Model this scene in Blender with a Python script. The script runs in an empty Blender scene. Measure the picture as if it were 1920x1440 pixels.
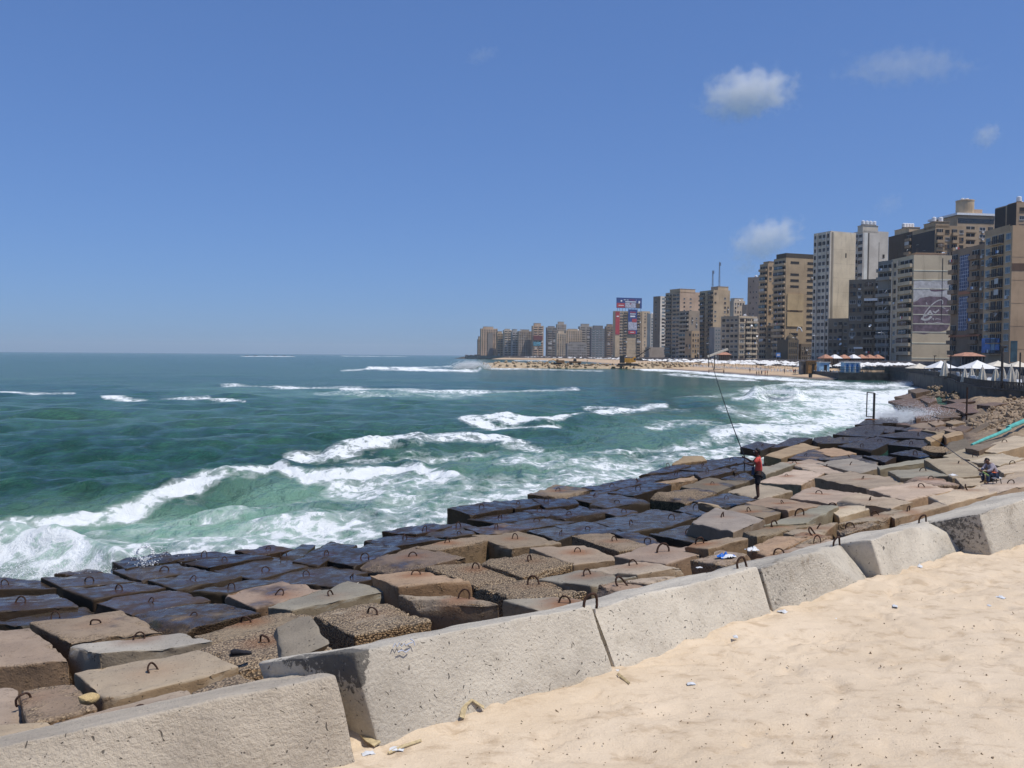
import bpy, bmesh, math, random
import numpy as np
from mathutils import Vector, Matrix, Euler

rnd = random.Random(7)
rs = np.random.RandomState(11)
scene = bpy.context.scene
COL = scene.collection
R = math.radians
HAZE = 0.00009
EYE = 6.0                      # eye height above the sea (world z = 0 is the mean sea level)

# ------------------------------------------------------------------ camera
F = 1610.0                     # focal length in pixels of the 1920 px wide photograph
PITCH, ROLL = R(1.921), R(0.45)
CAMROT = Matrix.Rotation(R(90) - PITCH, 3, 'X') @ Matrix.Rotation(ROLL, 3, 'Z')
cam_data = bpy.data.cameras.new('camera')
cam_data.sensor_width = 36.0
cam_data.lens = 36.0 * F / 1920.0
cam_data.clip_start, cam_data.clip_end = 0.1, 60000.0
cam = bpy.data.objects.new('camera', cam_data)
cam.matrix_world = Matrix.Translation((0, 0, EYE)) @ CAMROT.to_4x4()
COL.objects.link(cam)
scene.camera = cam

def ray(px, py):
    return CAMROT @ Vector(((px - 960) / F, -(py - 720) / F, -1.0))

def on_z(px, py, z):
    """world point where the sight line through a photo pixel meets the level z"""
    d = ray(px, py)
    k = (z - EYE) / d.z
    return Vector((d.x * k, d.y * k, z))

def at_y(px, py, y):
    d = ray(px, py)
    k = y / d.y
    return Vector((d.x * k, y, EYE + d.z * k))

def project(p):
    v = CAMROT.transposed() @ (Vector(p) - Vector((0, 0, EYE)))
    return 960 + F * v.x / -v.z, 720 - F * v.y / -v.z

# ------------------------------------------------------------------ numpy noise
def _hash(i, j, k, seed):
    h = (i * 374761393 + j * 668265263 + k * 2147483647 + seed * 1274126177) & 0xffffffff
    h = ((h ^ (h >> 13)) * 1274126177) & 0xffffffff
    return ((h ^ (h >> 16)) & 0xffff) / 65535.0

def vnoise(p, seed=0):
    p = np.asarray(p, dtype=np.float64)
    f = np.floor(p)
    t = p - f
    t = t * t * (3 - 2 * t)
    i = f.astype(np.int64)
    r = 0
    for a in (0, 1):
        wa = t[:, 0] if a else 1 - t[:, 0]
        for b in (0, 1):
            wb = t[:, 1] if b else 1 - t[:, 1]
            for c in (0, 1):
                wc = t[:, 2] if c else 1 - t[:, 2]
                r = r + wa * wb * wc * _hash(i[:, 0] + a, i[:, 1] + b, i[:, 2] + c, seed)
    return r

def fbm(p, octaves=4, seed=0, gain=0.5):
    p = np.asarray(p, dtype=np.float64)
    s, a, n = 0, 1.0, 0.0
    for o in range(octaves):
        s = s + a * vnoise(p * (2.03 ** o) + 17.3 * o, seed + o)
        n += a
        a *= gain
    return s / n

def sstep(a, b, x):
    t = np.clip((x - a) / (b - a), 0, 1)
    return t * t * (3 - 2 * t)

# ------------------------------------------------------------------ object helpers
def tag(o, label=None, cat=None, group=None, kind=None):
    if label: o['label'] = label
    if cat: o['category'] = cat
    if group: o['group'] = group
    if kind: o['kind'] = kind
    return o

def link(o, parent=None):
    COL.objects.link(o)
    if parent is not None:
        o.parent = parent
    return o

def empty(name, loc=(0, 0, 0), rz=0.0):
    o = bpy.data.objects.new(name, None)
    o.empty_display_size = 0.2
    o.location = loc
    o.rotation_euler = (0, 0, rz)
    return link(o)

def obj(name, me, parent=None, loc=(0, 0, 0), rot=(0, 0, 0), scale=(1, 1, 1)):
    o = bpy.data.objects.new(name, me)
    o.location, o.rotation_euler, o.scale = loc, rot, scale
    return link(o, parent)

def np_mesh(name, verts, faces, mats=(), smooth=False):
    me = bpy.data.meshes.new(name)
    verts = np.asarray(verts, dtype=np.float32)
    faces = np.asarray(faces, dtype=np.int32)
    nv, nf, k = len(verts), len(faces), faces.shape[1]
    me.vertices.add(nv)
    me.vertices.foreach_set('co', verts.ravel())
    me.loops.add(nf * k)
    me.loops.foreach_set('vertex_index', faces.ravel())
    me.polygons.add(nf)
    me.polygons.foreach_set('loop_start', np.arange(0, nf * k, k, dtype=np.int32))
    if smooth:
        me.polygons.foreach_set('use_smooth', np.ones(nf, dtype=bool))
    me.update(calc_edges=True)
    me.validate()
    for m in mats:
        me.materials.append(m)
    return me

class MB:
    """collects shapes, then becomes one mesh"""
    def __init__(self):
        self.v, self.f, self.m = [], [], []
    def add(self, vs, fs, mi=0):
        n = len(self.v)
        self.v += [tuple(v) for v in vs]
        self.f += [tuple(n + i for i in f) for f in fs]
        self.m += [mi] * len(fs)
        return self
    def box(self, c, s, mi=0, rz=0.0, taper=1.0, rot=None):
        x, y, z = s[0] / 2, s[1] / 2, s[2] / 2
        M = rot if rot is not None else Matrix.Rotation(rz, 3, 'Z')
        vs = []
        for sz in (-1, 1):
            k = taper if sz > 0 else 1.0
            for sx, sy in ((-1, -1), (1, -1), (1, 1), (-1, 1)):
                vs.append(Vector(c) + M @ Vector((sx * x * k, sy * y * k, sz * z)))
        return self.add(vs, [(3, 2, 1, 0), (4, 5, 6, 7), (0, 1, 5, 4), (1, 2, 6, 5), (2, 3, 7, 6), (3, 0, 4, 7)], mi)
    def tube(self, pts, rad, n=6, mi=0, closed=False):
        pts = [Vector(p) for p in pts]
        rads = rad if isinstance(rad, (list, tuple)) else [rad] * len(pts)
        vs, fs = [], []
        for i, p in enumerate(pts):
            a = pts[max(i - 1, 0)]; b = pts[min(i + 1, len(pts) - 1)]
            if closed:
                a = pts[i - 1]; b = pts[(i + 1) % len(pts)]
            d = (b - a).normalized()
            u = d.cross(Vector((0, 0, 1)))
            if u.length < 1e-3:
                u = d.cross(Vector((0, 1, 0)))
            u.normalize(); w = d.cross(u)
            for k in range(n):
                t = 2 * math.pi * k / n
                vs.append(p + (u * math.cos(t) + w * math.sin(t)) * rads[i])
        m = len(pts)
        for i in range(m if closed else m - 1):
            j = (i + 1) % m
            for k in range(n):
                l = (k + 1) % n
                fs.append((i * n + k, i * n + l, j * n + l, j * n + k))
        if not closed:
            fs.append(tuple(range(n - 1, -1, -1)))
            fs.append(tuple((m - 1) * n + k for k in range(n)))
        return self.add(vs, fs, mi)
    def lathe(self, prof, n=10, c=(0, 0, 0), mi=0, wob=None):
        vs, fs = [], []
        for i, (r, z) in enumerate(prof):
            for k in range(n):
                t = 2 * math.pi * k / n
                q = r * (wob[k % len(wob)] if wob else 1.0)
                vs.append((c[0] + q * math.cos(t), c[1] + q * math.sin(t), c[2] + z))
        for i in range(len(prof) - 1):
            for k in range(n):
                l = (k + 1) % n
                fs.append((i * n + k, i * n + l, (i + 1) * n + l, (i + 1) * n + k))
        fs.append(tuple(range(n - 1, -1, -1)))
        fs.append(tuple((len(prof) - 1) * n + k for k in range(n)))
        return self.add(vs, fs, mi)
    def prism(self, poly, z0, z1, mi=0):
        n = len(poly)
        vs = [(p[0], p[1], z0) for p in poly] + [(p[0], p[1], z1) for p in poly]
        fs = [tuple(range(n - 1, -1, -1)), tuple(range(n, 2 * n))]
        for i in range(n):
            j = (i + 1) % n
            fs.append((i, j, n + j, n + i))
        return self.add(vs, fs, mi)
    def mesh(self, name, mats, smooth=False):
        me = bpy.data.meshes.new(name)
        me.from_pydata([tuple(v) for v in self.v], [], self.f)
        for m in (mats if isinstance(mats, (list, tuple)) else [mats]):
            me.materials.append(m)
        if any(self.m):
            me.polygons.foreach_set('material_index', self.m)
        bm = bmesh.new(); bm.from_mesh(me)
        bmesh.ops.recalc_face_normals(bm, faces=bm.faces)
        bm.to_mesh(me); bm.free()
        if smooth:
            me.polygons.foreach_set('use_smooth', [True] * len(me.polygons))
        me.update()
        return me
    def build(self, name, mats, parent=None, loc=(0, 0, 0), rot=(0, 0, 0), smooth=False):
        return obj(name, self.mesh(name, mats, smooth), parent, loc, rot)

# ------------------------------------------------------------------ material helpers
class NT:
    def __init__(self, name):
        self.mat = bpy.data.materials.new(name)
        self.mat.use_nodes = True
        self.t = self.mat.node_tree
        self.t.nodes.clear()
        self.out = self.t.nodes.new('ShaderNodeOutputMaterial')
    def n(self, kind, inp=None, **kw):
        nd = self.t.nodes.new('ShaderNode' + kind)
        for k, v in kw.items():
            setattr(nd, k, v)
        for k, v in (inp or {}).items():
            if hasattr(v, 'is_output'):
                self.t.links.new(v, nd.inputs[k])
            else:
                nd.inputs[k].default_value = v
        return nd
    def math(self, op, a, b=0.0, c=None, clamp=False):
        i = {0: a, 1: b}
        if c is not None: i[2] = c
        return self.n('Math', i, operation=op, use_clamp=clamp).outputs[0]
    def mix(self, f, a, b, mode='MIX'):
        nd = self.t.nodes.new('ShaderNodeMix')
        nd.data_type = 'RGBA'; nd.blend_type = mode
        for k, v in ((0, f), (6, a), (7, b)):
            if hasattr(v, 'is_output'): self.t.links.new(v, nd.inputs[k])
            else: nd.inputs[k].default_value = v if k == 0 else (*v[:3], 1)
        return nd.outputs[2]
    def ramp(self, f, lo, hi):
        return self.n('MapRange', {'Value': f, 'From Min': lo, 'From Max': hi}, interpolation_type='SMOOTHSTEP').outputs[0]
    def noise(self, vec, scale, detail=4, rough=0.55, dist=0.0):
        return self.n('TexNoise', {'Vector': vec, 'Scale': scale, 'Detail': detail, 'Roughness': rough, 'Distortion': dist}).outputs[0]
    def coord(self, which='Object'):
        return self.n('TexCoord').outputs[which]
    def pos(self):
        return self.n('NewGeometry').outputs['Position']
    def scaled(self, vec, s):
        return self.n('Mapping', {'Vector': vec, 'Scale': s}).outputs[0]
    def attr(self, name, kind='GEOMETRY', out='Fac'):
        return self.n('Attribute', attribute_name=name, attribute_type=kind).outputs[out]
    def bsdf(self, **kw):
        nd = self.n('BsdfPrincipled', {k.replace('_', ' '): v for k, v in kw.items()})
        self.t.links.new(nd.outputs[0], self.out.inputs[0])
        return nd
    def bump(self, h, strength=0.5, dist=0.02, normal=None):
        i = {'Height': h, 'Strength': strength, 'Distance': dist}
        if normal is not None: i['Normal'] = normal
        return self.n('Bump', i).outputs[0]

def c4(c): return (c[0], c[1], c[2], 1.0)

def plain(name, col, rough=0.7, var=0.15, scale=6.0, metal=0.0, bump=0.0, spec=0.4):
    """a paint, cloth or metal with slight uneven colour"""
    k = NT(name)
    co = k.coord()
    f = k.noise(co, scale, 5)
    a = tuple(x * (1 - var) for x in col); b = tuple(min(1, x * (1 + var)) for x in col)
    c = k.mix(k.ramp(f, 0.3, 0.7), a, b)
    d = dict(Base_Color=c, Roughness=rough, Metallic=metal, Specular_IOR_Level=spec)
    if bump:
        d['Normal'] = k.bump(k.noise(co, scale * 3, 4), bump, 0.02)
    k.bsdf(**d)
    return k.mat

# ------------------------------------------------------------------ light, sky
SUN_H = Vector((0.86, -0.51)).normalized()
SUN_EL = R(64)
SUN = Vector((SUN_H.x * math.cos(SUN_EL), SUN_H.y * math.cos(SUN_EL), math.sin(SUN_EL)))
sl = bpy.data.lights.new('sun', 'SUN')
sl.energy, sl.angle, sl.color = 3.6, R(0.53), (1.0, 0.955, 0.89)
so = bpy.data.objects.new('sun', sl)
so.rotation_euler = SUN.to_track_quat('Z', 'Y').to_euler()
so.location = (60, -40, 120)
COL.objects.link(so)

world = bpy.data.worlds.new('World')
scene.world = world
world.use_nodes = True
wt = world.node_tree
bg = wt.nodes['Background']
sky = wt.nodes.new('ShaderNodeTexSky')
sky.sky_type = 'NISHITA'
sky.sun_disc = False
sky.sun_elevation = SUN_EL
sky.sun_rotation = math.atan2(SUN_H.x, SUN_H.y)
sky.altitude = 0.0
sky.air_density, sky.dust_density, sky.ozone_density = 1.0, 0.35, 2.6
gam = wt.nodes.new('ShaderNodeGamma')            # the deep, even blue of clear sea air
gam.inputs[1].default_value = 0.56
wt.links.new(sky.outputs[0], gam.inputs[0])
mul = wt.nodes.new('ShaderNodeMix'); mul.data_type = 'RGBA'; mul.blend_type = 'MULTIPLY'
mul.inputs[0].default_value = 1.0
mul.inputs[7].default_value = (0.74, 1.17, 2.07, 1.0)
wt.links.new(gam.outputs[0], mul.inputs[6])
wt.links.new(mul.outputs[2], bg.inputs[0])
bg.inputs[1].default_value = 0.1

vs = scene.view_settings
vs.view_transform, vs.look, vs.exposure, vs.gamma = 'Standard', 'None', 0.16, 1.0
cy = scene.cycles
cy.use_denoising = True
cy.max_bounces, cy.diffuse_bounces, cy.glossy_bounces = 6, 3, 3
cy.transmission_bounces, cy.transparent_max_bounces, cy.volume_bounces = 2, 6, 8
cy.use_adaptive_sampling = True
cy.adaptive_threshold = 0.008
cy.sample_clamp_indirect = 3.0
cy.sample_clamp_direct = 6.0
cy.caustics_reflective = cy.caustics_refractive = False
# ================================================================== SEA
# a fan of rings around the shore, finer near the beach, with real wave heights; foam and aerated shallows are
# stored per vertex and broken up by the material
def hor(px): return 666.0 + (px - 960) * math.tan(ROLL)

# foam on the water: (points along a streak in photo pixels, half width, strength); the chart (x/y, 1/y) seen from the foot of the eye
def chart(px, py):
    p = on_z(px, py, 0.0)
    return np.array((p.x / p.y * F, EYE * F / p.y))     # about pixels: right of the axis, below the horizon

STREAKS = [
    ([(-60, 995), (0, 985), (110, 966), (240, 945), (330, 916), (420, 900), (510, 886), (560, 898), (640, 893), (760, 880), (850, 902)], 7, 0.92),
    ([(-80, 1058), (40, 1056), (130, 1064), (215, 1074)], 28, 0.86),
    ([(0, 1010), (150, 1000), (260, 990), (420, 965), (560, 930)], 16, 0.42),
    ([(640, 905), (740, 905), (840, 908), (880, 915)], 24, 0.60),
    ([(-60, 1040), (60, 1035), (200, 1030), (330, 1020), (440, 1000), (540, 985), (640, 985), (760, 960), (840, 965)], 26, 0.72),
    ([(330, 1040), (480, 1020), (620, 1000), (720, 985)], 18, 0.85),
    ([(560, 930), (700, 930), (800, 935)], 14, 0.5),
    ([(540, 853), (620, 851), (700, 838), (760, 832), (792, 832)], 6, 0.85),
    ([(760, 832), (850, 823), (930, 822), (1015, 836)], 7, 0.7),
    ([(660, 862), (740, 855), (830, 850), (930, 845)], 10, 0.42),
    ([(866, 789), (930, 800), (1005, 804), (1040, 800)], 5.5, 0.95),
    ([(870, 786), (960, 791), (1030, 790), (1085, 778), (1160, 770), (1245, 762)], 4.2, 0.92),
    ([(1100, 765), (1200, 765), (1290, 772)], 5, 0.45),
    ([(940, 870), (1050, 872), (1150, 880), (1230, 862), (1300, 845)], 14, 0.5),
    ([(1110, 855), (1180, 850), (1240, 840), (1320, 830)], 8, 0.6),
    ([(900, 905), (1000, 900), (1090, 905)], 10, 0.45),
    ([(1220, 800), (1300, 795), (1350, 805)], 10, 0.45),
    ([(-30, 736), (60, 739), (138, 739)], 2.4, 1.0),
    ([(200, 745), (290, 750), (390, 748), (452, 755)], 3, 0.72),
    ([(420, 722), (540, 727), (640, 728), (760, 731)], 2.6, 0.66),
    ([(640, 728), (760, 731), (880, 736), (980, 734), (1080, 731)], 3.6, 0.86),
    ([(600, 738), (760, 742), (900, 741)], 6, 0.42),
    ([(690, 691), (760, 693), (890, 696)], 2.6, 1.0),
    ([(640, 695), (700, 692), (760, 690), (850, 688)], 1.8, 0.8),
    ([(880, 690), (1000, 692), (1130, 696)], 2.0, 0.6),
    ([(456, 668.2), (500, 668.0), (552, 668.6)], 0.5, 1.0),
    ([(640, 667.6), (760, 668.6)], 0.4, 0.7),
    ([(960, 676), (1060, 677)], 0.7, 0.8),
    # the bay full of foam
    ([(1190, 690), (1260, 695), (1330, 700), (1420, 708), (1500, 713), (1580, 717)], 3.2, 0.97),
    ([(1250, 701), (1340, 708), (1420, 714)], 3, 0.6),
    ([(1480, 722), (1560, 722), (1640, 724), (1700, 722)], 7, 0.8),
    ([(1370, 748), (1440, 749), (1500, 752), (1560, 750)], 3.5, 0.85),
    ([(1510, 745), (1580, 748), (1650, 745), (1710, 738)], 14, 0.95),
    ([(1470, 790), (1540, 785), (1600, 768), (1680, 770), (1720, 775)], 17, 0.98),
    ([(1360, 772), (1430, 780), (1500, 770)], 10, 0.55),
    ([(1350, 818), (1400, 812), (1460, 815), (1540, 808)], 11, 0.95),
    ([(1340, 850), (1400, 835), (1480, 828)], 12, 0.9),
    ([(1400, 737), (1500, 735), (1600, 734)], 9, 0.85),
    ([(1540, 760), (1620, 752), (1705, 752)], 15, 1.15),
    ([(1550, 798), (1640, 788), (1705, 782)], 13, 1.2),
    ([(1440, 772), (1560, 766)], 11, 0.9),
    ([(1270, 745), (1340, 742), (1400, 735)], 5, 0.4),
    ([(1416, 740), (1440, 732), (1460, 728), (1486, 738)], 5, 0.9),
]
# long low breaking waves: (points, half width in the chart, height)
CRESTS = [
    ([(-60, 985), (110, 960), (240, 938), (330, 908), (420, 892), (510, 878), (560, 890), (640, 888), (760, 874), (850, 896)], 8, 0.30),
    ([(-400, 1000), (-80, 1030), (60, 1036), (150, 1050), (215, 1066)], 17, 0.62),
    ([(620, 846), (700, 834), (790, 826)], 6, 0.35),
    ([(866, 784), (1040, 792), (1160, 766), (1245, 758)], 6, 0.3),
    ([(690, 689), (800, 692), (890, 690)], 2.0, 0.5),
    ([(868, 690), (884, 688), (900, 692)], 3.0, 1.9),
    ([(1418, 744), (1445, 738), (1468, 738), (1490, 744)], 7, 1.5),
    ([(1350, 812), (1440, 806), (1540, 802)], 8, 0.4),
]
AERATED = [   # milky green water: centre, radii, amount
    ((380, 985), (430, 60), 0.95), ((120, 1045), (200, 45), 1.0), ((560, 925), (200, 36), 0.7), ((760, 930), (190, 60), 0.6),
    ((1000, 870), (260, 50), 0.5), ((1580, 775), (230, 55), 0.9), ((1480, 745), (200, 30), 0.5), ((760, 740), (340, 12), 0.5),
    ((560, 905), (50, 15), 0.6), ((1250, 820), (200, 50), 0.4), ((450, 735), (180, 9), 0.3), ((600, 780), (700, 40), 0.10),
]

def seg_dist(U, V, pts):
    best = np.full(U.shape, 1e9)
    for (x0, y0), (x1, y1) in zip(pts[:-1], pts[1:]):
        dx, dy = x1 - x0, y1 - y0
        t = np.clip(((U - x0) * dx + (V - y0) * dy) / (dx * dx + dy * dy + 1e-9), 0, 1)
        # streaks run along the shore: distances across count fully, distances along a little less
        best = np.minimum(best, ((U - x0 - t * dx) * 0.45) ** 2 + (V - y0 - t * dy) ** 2)
    return np.sqrt(best)

def build_sea():
    NA, NR = 1250, 640
    ang = np.linspace(R(-52), R(47), NA)
    # rows: even steps in 1/r near by, out to the horizon
    inv = np.concatenate([np.linspace(1 / 11.0, 1 / 400.0, NR - 70), 1 / np.geomspace(410.0, 10000.0, 70)])
    A, I = np.meshgrid(ang, inv)
    A, I = A.ravel(), I.ravel()
    r = 1 / I
    x, y = r * np.sin(A), r * np.cos(A)
    U, V = x / y * F, EYE * F / y
    P3 = np.stack([x, y, np.zeros_like(x)], 1)
    # swell and chop, running up to the shore
    spacing = np.maximum(r * r * (1 / 11.0 - 1 / 400.0) / (NR - 70), r * R(99) / NA)
    spacing = np.minimum(spacing, 0.09 * r)
    h = np.zeros_like(x)
    ws = np.random.RandomState(5)
    lams = np.geomspace(0.7, 40, 84)
    for lam in lams:
        th = math.atan2(-0.72, 0.70) + ws.normal(0, 0.5 if lam > 8 else 0.8)
        k = 2 * math.pi / lam
        amp = (0.050 if lam < 3.5 else 0.032 if lam < 12 else 0.016) * lam / (2 * math.pi) * ws.uniform(0.6, 1.4) * (1.0 if lam < 18 else 0.4)
        ph = k * (x * math.cos(th) + y * math.sin(th)) + ws.uniform(0, 6.28)
        ph = ph + 0.6 * np.sin(ph * 0.13 + ws.uniform(0, 6))
        fade = sstep(0.5, 0.22, spacing / lam)
        s = np.sin(ph)
        h += fade * amp * (s + 0.28 * np.cos(2 * ph))      # sharper crests
    # water calms under the foot of the blocks and grows shallow at the beach
    t_shore = (x + 1.16) * -0.77 + (y - 7.45) * 0.64
    near = sstep(13, 26, t_shore)
    h *= np.where(y < 140, 0.45 + 0.55 * near, 1.0)
    foam = np.zeros_like(x)
    wob = fbm(P3[:, :3] * np.array((0.35, 0.35, 1)), 3, 3) - 0.5
    wob2 = fbm(P3 * np.array((0.09, 0.09, 1)) + 50, 3, 8) - 0.5
    wu = U + 30 * wob2
    patch2 = fbm(P3 * np.array((0.045, 0.030, 1)) + 70, 3, 17)
    patch = fbm(P3 * np.array((0.6, 0.6, 1)) + 20, 4, 14)
    for pts, w, st in STREAKS:
        w = w * 0.72
        c = [chart(*p) for p in pts]
        lo = min(q[1] for q in c) - 3 * w; hi = max(q[1] for q in c) + 3 * w
        l2 = min(q[0] for q in c) - 6 * w - 20; h2 = max(q[0] for q in c) + 6 * w + 20
        m = (V > lo) & (V < hi) & (U > l2) & (U < h2)
        d = seg_dist(wu[m], V[m] + w * 1.5 * wob[m] + w * 1.5 * wob2[m], c)
        q = st * sstep(2.1, 0.1, d / w) * (0.30 + 1.20 * patch[m])
        q = q * np.where(V[m] < 115, 0.30 + 1.35 * patch2[m], 1.0)
        foam[m] = np.maximum(foam[m], q)
    for pts, w, a in CRESTS:
        c = [chart(*p) for p in pts]
        m = (V > min(q[1] for q in c) - 4 * w) & (V < max(q[1] for q in c) + 4 * w)
        # taper at both ends
        d = seg_dist(U[m], V[m], c)
        h[m] += a * np.exp(-(d / w) ** 2) * (0.75 + 0.5 * patch2[m])
    aer = np.zeros_like(x)
    for (cx, cy_), (rx, ry), a in AERATED:
        c = chart(cx, cy_)
        d = np.sqrt(((U - c[0] + 40 * wob2) / rx) ** 2 + ((V - c[1] + 14 * wob) / ry) ** 2)
        aer = np.maximum(aer, a * sstep(1.25, 0.25, d))
    # rough froth lifts a little
    froth = (fbm(P3 * np.array((2.6, 2.6, 1)), 3, 21) - 0.45) * foam
    h += 0.22 * froth * (spacing < 1.0)
    # scattered small whitecaps on the tops of waves in open water
    crest = sstep(0.50, 0.95, h) * sstep(0.60, 0.72, fbm(P3 * np.array((0.05, 0.05, 1)) + 9, 3, 31))
    foam = np.maximum(foam, 0.7 * crest * (r > 35) * (r < 900))
    edge = sstep(23.5, 16.5, t_shore + 3 * wob2 + 2 * wob) * (y < 90) * sstep(12, 15, t_shore) * (0.35 + 0.75 * patch)
    foam = np.maximum(foam, 0.72 * edge); aer = np.maximum(aer, 0.7 * edge)
    P3[:, 2] = h
    idx = np.arange(NR * NA).reshape(NR, NA)
    f = np.stack([idx[:-1, :-1], idx[1:, :-1], idx[1:, 1:], idx[:-1, 1:]], -1).reshape(-1, 4)[:, ::-1]
    me = np_mesh('sea', P3, f, [], smooth=True)
    for nm, v in (('foam', foam), ('aer', aer)):
        a = me.attributes.new(nm, 'FLOAT', 'POINT')
        a.data.foreach_set('value', v.astype(np.float32))
    k = NT('sea_water')
    p = k.pos()
    fo, ae = k.attr('foam'), k.attr('aer')
    lace = k.ramp(k.noise(k.scaled(p, (1.5, 1.1, 1.5)), 1.0, 9, 0.72, 1.1), 0.30, 0.70)
    vor = k.n('TexVoronoi', {'Vector': k.n('VectorMath', {0: p, 1: k.n('TexNoise', {'Vector': p, 'Scale': 0.9, 'Detail': 3.0}).outputs[1]}, operation='ADD').outputs[0], 'Scale': 1.15}, feature='DISTANCE_TO_EDGE').outputs[0]
    cells = k.ramp(vor, 0.0, 0.42)
    fil = k.ramp(k.noise(k.scaled(p, (0.9, 0.32, 0.9)), 0.8, 6, 0.66, 1.8), 0.28, 0.72)
    pat = k.math('ADD', k.math('ADD', k.math('MULTIPLY', lace, 0.52), k.math('MULTIPLY', fil, 0.40)), k.math('MULTIPLY', cells, 0.30))       # about 0.2 .. 1.1
    m = k.ramp(k.math('SUBTRACT', k.math('MULTIPLY', fo, 1.12), pat), -0.10, 0.26)
    thin = k.math('MULTIPLY', k.math('MULTIPLY', k.ramp(fo, 0.05, 0.35), k.ramp(k.math('SUBTRACT', k.math('MULTIPLY', fo, 1.12), pat), -0.55, 0.25)), 0.45)
    m = k.math('MAXIMUM', m, thin)
    big = k.noise(k.scaled(p, (0.02, 0.035, 0.02)), 1.0, 4, 0.6)
    chop = k.noise(k.scaled(p, (0.55, 0.42, 1.0)), 0.75, 7, 0.70, 0.8)
    deep = k.mix(k.ramp(big, 0.35, 0.65), (0.019, 0.084, 0.062), (0.034, 0.112, 0.060))
    deep = k.mix(k.ramp(chop, 0.38, 0.64), k.mix(1.0, deep, (0.64, 0.68, 0.72), 'MULTIPLY'), k.mix(1.0, deep, (1.32, 1.25, 1.18), 'MULTIPLY'))  # light and dark of the small waves painted into the water colour
    fleck = k.math('MULTIPLY', k.ramp(k.noise(k.scaled(p, (0.8, 0.5, 1.0)), 1.3, 6, 0.7, 0.5), 0.66, 0.76), 0.30)
    deep = k.mix(fleck, deep, (0.20, 0.30, 0.27))
    col = k.mix(ae, deep, (0.25, 0.44, 0.32))
    rip = k.noise(k.scaled(p, (1.5, 1.0, 1.0)), 1.7, 7, 0.68)
    rip2 = k.noise(k.scaled(p, (1.5, 0.9, 1.0)), 0.42, 5, 0.6, .4)
    rip3 = k.noise(k.scaled(p, (1.6, 0.8, 1.0)), 0.17, 4, 0.6, .5)
    hgt = k.math('ADD', k.math('ADD', k.math('MULTIPLY', rip, 0.5), k.math('MULTIPLY', rip2, 1.7)), k.math('MULTIPLY', rip3, 1.5))
    nrm = k.bump(hgt, 1.0, 0.75)
    water = k.n('BsdfPrincipled', {'Base Color': col, 'Roughness': 0.14, 'IOR': 1.333, 'Specular IOR Level': 0.38, 'Normal': nrm})
    fn = k.bump(k.math('ADD', lace, k.noise(p, 6.0, 5, 0.6)), 0.7, 0.12)
    white = k.n('BsdfPrincipled', {'Base Color': (0.80, 0.83, 0.82, 1), 'Roughness': 0.8, 'Specular IOR Level': 0.2, 'Normal': fn})
    mx = k.n('MixShader', {0: m, 1: water.outputs[0], 2: white.outputs[0]})
    k.t.links.new(mx.outputs[0], k.out.inputs[0])
    me.materials.append(k.mat)
    o = obj('sea', me)
    return tag(o, kind='structure')
sea = build_sea()
# ================================================================== SHORE: blocks, barrier, sand
def shore_ts(x, y):
    dx, dy = x + 1.16, y - 7.45
    t = -0.77 * dx + 0.64 * dy
    s = 0.64 * dx + 0.77 * dy
    t2 = t - 0.013 * np.maximum(s - 25, 0) ** 1.6
    return t, s, t2

def shore_z(x, y):
    """level of the tops of the blocks (world z)"""
    t, s, t2 = shore_ts(x, y)
    z = np.interp(t2, (-12, -6, 0, 2, 4.5, 8, 12, 17), (-2.9, -3.0, -3.2, -3.5, -4.1, -4.75, -5.2, -5.5))
    z = z - 0.022 * np.clip(s, 0, 30) * np.clip((t2 + 6) / 6, 0, 1)
    return np.maximum(z, -5.55) + EYE

def on_shore(px, py, dz=0.0):
    z = 1.0
    for _ in range(30):
        p = on_z(px, py, z)
        z = 0.5 * z + 0.5 * (float(shore_z(p.x, p.y)) + dz)
    return on_z(px, py, z)

TILES = {'A': (0, 1020, 4.8), 'B': (340, 960, 4.8), 'C': (700, 880, 4.8), 'D': (1040, 800, 4.8), 'E': (1400, 760, 4.8),
         'G': (1520, 660, 4.8), 'P': (0, 960, 2.743), 'Q': (600, 960, 2.743), 'X': (0, 0, 1.0)}

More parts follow.
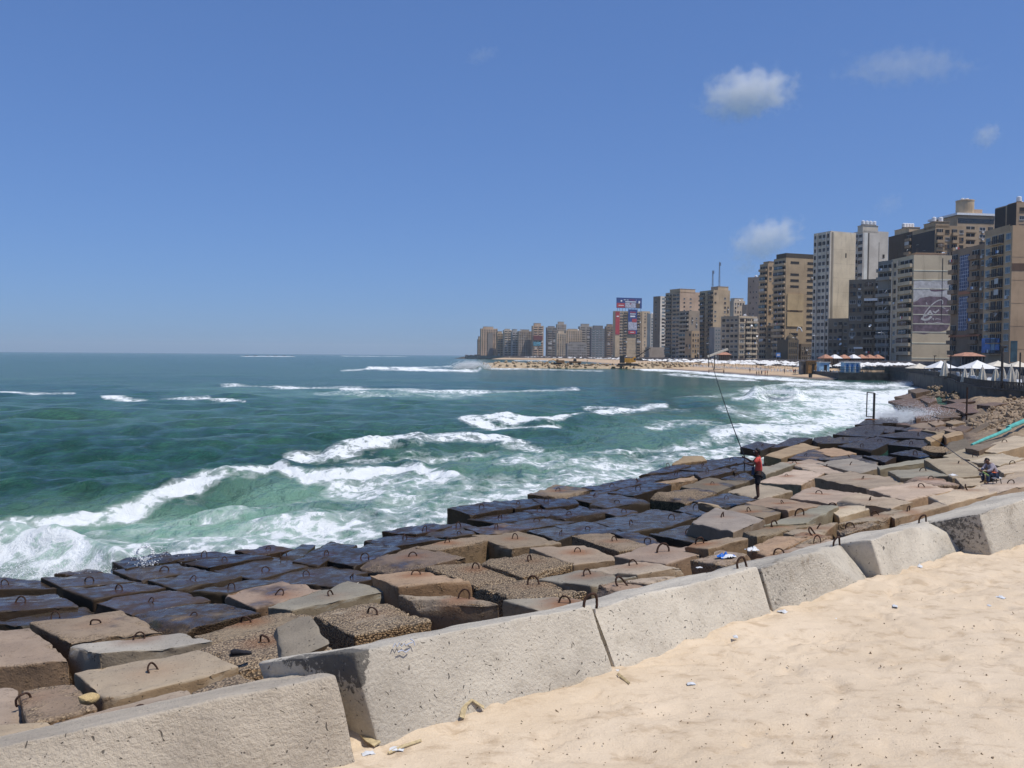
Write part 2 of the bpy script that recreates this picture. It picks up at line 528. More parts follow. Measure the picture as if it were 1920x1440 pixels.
# --- materials
def concrete(name):
    """worn sea concrete: colour, wetness, shells and pebbles from the object's own properties"""
    k = NT(name)
    co = k.coord(); p = k.pos()
    tint = k.attr('tint', 'OBJECT', 'Color')
    wet = k.attr('wet', 'OBJECT')
    peb = k.attr('pebble', 'OBJECT')
    rust = k.attr('rust', 'OBJECT')
    big = k.noise(p, 0.9, 5, 0.6)
    mid = k.noise(p, 5.0, 6, 0.65)
    fine = k.noise(p, 38.0, 4, 0.7)
    v = k.n('TexVoronoi', {'Vector': p, 'Scale': 32.0, 'Randomness': 1.0})
    vd = v.outputs['Distance']
    grain = k.n('TexVoronoi', {'Vector': p, 'Scale': 75.0, 'Randomness': 1.0})
    # where the cement skin is worn off and the aggregate shows
    worn = k.ramp(k.math('ADD', k.math('ADD', k.math('MULTIPLY', peb, 1.15), k.math('MULTIPLY', k.math('SUBTRACT', mid, 0.5), 0.9)), k.math('MULTIPLY', k.attr('edge'), 0.16)), 0.44, 0.80)
    base = k.mix(k.ramp(big, 0.3, 0.7), k.mix(1.0, tint, (0.80, 0.78, 0.76), 'MULTIPLY'), k.mix(1.0, tint, (1.16, 1.14, 1.10), 'MULTIPLY'))
    base = k.mix(k.math('MULTIPLY', k.ramp(mid, 0.5, 0.75), 0.45), base, k.mix(1.0, tint, (0.60, 0.56, 0.50), 'MULTIPLY'))
    base = k.mix(k.math('MULTIPLY', k.ramp(fine, 0.35, 0.7), 0.25), base, k.mix(1.0, tint, (1.4, 1.4, 1.36), 'MULTIPLY'))
    stone = k.mix(k.ramp(v.outputs['Color'], 0.15, 0.85), (0.09, 0.052, 0.026), (0.60, 0.45, 0.28))
    stone = k.mix(0.55, stone, k.mix(k.ramp(grain.outputs['Color'], 0.1, 0.9), (0.14, 0.085, 0.045), (0.62, 0.47, 0.30)))
    stone = k.mix(k.ramp(vd, 0.35, 0.75), stone, (0.055, 0.04, 0.028))
    c = k.mix(k.math('MULTIPLY', worn, 0.9), base, stone)
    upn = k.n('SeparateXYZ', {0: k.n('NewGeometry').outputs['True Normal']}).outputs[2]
    c = k.mix(k.math('MULTIPLY', k.ramp(upn, 0.55, 0.1), k.attr('side_brown', 'OBJECT')), c, k.mix(1.0, c, (0.80, 0.70, 0.58), 'MULTIPLY'))       # sides mixed darker and browner than the tops
    # rust bleeding from the iron loop, which sits at the object's origin
    ln = k.n('VectorMath', {0: k.scaled(co, (1.0, 1.0, 1.0))}, operation='LENGTH').outputs['Value']
    rm = k.math('MULTIPLY', k.math('MULTIPLY', k.ramp(k.math('ADD', ln, k.math('MULTIPLY', mid, 0.5)), 0.85, 0.25), rust), 0.75)
    c = k.mix(rm, c, (0.22, 0.085, 0.03))
    # small dark pits
    pit = k.n('TexVoronoi', {'Vector': k.n('VectorMath', {0: p, 1: k.n('TexNoise', {'Vector': p, 'Scale': 3.0}).outputs[1]}, operation='ADD').outputs[0], 'Scale': 13.0})
    pm = k.math('MULTIPLY', k.ramp(pit.outputs['Distance'], 0.22, 0.10), k.math('GREATER_THAN', k.n('SeparateColor', {0: pit.outputs['Color']}).outputs[0], 0.5))
    c = k.mix(k.math('MULTIPLY', pm, 0.75), c, (0.05, 0.045, 0.04))
    stain_shade = k.ramp(k.math('ADD', k.attr('stain'), k.math('MULTIPLY', k.math('SUBTRACT', k.noise(p, 15.0, 6, .75), 0.5), 2.2)), 0.42, 0.60)
    c = k.mix(k.math('MULTIPLY', stain_shade, 0.80), c, (0.055, 0.052, 0.048))  # real dark stains, and the painted shade of one barrier end
    # wet stone is darker and shiny; a little weed where it stays wet
    wn = k.math('ADD', wet, k.math('MULTIPLY', k.math('SUBTRACT', big, 0.5), 0.9))
    up = k.n('SeparateXYZ', {0: k.n('NewGeometry').outputs['True Normal']}).outputs[2]
    wm = k.ramp(wn, 0.40, 0.62)
    wetc = k.mix(1.0, c, (0.20, 0.175, 0.15), 'MULTIPLY')
    wetc = k.mix(k.math('MULTIPLY', k.ramp(k.noise(p, 1.7, 4), 0.58, 0.72), 0.5), wetc, (0.022, 0.030, 0.012))
    c = k.mix(wm, c, wetc)
    flat = k.ramp(up, 0.6, 0.92)
    pool = k.math('MULTIPLY', wm, flat)
    rg = k.math('SUBTRACT', 0.88, k.math('MULTIPLY', pool, k.math('SUBTRACT', 0.74, k.math('MULTIPLY', k.ramp(k.math('ADD', k.math('MULTIPLY', mid, .5), k.math('MULTIPLY', k.noise(p, 2.2, 5, .65), .5)), 0.42, 0.62), 0.48))))
    hgt = k.math('ADD', k.math('ADD', k.math('MULTIPLY', mid, 0.6), k.math('MULTIPLY', fine, 0.22)), k.math('MULTIPLY', k.math('SUBTRACT', 1.0, vd), k.math('MULTIPLY', worn, 0.9)))
    hgt = k.math('ADD', hgt, k.math('MULTIPLY', k.math('MULTIPLY', k.noise(p, 24.0, 6, .72), k.attr('lumpy', 'OBJECT')), 1.9))
    hgt = k.math('SUBTRACT', hgt, k.math('MULTIPLY', pm, 0.6))
    st = k.math('SUBTRACT', 0.9, k.math('MULTIPLY', pool, 0.74))
    k.bsdf(Base_Color=c, Roughness=rg, Specular_IOR_Level=k.math('ADD', 0.25, k.math('MULTIPLY', pool, 0.12)), Normal=k.bump(hgt, st, 0.035))
    return k.mat
M_CONC = concrete('sea_concrete')
M_RUST = plain('rusted_iron', (0.055, 0.028, 0.018), 0.85, 0.5, 30, 0.3, 0.4)

# --- a worn block: box lattice with rounded, chipped edges
_lat = {}
def lattice(n):
    if n in _lat: return _lat[n]
    def ticks(m):
        e = [0, .012, .03, .06, .11]
        mid = list(np.linspace(.18, .82, max(m, 2)))
        return np.array(e + mid + [1 - q for q in e[::-1]])
    tx, ty, tz = ticks(n[0]), ticks(n[1]), ticks(n[2])
    nx, ny, nz = len(tx), len(ty), len(tz)
    idx = -np.ones((nx, ny, nz), int)
    pts = []
    for i in range(nx):
        for j in range(ny):
            for k in range(nz):
                if i in (0, nx - 1) or j in (0, ny - 1) or k in (0, nz - 1):
                    idx[i, j, k] = len(pts); pts.append((tx[i], ty[j], tz[k]))
    f = []
    def side(g, flip):
        q = np.stack([g[:-1, :-1], g[1:, :-1], g[1:, 1:], g[:-1, 1:]], -1).reshape(-1, 4)
        f.append(q[:, ::-1] if flip else q)
    side(idx[:, :, 0], True); side(idx[:, :, -1], False)
    side(idx[0], True); side(idx[-1], False)
    side(idx[:, 0], False); side(idx[:, -1], True)
    _lat[n] = (np.array(pts), np.concatenate(f))
    return _lat[n]

def block_mesh(name, corners, origin, n=(5, 5, 3), r=0.06, rough=0.03, seed=0, mats=None, chip=1.0, sag=0.02):
    """corners: 8 world points, bottom ring then top ring, each far-left, far-right, near-right, near-left"""
    C = [np.array(c, float) for c in corners]
    pts, faces = lattice(n)
    L = 0.5 * (np.linalg.norm(C[5] - C[4]) + np.linalg.norm(C[6] - C[7]))
    W = 0.5 * (np.linalg.norm(C[7] - C[4]) + np.linalg.norm(C[6] - C[5]))
    H = np.linalg.norm(C[4] - C[0])
    size = np.array((L, W, H))
    c = (pts - 0.5) * size
    wp = c + np.array((seed * 3.7, seed * 1.9, 0))
    rr = r * (0.25 + 1.9 * fbm(wp * 1.9, 3, 5) ** 2.0 * chip)
    inner = np.maximum(size / 2 - rr[:, None], 0.01)
    q = np.clip(c, -inner, inner)
    d = c - q
    ln = np.linalg.norm(d, axis=1, keepdims=True)
    nrm = d / np.maximum(ln, 1e-6)
    c2 = q + nrm * np.minimum(rr[:, None], ln)
    dist_edge = np.sort((size / 2 - np.abs(c)), axis=1)[:, 1]
    c2 = c2 + nrm * ((fbm(wp * 2.2, 4, 9) - 0.5) * 2 * rough)[:, None]
    c2 = c2 - nrm * (rough * 1.6 * sstep(0.30, 0.0, dist_edge) * sstep(0.45, 0.75, fbm(wp * 2.9 + 4, 3, 2)))[:, None] * chip
    r8 = np.random.RandomState(seed + 500)
    for _ in range(r8.randint(1, 4)):                       # corners and edges knocked off
        sg = r8.choice((-1, 1), 3).astype(float)
        if r8.rand() < .5: sg[r8.randint(0, 2)] *= .12
        dd = sg * np.array((1, 1, r8.uniform(.5, 1.6))) + r8.normal(size=3) * .15; dd /= np.linalg.norm(dd)
        kk = np.abs(size / 2 * np.abs(dd) * (np.abs(sg) > .5)).sum() - r8.uniform(.02, .11) * chip
        ov = np.maximum(c2 @ dd - kk + .05 * (fbm(wp * 4, 3, 6) - .5), 0)
        c2 = c2 - ov[:, None] * dd
    c2[:, 2] += (fbm(wp * np.array((.9, .9, .3)) + seed, 3, 12) - .5) * 2.2 * rough * (w0 := sstep(.3, 1.0, pts[:, 2]))
    uvw = c2 / size + 0.5
    u, v, w = uvw[:, 0:1], uvw[:, 1:2], uvw[:, 2:3]
    bot = (C[0] * (1 - u) + C[1] * u) * (1 - v) + (C[3] * (1 - u) + C[2] * u) * v
    top = (C[4] * (1 - u) + C[5] * u) * (1 - v) + (C[7] * (1 - u) + C[6] * u) * v
    pos = bot * (1 - w) + top * w - np.array(origin)
    # the lattice runs far to near along v, so the winding is flipped
    me = np_mesh(name, pos, faces[:, ::-1], mats or [M_CONC], smooth=True)
    a = me.attributes.new('edge', 'FLOAT', 'POINT')
    a.data.foreach_set('value', sstep(0.42, 0.03, dist_edge).astype(np.float32))
    return me

# --- the iron lifting loop, one shared mesh
def loop_mesh():
    m = MB()
    m.tube([(0.115 * math.cos(t) * (1.0 if abs(math.cos(t)) < .95 else .96), 0.01 * math.sin(3 * t), 0.17 * math.sin(t)) for t in np.linspace(-0.25, math.pi + 0.25, 15)], 0.019, 7)
    return m.mesh('lifting_loop', M_RUST, True)
LOOP = loop_mesh()

TINTS = {'g': (0.25, 0.215, 0.165), 't': (0.33, 0.25, 0.165), 'b': (0.25, 0.18, 0.115), 'p': (0.315, 0.225, 0.155), 'w': (0.37, 0.33, 0.265),
         'o': (0.32, 0.215, 0.115), 'd': (0.165, 0.125, 0.085), 'l': (0.40, 0.315, 0.215), 'r': (0.16, 0.105, 0.075)}
# (tile, loop or None, four corners of the top in photo tile pixels, tint, wet, pebbles, height offset, label)
BL = []
def B(tile, lp, q, tint='g', wet=0.0, peb=0.15, dz=0.0, label=None, th=1.35):
    BL.append((tile, lp, q, tint, wet, peb, dz, label, th))

# row by row from the near left
B('A', (45, 368), [(-170, 305), (385, 303), (545, 395), (-60, 402)], 'g', 0.75, .2, -.05, 'low wet block at the picture edge, half under the breaking wave')
B('A', (805, 335), [(385, 300), (960, 255), (1225, 330), (575, 388)], 'g', 1, .2, 0, 'wet dark block with a standing loop, just in front of the breaking wave')
B('A', (1068, 420), [(578, 402), (1225, 335), (1480, 385), (850, 490)], 'g', 1, .2, 0, 'wet dark block in front of the one nearest the breaking wave')
B('A', (1480, 250), [(1040, 232), (1600, 175), (1820, 235), (1300, 318)], 'g', 1, .2, 0, 'wet block right below the small splash ring')
B('A', None, [(1030, 150), (1480, 66), (1640, 118), (1150, 215)], 'd', 1, .3, .05, 'humped wet block under the small splash ring at the waterline')
B('A', None, [(500, 262), (780, 205), (960, 250), (640, 275)], 'b', .9, .4, -.1, 'weedy brown slab awash at the foot of the breaking wave')
B('A', (1735, 320), [(1345, 325), (1832, 235), (2162, 285), (1600, 403)], 'g', 1, .25, 0, 'smooth wet block with a shell crusted front edge, two blocks below the splash ring')
B('A', (1355, 520), [(860, 515), (1530, 415), (1880, 495), (1190, 625)], 'p', .95, .2, .05, 'purplish wet slab with a thin upright loop, left of the mussel covered slab')
B('A', (180, 535), [(-260, 490), (490, 430), (700, 550), (-40, 607)], 'g', 1, .2, -.05, 'wet slab behind the tall dark sided block near the picture edge')
B('A', (500, 662), [(-120, 700), (740, 562), (1000, 625), (300, 745)], 'g', .95, .2, -.25, 'low wet slab mostly hidden behind the tall dark sided block')
B('A', (862, 720), [(290, 705), (1080, 605), (1460, 770), (620, 868)], 'b', .35, .35, .12, 'brownish grey block with a tall black shaded side, behind the whitish one', 1.5)
B('A', (1740, 650), [(1210, 630), (1872, 512), (2322, 620), (1500, 783)], 'b', .62, .45, -.05, 'damp brown slab with a mussel crusted front edge')
B('A', (1250, 855), [(640, 908), (1560, 780), (1890, 870), (905, 978)], 'w', 0, .15, .12, 'whitish broken block with a rust stain and a blackened end', 1.3)
B('A', (1385, 1152), [(690, 1160), (1780, 960), (2112, 1112), (965, 1378)], 't', 0, .2, .05, 'large tan block with a big arched loop, next to the yellow stone')
B('A', None, [(-520, 800), (230, 737), (605, 1035), (-150, 1100)], 'p', .25, .3, .05, 'two toned block with a rusty brown front face at the picture edge')
B('P', (121, 972), [(95, 900), (385, 890), (500, 1000), (150, 1092)], 'b', .1, .4, 0, 'reddish brown slab behind the yellow stone')
B('P', None, [(-280, 915), (82, 905), (128, 1085), (-170, 1112)], 'p', .12, .25, -.05, 'pinkish slab at the picture edge left of the rusty slab')
B('P', None, [(-240, 1112), (240, 1075), (330, 1132), (60, 1240)], 't', 0, .2, 0, 'tan slab with a crushed cup on its edge')
B('P', (710, 1058), [(285, 1092), (950, 908), (1190, 1010), (560, 1210)], 't', 0, .12, .0, 'sandy block behind the nearest barrier block, with an arched loop at its edge')
B('P', (1362, 668), [(1040, 702), (1420, 590), (1700, 700), (1230, 812)], 'l', 0, .75, -.05, 'pebbly pale block under the leaning slab, with a black shoe on it')
B('P', None, [(985, 922), (1230, 825), (1420, 900), (1060, 975)], 'l', 0, .8, -.1, 'crumbled pebbly block behind the broken barrier end')
B('P', (1265, 572), [(1010, 632), (1450, 512), (1700, 548), (1110, 695)], 'b', 0.05, .5, -.05, 'sloping brown block behind the pale pebbly one')
B('B', (205, 392), [(-260, 400), (180, 343), (560, 382), (0, 440)], 'd', 1, .2, 0, 'wet block at the waterline next to the humped block with the splash')
B('B', (390, 442), [(0, 442), (520, 385), (840, 390), (260, 495)], 'd', 1, .25, .08, 'wet grey block with a brown shell crusted edge and small upright loop')
B('B', (782, 337), [(500, 347), (880, 291), (1010, 335), (700, 392)], 'b', .95, .35, 0, 'small weedy block at the waterline with foam on it')
B('B', (920, 402), [(895, 398), (1080, 295), (1200, 300), (1050, 440)], 'g', 1, .2, .05, 'narrow wet block with a thick loop on its corner')
B('B', (1310, 387), [(1020, 440), (1340, 263), (1560, 300), (1240, 468)], 'd', 1, .2, .08, 'rounded wet block at the waterline with a ring loop')
B('B', (760, 530), [(330, 522), (830, 397), (1170, 470), (680, 602)], 'g', 1, .12, -.05, 'smooth flooded slab with a tall dark loop')
B('B', (1125, 572), [(700, 597), (1200, 470), (1640, 540), (1060, 645)], 'g', 1, .12, -.15, 'flooded slab with mirror like water and a ring loop')
B('B', (1530, 592), [(1100, 645), (1450, 545), (1800, 590), (1400, 665)], 'g', 1, .15, -.2, 'sunken flooded slab left of the tan block with a lit face')
B('B', (450, 688), [(70, 708), (620, 605), (900, 622), (420, 728)], 'g', 1, .15, -.1, 'narrow wet slab behind the pinkish slab')
B('B', (880, 747), [(400, 737), (900, 625), (1250, 700), (680, 862)], 'p', .45, .2, .05, 'damp pinkish slab with a black left side')
B('B', (1350, 757), [(800, 852), (1480, 620), (1870, 690), (1010, 882)], 'g', .05, .25, .05, 'grey block tilted towards the sea, with a rust streak from its loop')
B('B', (1720, 917), [(1160, 897), (1810, 810), (2250, 962), (1560, 1092)], 'l', 0, .62, .05, 'pale pebbly block with smooth patches around its stub of iron')
B('B', (1650, 412), [(1290, 408), (1740, 273), (1960, 330), (1560, 472)], 'd', .85, .25, .12, 'humped dark block with a black shaded left side')
B('C', (355, 792), [(-100, 832), (390, 693), (792, 792), (240, 912)], 'd', .42, .4, .1, 'humped brown grey block beside the humped dark one')
B('C', (285, 622), [(-60, 642), (320, 573), (652, 620), (160, 692)], 'd', .9, .3, .05, 'wet block with a golden brown side, seaward of the humped pair')
B('C', (665, 668), [(400, 702), (880, 598), (1092, 618), (600, 727)], 'b', .3, .4, .22, 'brown block tilted up, showing a large black front face', 1.5)
B('C', (462, 545), [(105, 552), (480, 482), (720, 500), (390, 582)], 'd', .95, .25, .08, 'wet block with two small loops, left of the flat wet ones')
B('C', (768, 522), [(480, 487), (800, 475), (930, 520), (640, 562)], 'g', 1, .2, 0, 'wet block beside the blackest sea facing block end')
B('C', (775, 582), [(380, 584), (720, 522), (1000, 560), (700, 612)], 'g', 1, .2, 0, 'wet block with a tall ring loop, seaward of the block with a large black face')
B('C', (1110, 532), [(830, 522), (1180, 490), (1500, 522), (1000, 582)], 'p', .6, .35, .05, 'damp reddish block among the wet dark ones')
B('C', (1275, 622), [(920, 602), (1300, 560), (1662, 652), (1250, 702)], 'b', .4, .3, .05, 'brownish grey block right of the one with a large black face')
B('C', (920, 897), [(495, 882), (1000, 838), (1392, 985), (925, 1025)], 'b', 0, .85, 0, 'pebble covered brown block behind the tan block with a lit face')
B('C', (1410, 827), [(960, 832), (1400, 750), (1812, 840), (1350, 952)], 'b', 0, .85, .08, 'larger pebble covered brown block with a raised right side')
B('D', (205, 1132), [(-200, 1087), (260, 1080), (602, 1190), (170, 1237)], 'p', 0, .12, .05, 'pinkish block with a whitish bleached front edge')
B('C', (385, 947), [(-20, 950), (400, 903), (867, 988), (225, 1052)], 'o', 0, .3, .28, 'tan orange block with a tall sunlit front face', 1.5)
B('C', (815, 1152), [(248, 1130), (880, 1128), (1112, 1215), (405, 1175)], 'p', 0, .35, .22, 'cream block with smooth grey front faces behind the second barrier block', 1.4)
B('C', (1440, 1032), [(890, 1042), (1450, 985), (1902, 1100), (1340, 1162)], 'b', 0, .95, 0, 'block entirely of loose looking pebbles with a bent loop')
B('C', (1720, 1207), [(1180, 1182), (1740, 1155), (2000, 1200), (1500, 1262)], 'g', 0, .2, -.05, 'low grey slab right behind the second barrier block')
B('D', (295, 1337), [(-160, 1362), (180, 1288), (722, 1345), (320, 1422)], 'g', 0, .15, .0, 'smooth grey slab in front of the pinkish block')
# seaward tongue and the wet middle
B('C', (975, 342), [(690, 340), (1090, 285), (1300, 335), (890, 400)], 'd', .85, .4, .18, 'wet block at the waterline with a tall black end facing the sea', 1.5)
B('C', (1305, 312), [(1100, 290), (1450, 262), (1562, 300), (1280, 352)], 'd', .9, .35, .08, 'wet block at the waterline with a golden edge, left of its twin')
B('C', (1555, 287), [(1450, 263), (1800, 265), (1842, 310), (1560, 342)], 'd', .9, .35, .12, 'wet block at the waterline with a golden sunlit front')
B('C', (1660, 192), [(1410, 222), (1640, 140), (1950, 175), (1700, 242)], 'b', .5, .4, .2, 'brown block with a wet blue patch, standing out at the waterline')
B('C', (1140, 432), [(870, 442), (1350, 380), (1560, 410), (1120, 482)], 'd', 1, .3, .04, 'wet block with a golden rim below the twin waterline blocks')
B('C', (1500, 377), [(1350, 372), (1640, 350), (1800, 365), (1560, 422)], 'd', .95, .3, .0, 'mossy wet block with an almost buried loop')
B('D', (130, 792), [(-80, 802), (220, 715), (455, 775), (140, 835)], 'd', .8, .4, .08, 'wet block with green weed and a golden brown front')
B('C', (1470, 472), [(1180, 482), (1480, 430), (1800, 470), (1450, 522)], 'g', 1, .2, 0, 'wet flat block with a small splash by its loop')
B('D', (55, 962), [(-240, 932), (0, 893), (212, 950), (20, 1017)], 'g', .9, .25, .02, 'wet block with a dark front, left of the broad wet slab')
B('D', (300, 922), [(0, 883), (330, 855), (652, 940), (222, 972)], 'g', 1, .12, 0, 'broad wet slab with a tall loop reflecting in it')
B('D', (690, 872), [(370, 850), (720, 790), (1042, 885), (680, 942)], 'g', 1, .12, .04, 'broad wet slab with a black shaded front edge')
B('D', (1050, 822), [(640, 800), (900, 742), (1272, 800), (1042, 887)], 'g', 1, .15, -.05, 'flooded slab left of the grey diamond shaped block')
B('D', (625, 772), [(300, 740), (560, 733), (762, 770), (560, 802)], 'g', 1, .2, 0, 'small wet block with a brown rim and a ring loop')
B('D', (560, 682), [(320, 702), (560, 615), (852, 660), (480, 727)], 'g', 1, .2, .08, 'wet block raised at its left edge, near the dark rough block')
B('D', (355, 622), [(130, 642), (380, 575), (622, 605), (330, 682)], 'g', 1, .2, .05, 'wet block with a very tall thin loop')
B('D', (750, 557), [(500, 592), (840, 500), (1032, 525), (720, 612)], 'd', .85, .3, .15, 'wet block with a long amber brown front')
B('D', (515, 537), [(260, 547), (700, 465), (822, 500), (470, 582)], 'd', 1, .25, .06, 'long wet block at the waterline with a round loop')
B('D', (750, 492), [(600, 502), (830, 443), (962, 470), (840, 512)], 'd', 1, .2, .06, 'wet block at the waterline behind the amber fronted one')
B('D', (1020, 357), [(805, 428), (1100, 335), (1192, 355), (1030, 402)], 'd', .8, .35, .15, 'dark wedge of a block at the waterline with a small loop')
B('D', None, [(1085, 328), (1172, 268), (1312, 268), (1345, 300)], 'o', .2, .4, .3, 'ochre block standing above the waterline in front of the foam', 1.2)
B('D', (1335, 347), [(1100, 377), (1400, 300), (1592, 330), (1350, 392)], 'd', 1, .2, .08, 'wet slab with a blue sheen behind the ochre block')
B('D', (1590, 302), [(1400, 300), (1720, 265), (1752, 310), (1600, 332)], 'd', 1, .2, .05, 'wet slab just left of the standing fisherman')
B('D', (1090, 432), [(880, 442), (1160, 390), (1332, 415), (1000, 467)], 'd', 1, .2, 0, 'wet slab with a ring loop in front of the blue sheen slab')
B('D', (1375, 407), [(1280, 412), (1520, 375), (1612, 395), (1340, 452)], 'b', .7, .3, .1, 'half wet block with an amber front near the fisherman')
B('D', (1615, 387), [(1590, 362), (1760, 330), (1795, 380), (1640, 407)], 'd', 1, .2, .02, 'small wet block by the hip of the standing fisherman')
B('D', None, [(880, 592), (1250, 550), (1452, 590), (1180, 682)], 'd', .45, .9, .22, 'rough blackish block crusted with mussels, no loop', 1.3)
B('D', None, [(900, 502), (1240, 445), (1272, 470), (1000, 512)], 'o', .05, .4, .16, 'ochre sunlit block broken at its corner', 1.3)
B('D', (1420, 517), [(1150, 537), (1390, 465), (1692, 495), (1460, 582)], 'd', .40, .3, .08, 'damp grey block in front of the ochre sunlit one')
B('D', (1640, 447), [(1520, 457), (1720, 420), (1792, 455), (1700, 492)], 'd', .6, .3, .04, 'small damp block behind the fisherman\'s legs')
B('D', (1545, 647), [(1240, 662), (1560, 600), (1812, 650), (1520, 727)], 'g', .8, .2, 0, 'wet slab left of the fisherman\'s feet')
B('E', None, [(-150, 772), (100, 705), (392, 765), (130, 842)], 't', .1, .3, .06, 'tan slab behind the fisherman\'s ankles')
B('E', (22, 952), [(-200, 937), (60, 885), (372, 932), (150, 1007)], 'b', .42, .15, .02, 'damp smooth slab in front of the fisherman, left of the one he stands on')
B('E', (325, 882), [(10, 880), (200, 828), (642, 895), (370, 942)], 'b', .35, .15, .04, 'damp smooth slab the fisherman stands on')
B('D', (1510, 817), [(1190, 847), (1460, 740), (1872, 820), (1600, 932)], 'g', .1, .2, .2, 'grey diamond shaped block lying high over a pool', 1.4)
B('D', (1270, 732), [(1080, 752), (1260, 690), (1512, 720), (1290, 792)], 'g', 1, .2, -.05, 'flooded block beside the small broken stone')
B('D', (1210, 962), [(880, 962), (1220, 890), (1602, 950), (1250, 1032)], 'g', 1, .12, -.25, 'sunken block under a dark mirror pool')
B('D', (540, 1027), [(170, 982), (480, 955), (872, 1075), (570, 1112)], 'b', .15, .45, .15, 'brown block with a pitted dark left side')
B('D', (835, 1037), [(520, 957), (720, 945), (962, 1030), (850, 1072)], 'd', .6, .2, -.05, 'damp slab wedged behind the pink slab')
B('D', (975, 1127), [(570, 1162), (930, 1045), (1392, 1110), (1000, 1222)], 'p', 0, .12, .06, 'smooth pink slab with a rust red stain')
B('D', (710, 1252), [(260, 1282), (700, 1205), (1132, 1250), (740, 1322)], 'l', 0, .15, .0, 'smooth tan slab in front of the pink one')
B('D', None, [(610, 1382), (900, 1335), (1092, 1350), (840, 1412)], 'l', 0, .35, 0, 'thin pebbly slab against the third barrier block')
B('D', (610, 1432), [(350, 1425), (620, 1385), (902, 1440), (600, 1502)], 'p', 0, .35, 0, 'pinkish slab behind the joint of two barrier blocks')
B('D', (1305, 1052), [(1180, 1067), (1560, 990), (1722, 1010), (1390, 1082)], 'b', .05, .25, .12, 'brown slab with a flat lit front, left of the torn plastic sheet', 1.1)
B('E', (255, 1087), [(-20, 1122), (480, 1045), (607, 1065), (110, 1172)], 'b', .1, .35, .05, 'brown slab in front of the smooth damp slabs')
B('E', (600, 1162), [(300, 1192), (560, 1130), (762, 1170), (440, 1262)], 't', 0, .45, 0, 'reddish pebbly slab with a leaning loop')
B('E', (640, 1102), [(340, 1132), (600, 1080), (802, 1060), (620, 1192)], 't', 0, .3, 0, 'tan slab with a curved loop, right of the brown slab')
B('E', None, [(10, 1282), (250, 1182), (560, 1182), (200, 1342)], 'o', 0, .35, .02, 'orange tinted slab right of the torn plastic sheet')
B('D', None, [(1240, 1192), (1500, 1110), (1752, 1130), (1540, 1242)], 't', 0, .4, 0, 'dirty slab with the blue and white plastic bag on it')
B('E', (475, 987), [(180, 1062), (660, 900), (812, 905), (550, 1032)], 'g', .05, .2, .22, 'tilted grey block with a broad lit triangular side', 1.4)
B('E', (770, 912), [(700, 907), (1040, 895), (1092, 930), (840, 987)], 'l', 0, .2, .05, 'small cream block behind the tilted grey one')
B('E', (650, 797), [(370, 822), (590, 735), (972, 790), (790, 872)], 't', 0, .15, .05, 'smooth sandy block with an arched loop, right of the tan ankle slab')
B('E', (1110, 852), [(810, 852), (1030, 790), (1472, 860), (1290, 922)], 't', 0, .12, .05, 'smooth sandy block beside its twin, nearer the barrier')
B('E', (360, 637), [(140, 682), (420, 590), (652, 612), (480, 702)], 'l', 0, .3, .2, 'cracked pale block with a tall grey front right of the fisherman', 1.4)
B('E', (165, 542), [(130, 562), (300, 520), (427, 525), (190, 607)], 'g', .1, .3, .15, 'block end right behind the fisherman\'s shoulder')
B('E', (720, 552), [(430, 532), (800, 530), (892, 610), (640, 602)], 'l', 0, .4, .15, 'cream block with a grey shaded left front')
B('E', (930, 537), [(690, 522), (940, 485), (1202, 550), (1000, 597)], 'g', .05, .1, .2, 'flat grey block with a black front, set high', 1.4)
B('E', (1045, 662), [(690, 652), (960, 605), (1452, 675), (1130, 742)], 'p', 0, .35, .15, 'pinkish block with a long dark brown front', 1.5)
B('E', (1575, 737), [(1110, 752), (1480, 685), (1852, 750), (1440, 852)], 'l', 0, .3, .06, 'wide cream slab with an arched loop and an iron stub')
B('E', (1655, 667), [(1420, 652), (1680, 643), (1912, 715), (1700, 722)], 'p', 0, .4, .06, 'pinkish pebbly slab behind the wide cream one')
B('E', (1585, 592), [(1330, 592), (1740, 548), (1832, 620), (1420, 642)], 'g', 0, .3, .08, 'grey tan slab with an iron stub and a white rag on its corner')
B('E', None, [(1220, 542), (1600, 480), (1655, 500), (1240, 562)], 'g', .15, .2, .2, 'block showing a long grey front face and a narrow top', 1.5)
B('G', (1330, 1002), [(1075, 977), (1330, 958), (1600, 1080), (1280, 1112)], 't', 0, .3, .08, 'tan slab with a dark left edge, seaward of the seated fisherman')
B('E', (430, 522), [(330, 512), (560, 490), (702, 520), (500, 532)], 'p', .1, .3, 0, 'low pinkish block behind the cracked pale one')
B('E', (530, 452), [(360, 462), (600, 400), (802, 440), (600, 492)], 'b', .6, .3, .04, 'half wet block with a golden rim, seaward of the flat grey one')
B('E', None, [(200, 442), (480, 348), (612, 380), (330, 462)], 'o', .25, .35, .22, 'ochre humped block above the fisherman\'s head height', 1.3)
B('E', None, [(640, 402), (800, 383), (952, 430), (760, 452)], 'o', .3, .35, .12, 'ochre broken block seaward of the half wet ones')
B('E', (930, 467), [(680, 482), (880, 435), (1192, 480), (1120, 522)], 'g', .6, .3, .08, 'half wet block behind the flat grey one')
B('E', None, [(1070, 452), (1240, 455), (1322, 465), (1240, 502)], 'd', .9, .2, .1, 'wet block with a dull front beside the half wet one')
B('E', (1035, 367), [(860, 362), (1000, 335), (1222, 350), (1110, 397)], 'd', .95, .2, .15, 'wet block with a ring loop and brown front, mid way to the iron frame')
B('E', (1195, 322), [(1000, 327), (1180, 285), (1372, 310), (1230, 347)], 'd', 1, .2, .05, 'wet block with a tall thin loop, nearer the iron frame')
B('E', (1480, 347), [(1310, 347), (1480, 310), (1652, 320), (1560, 372)], 'd', 1, .25, .08, 'wet block with a thin loop and a mussel fringed front')
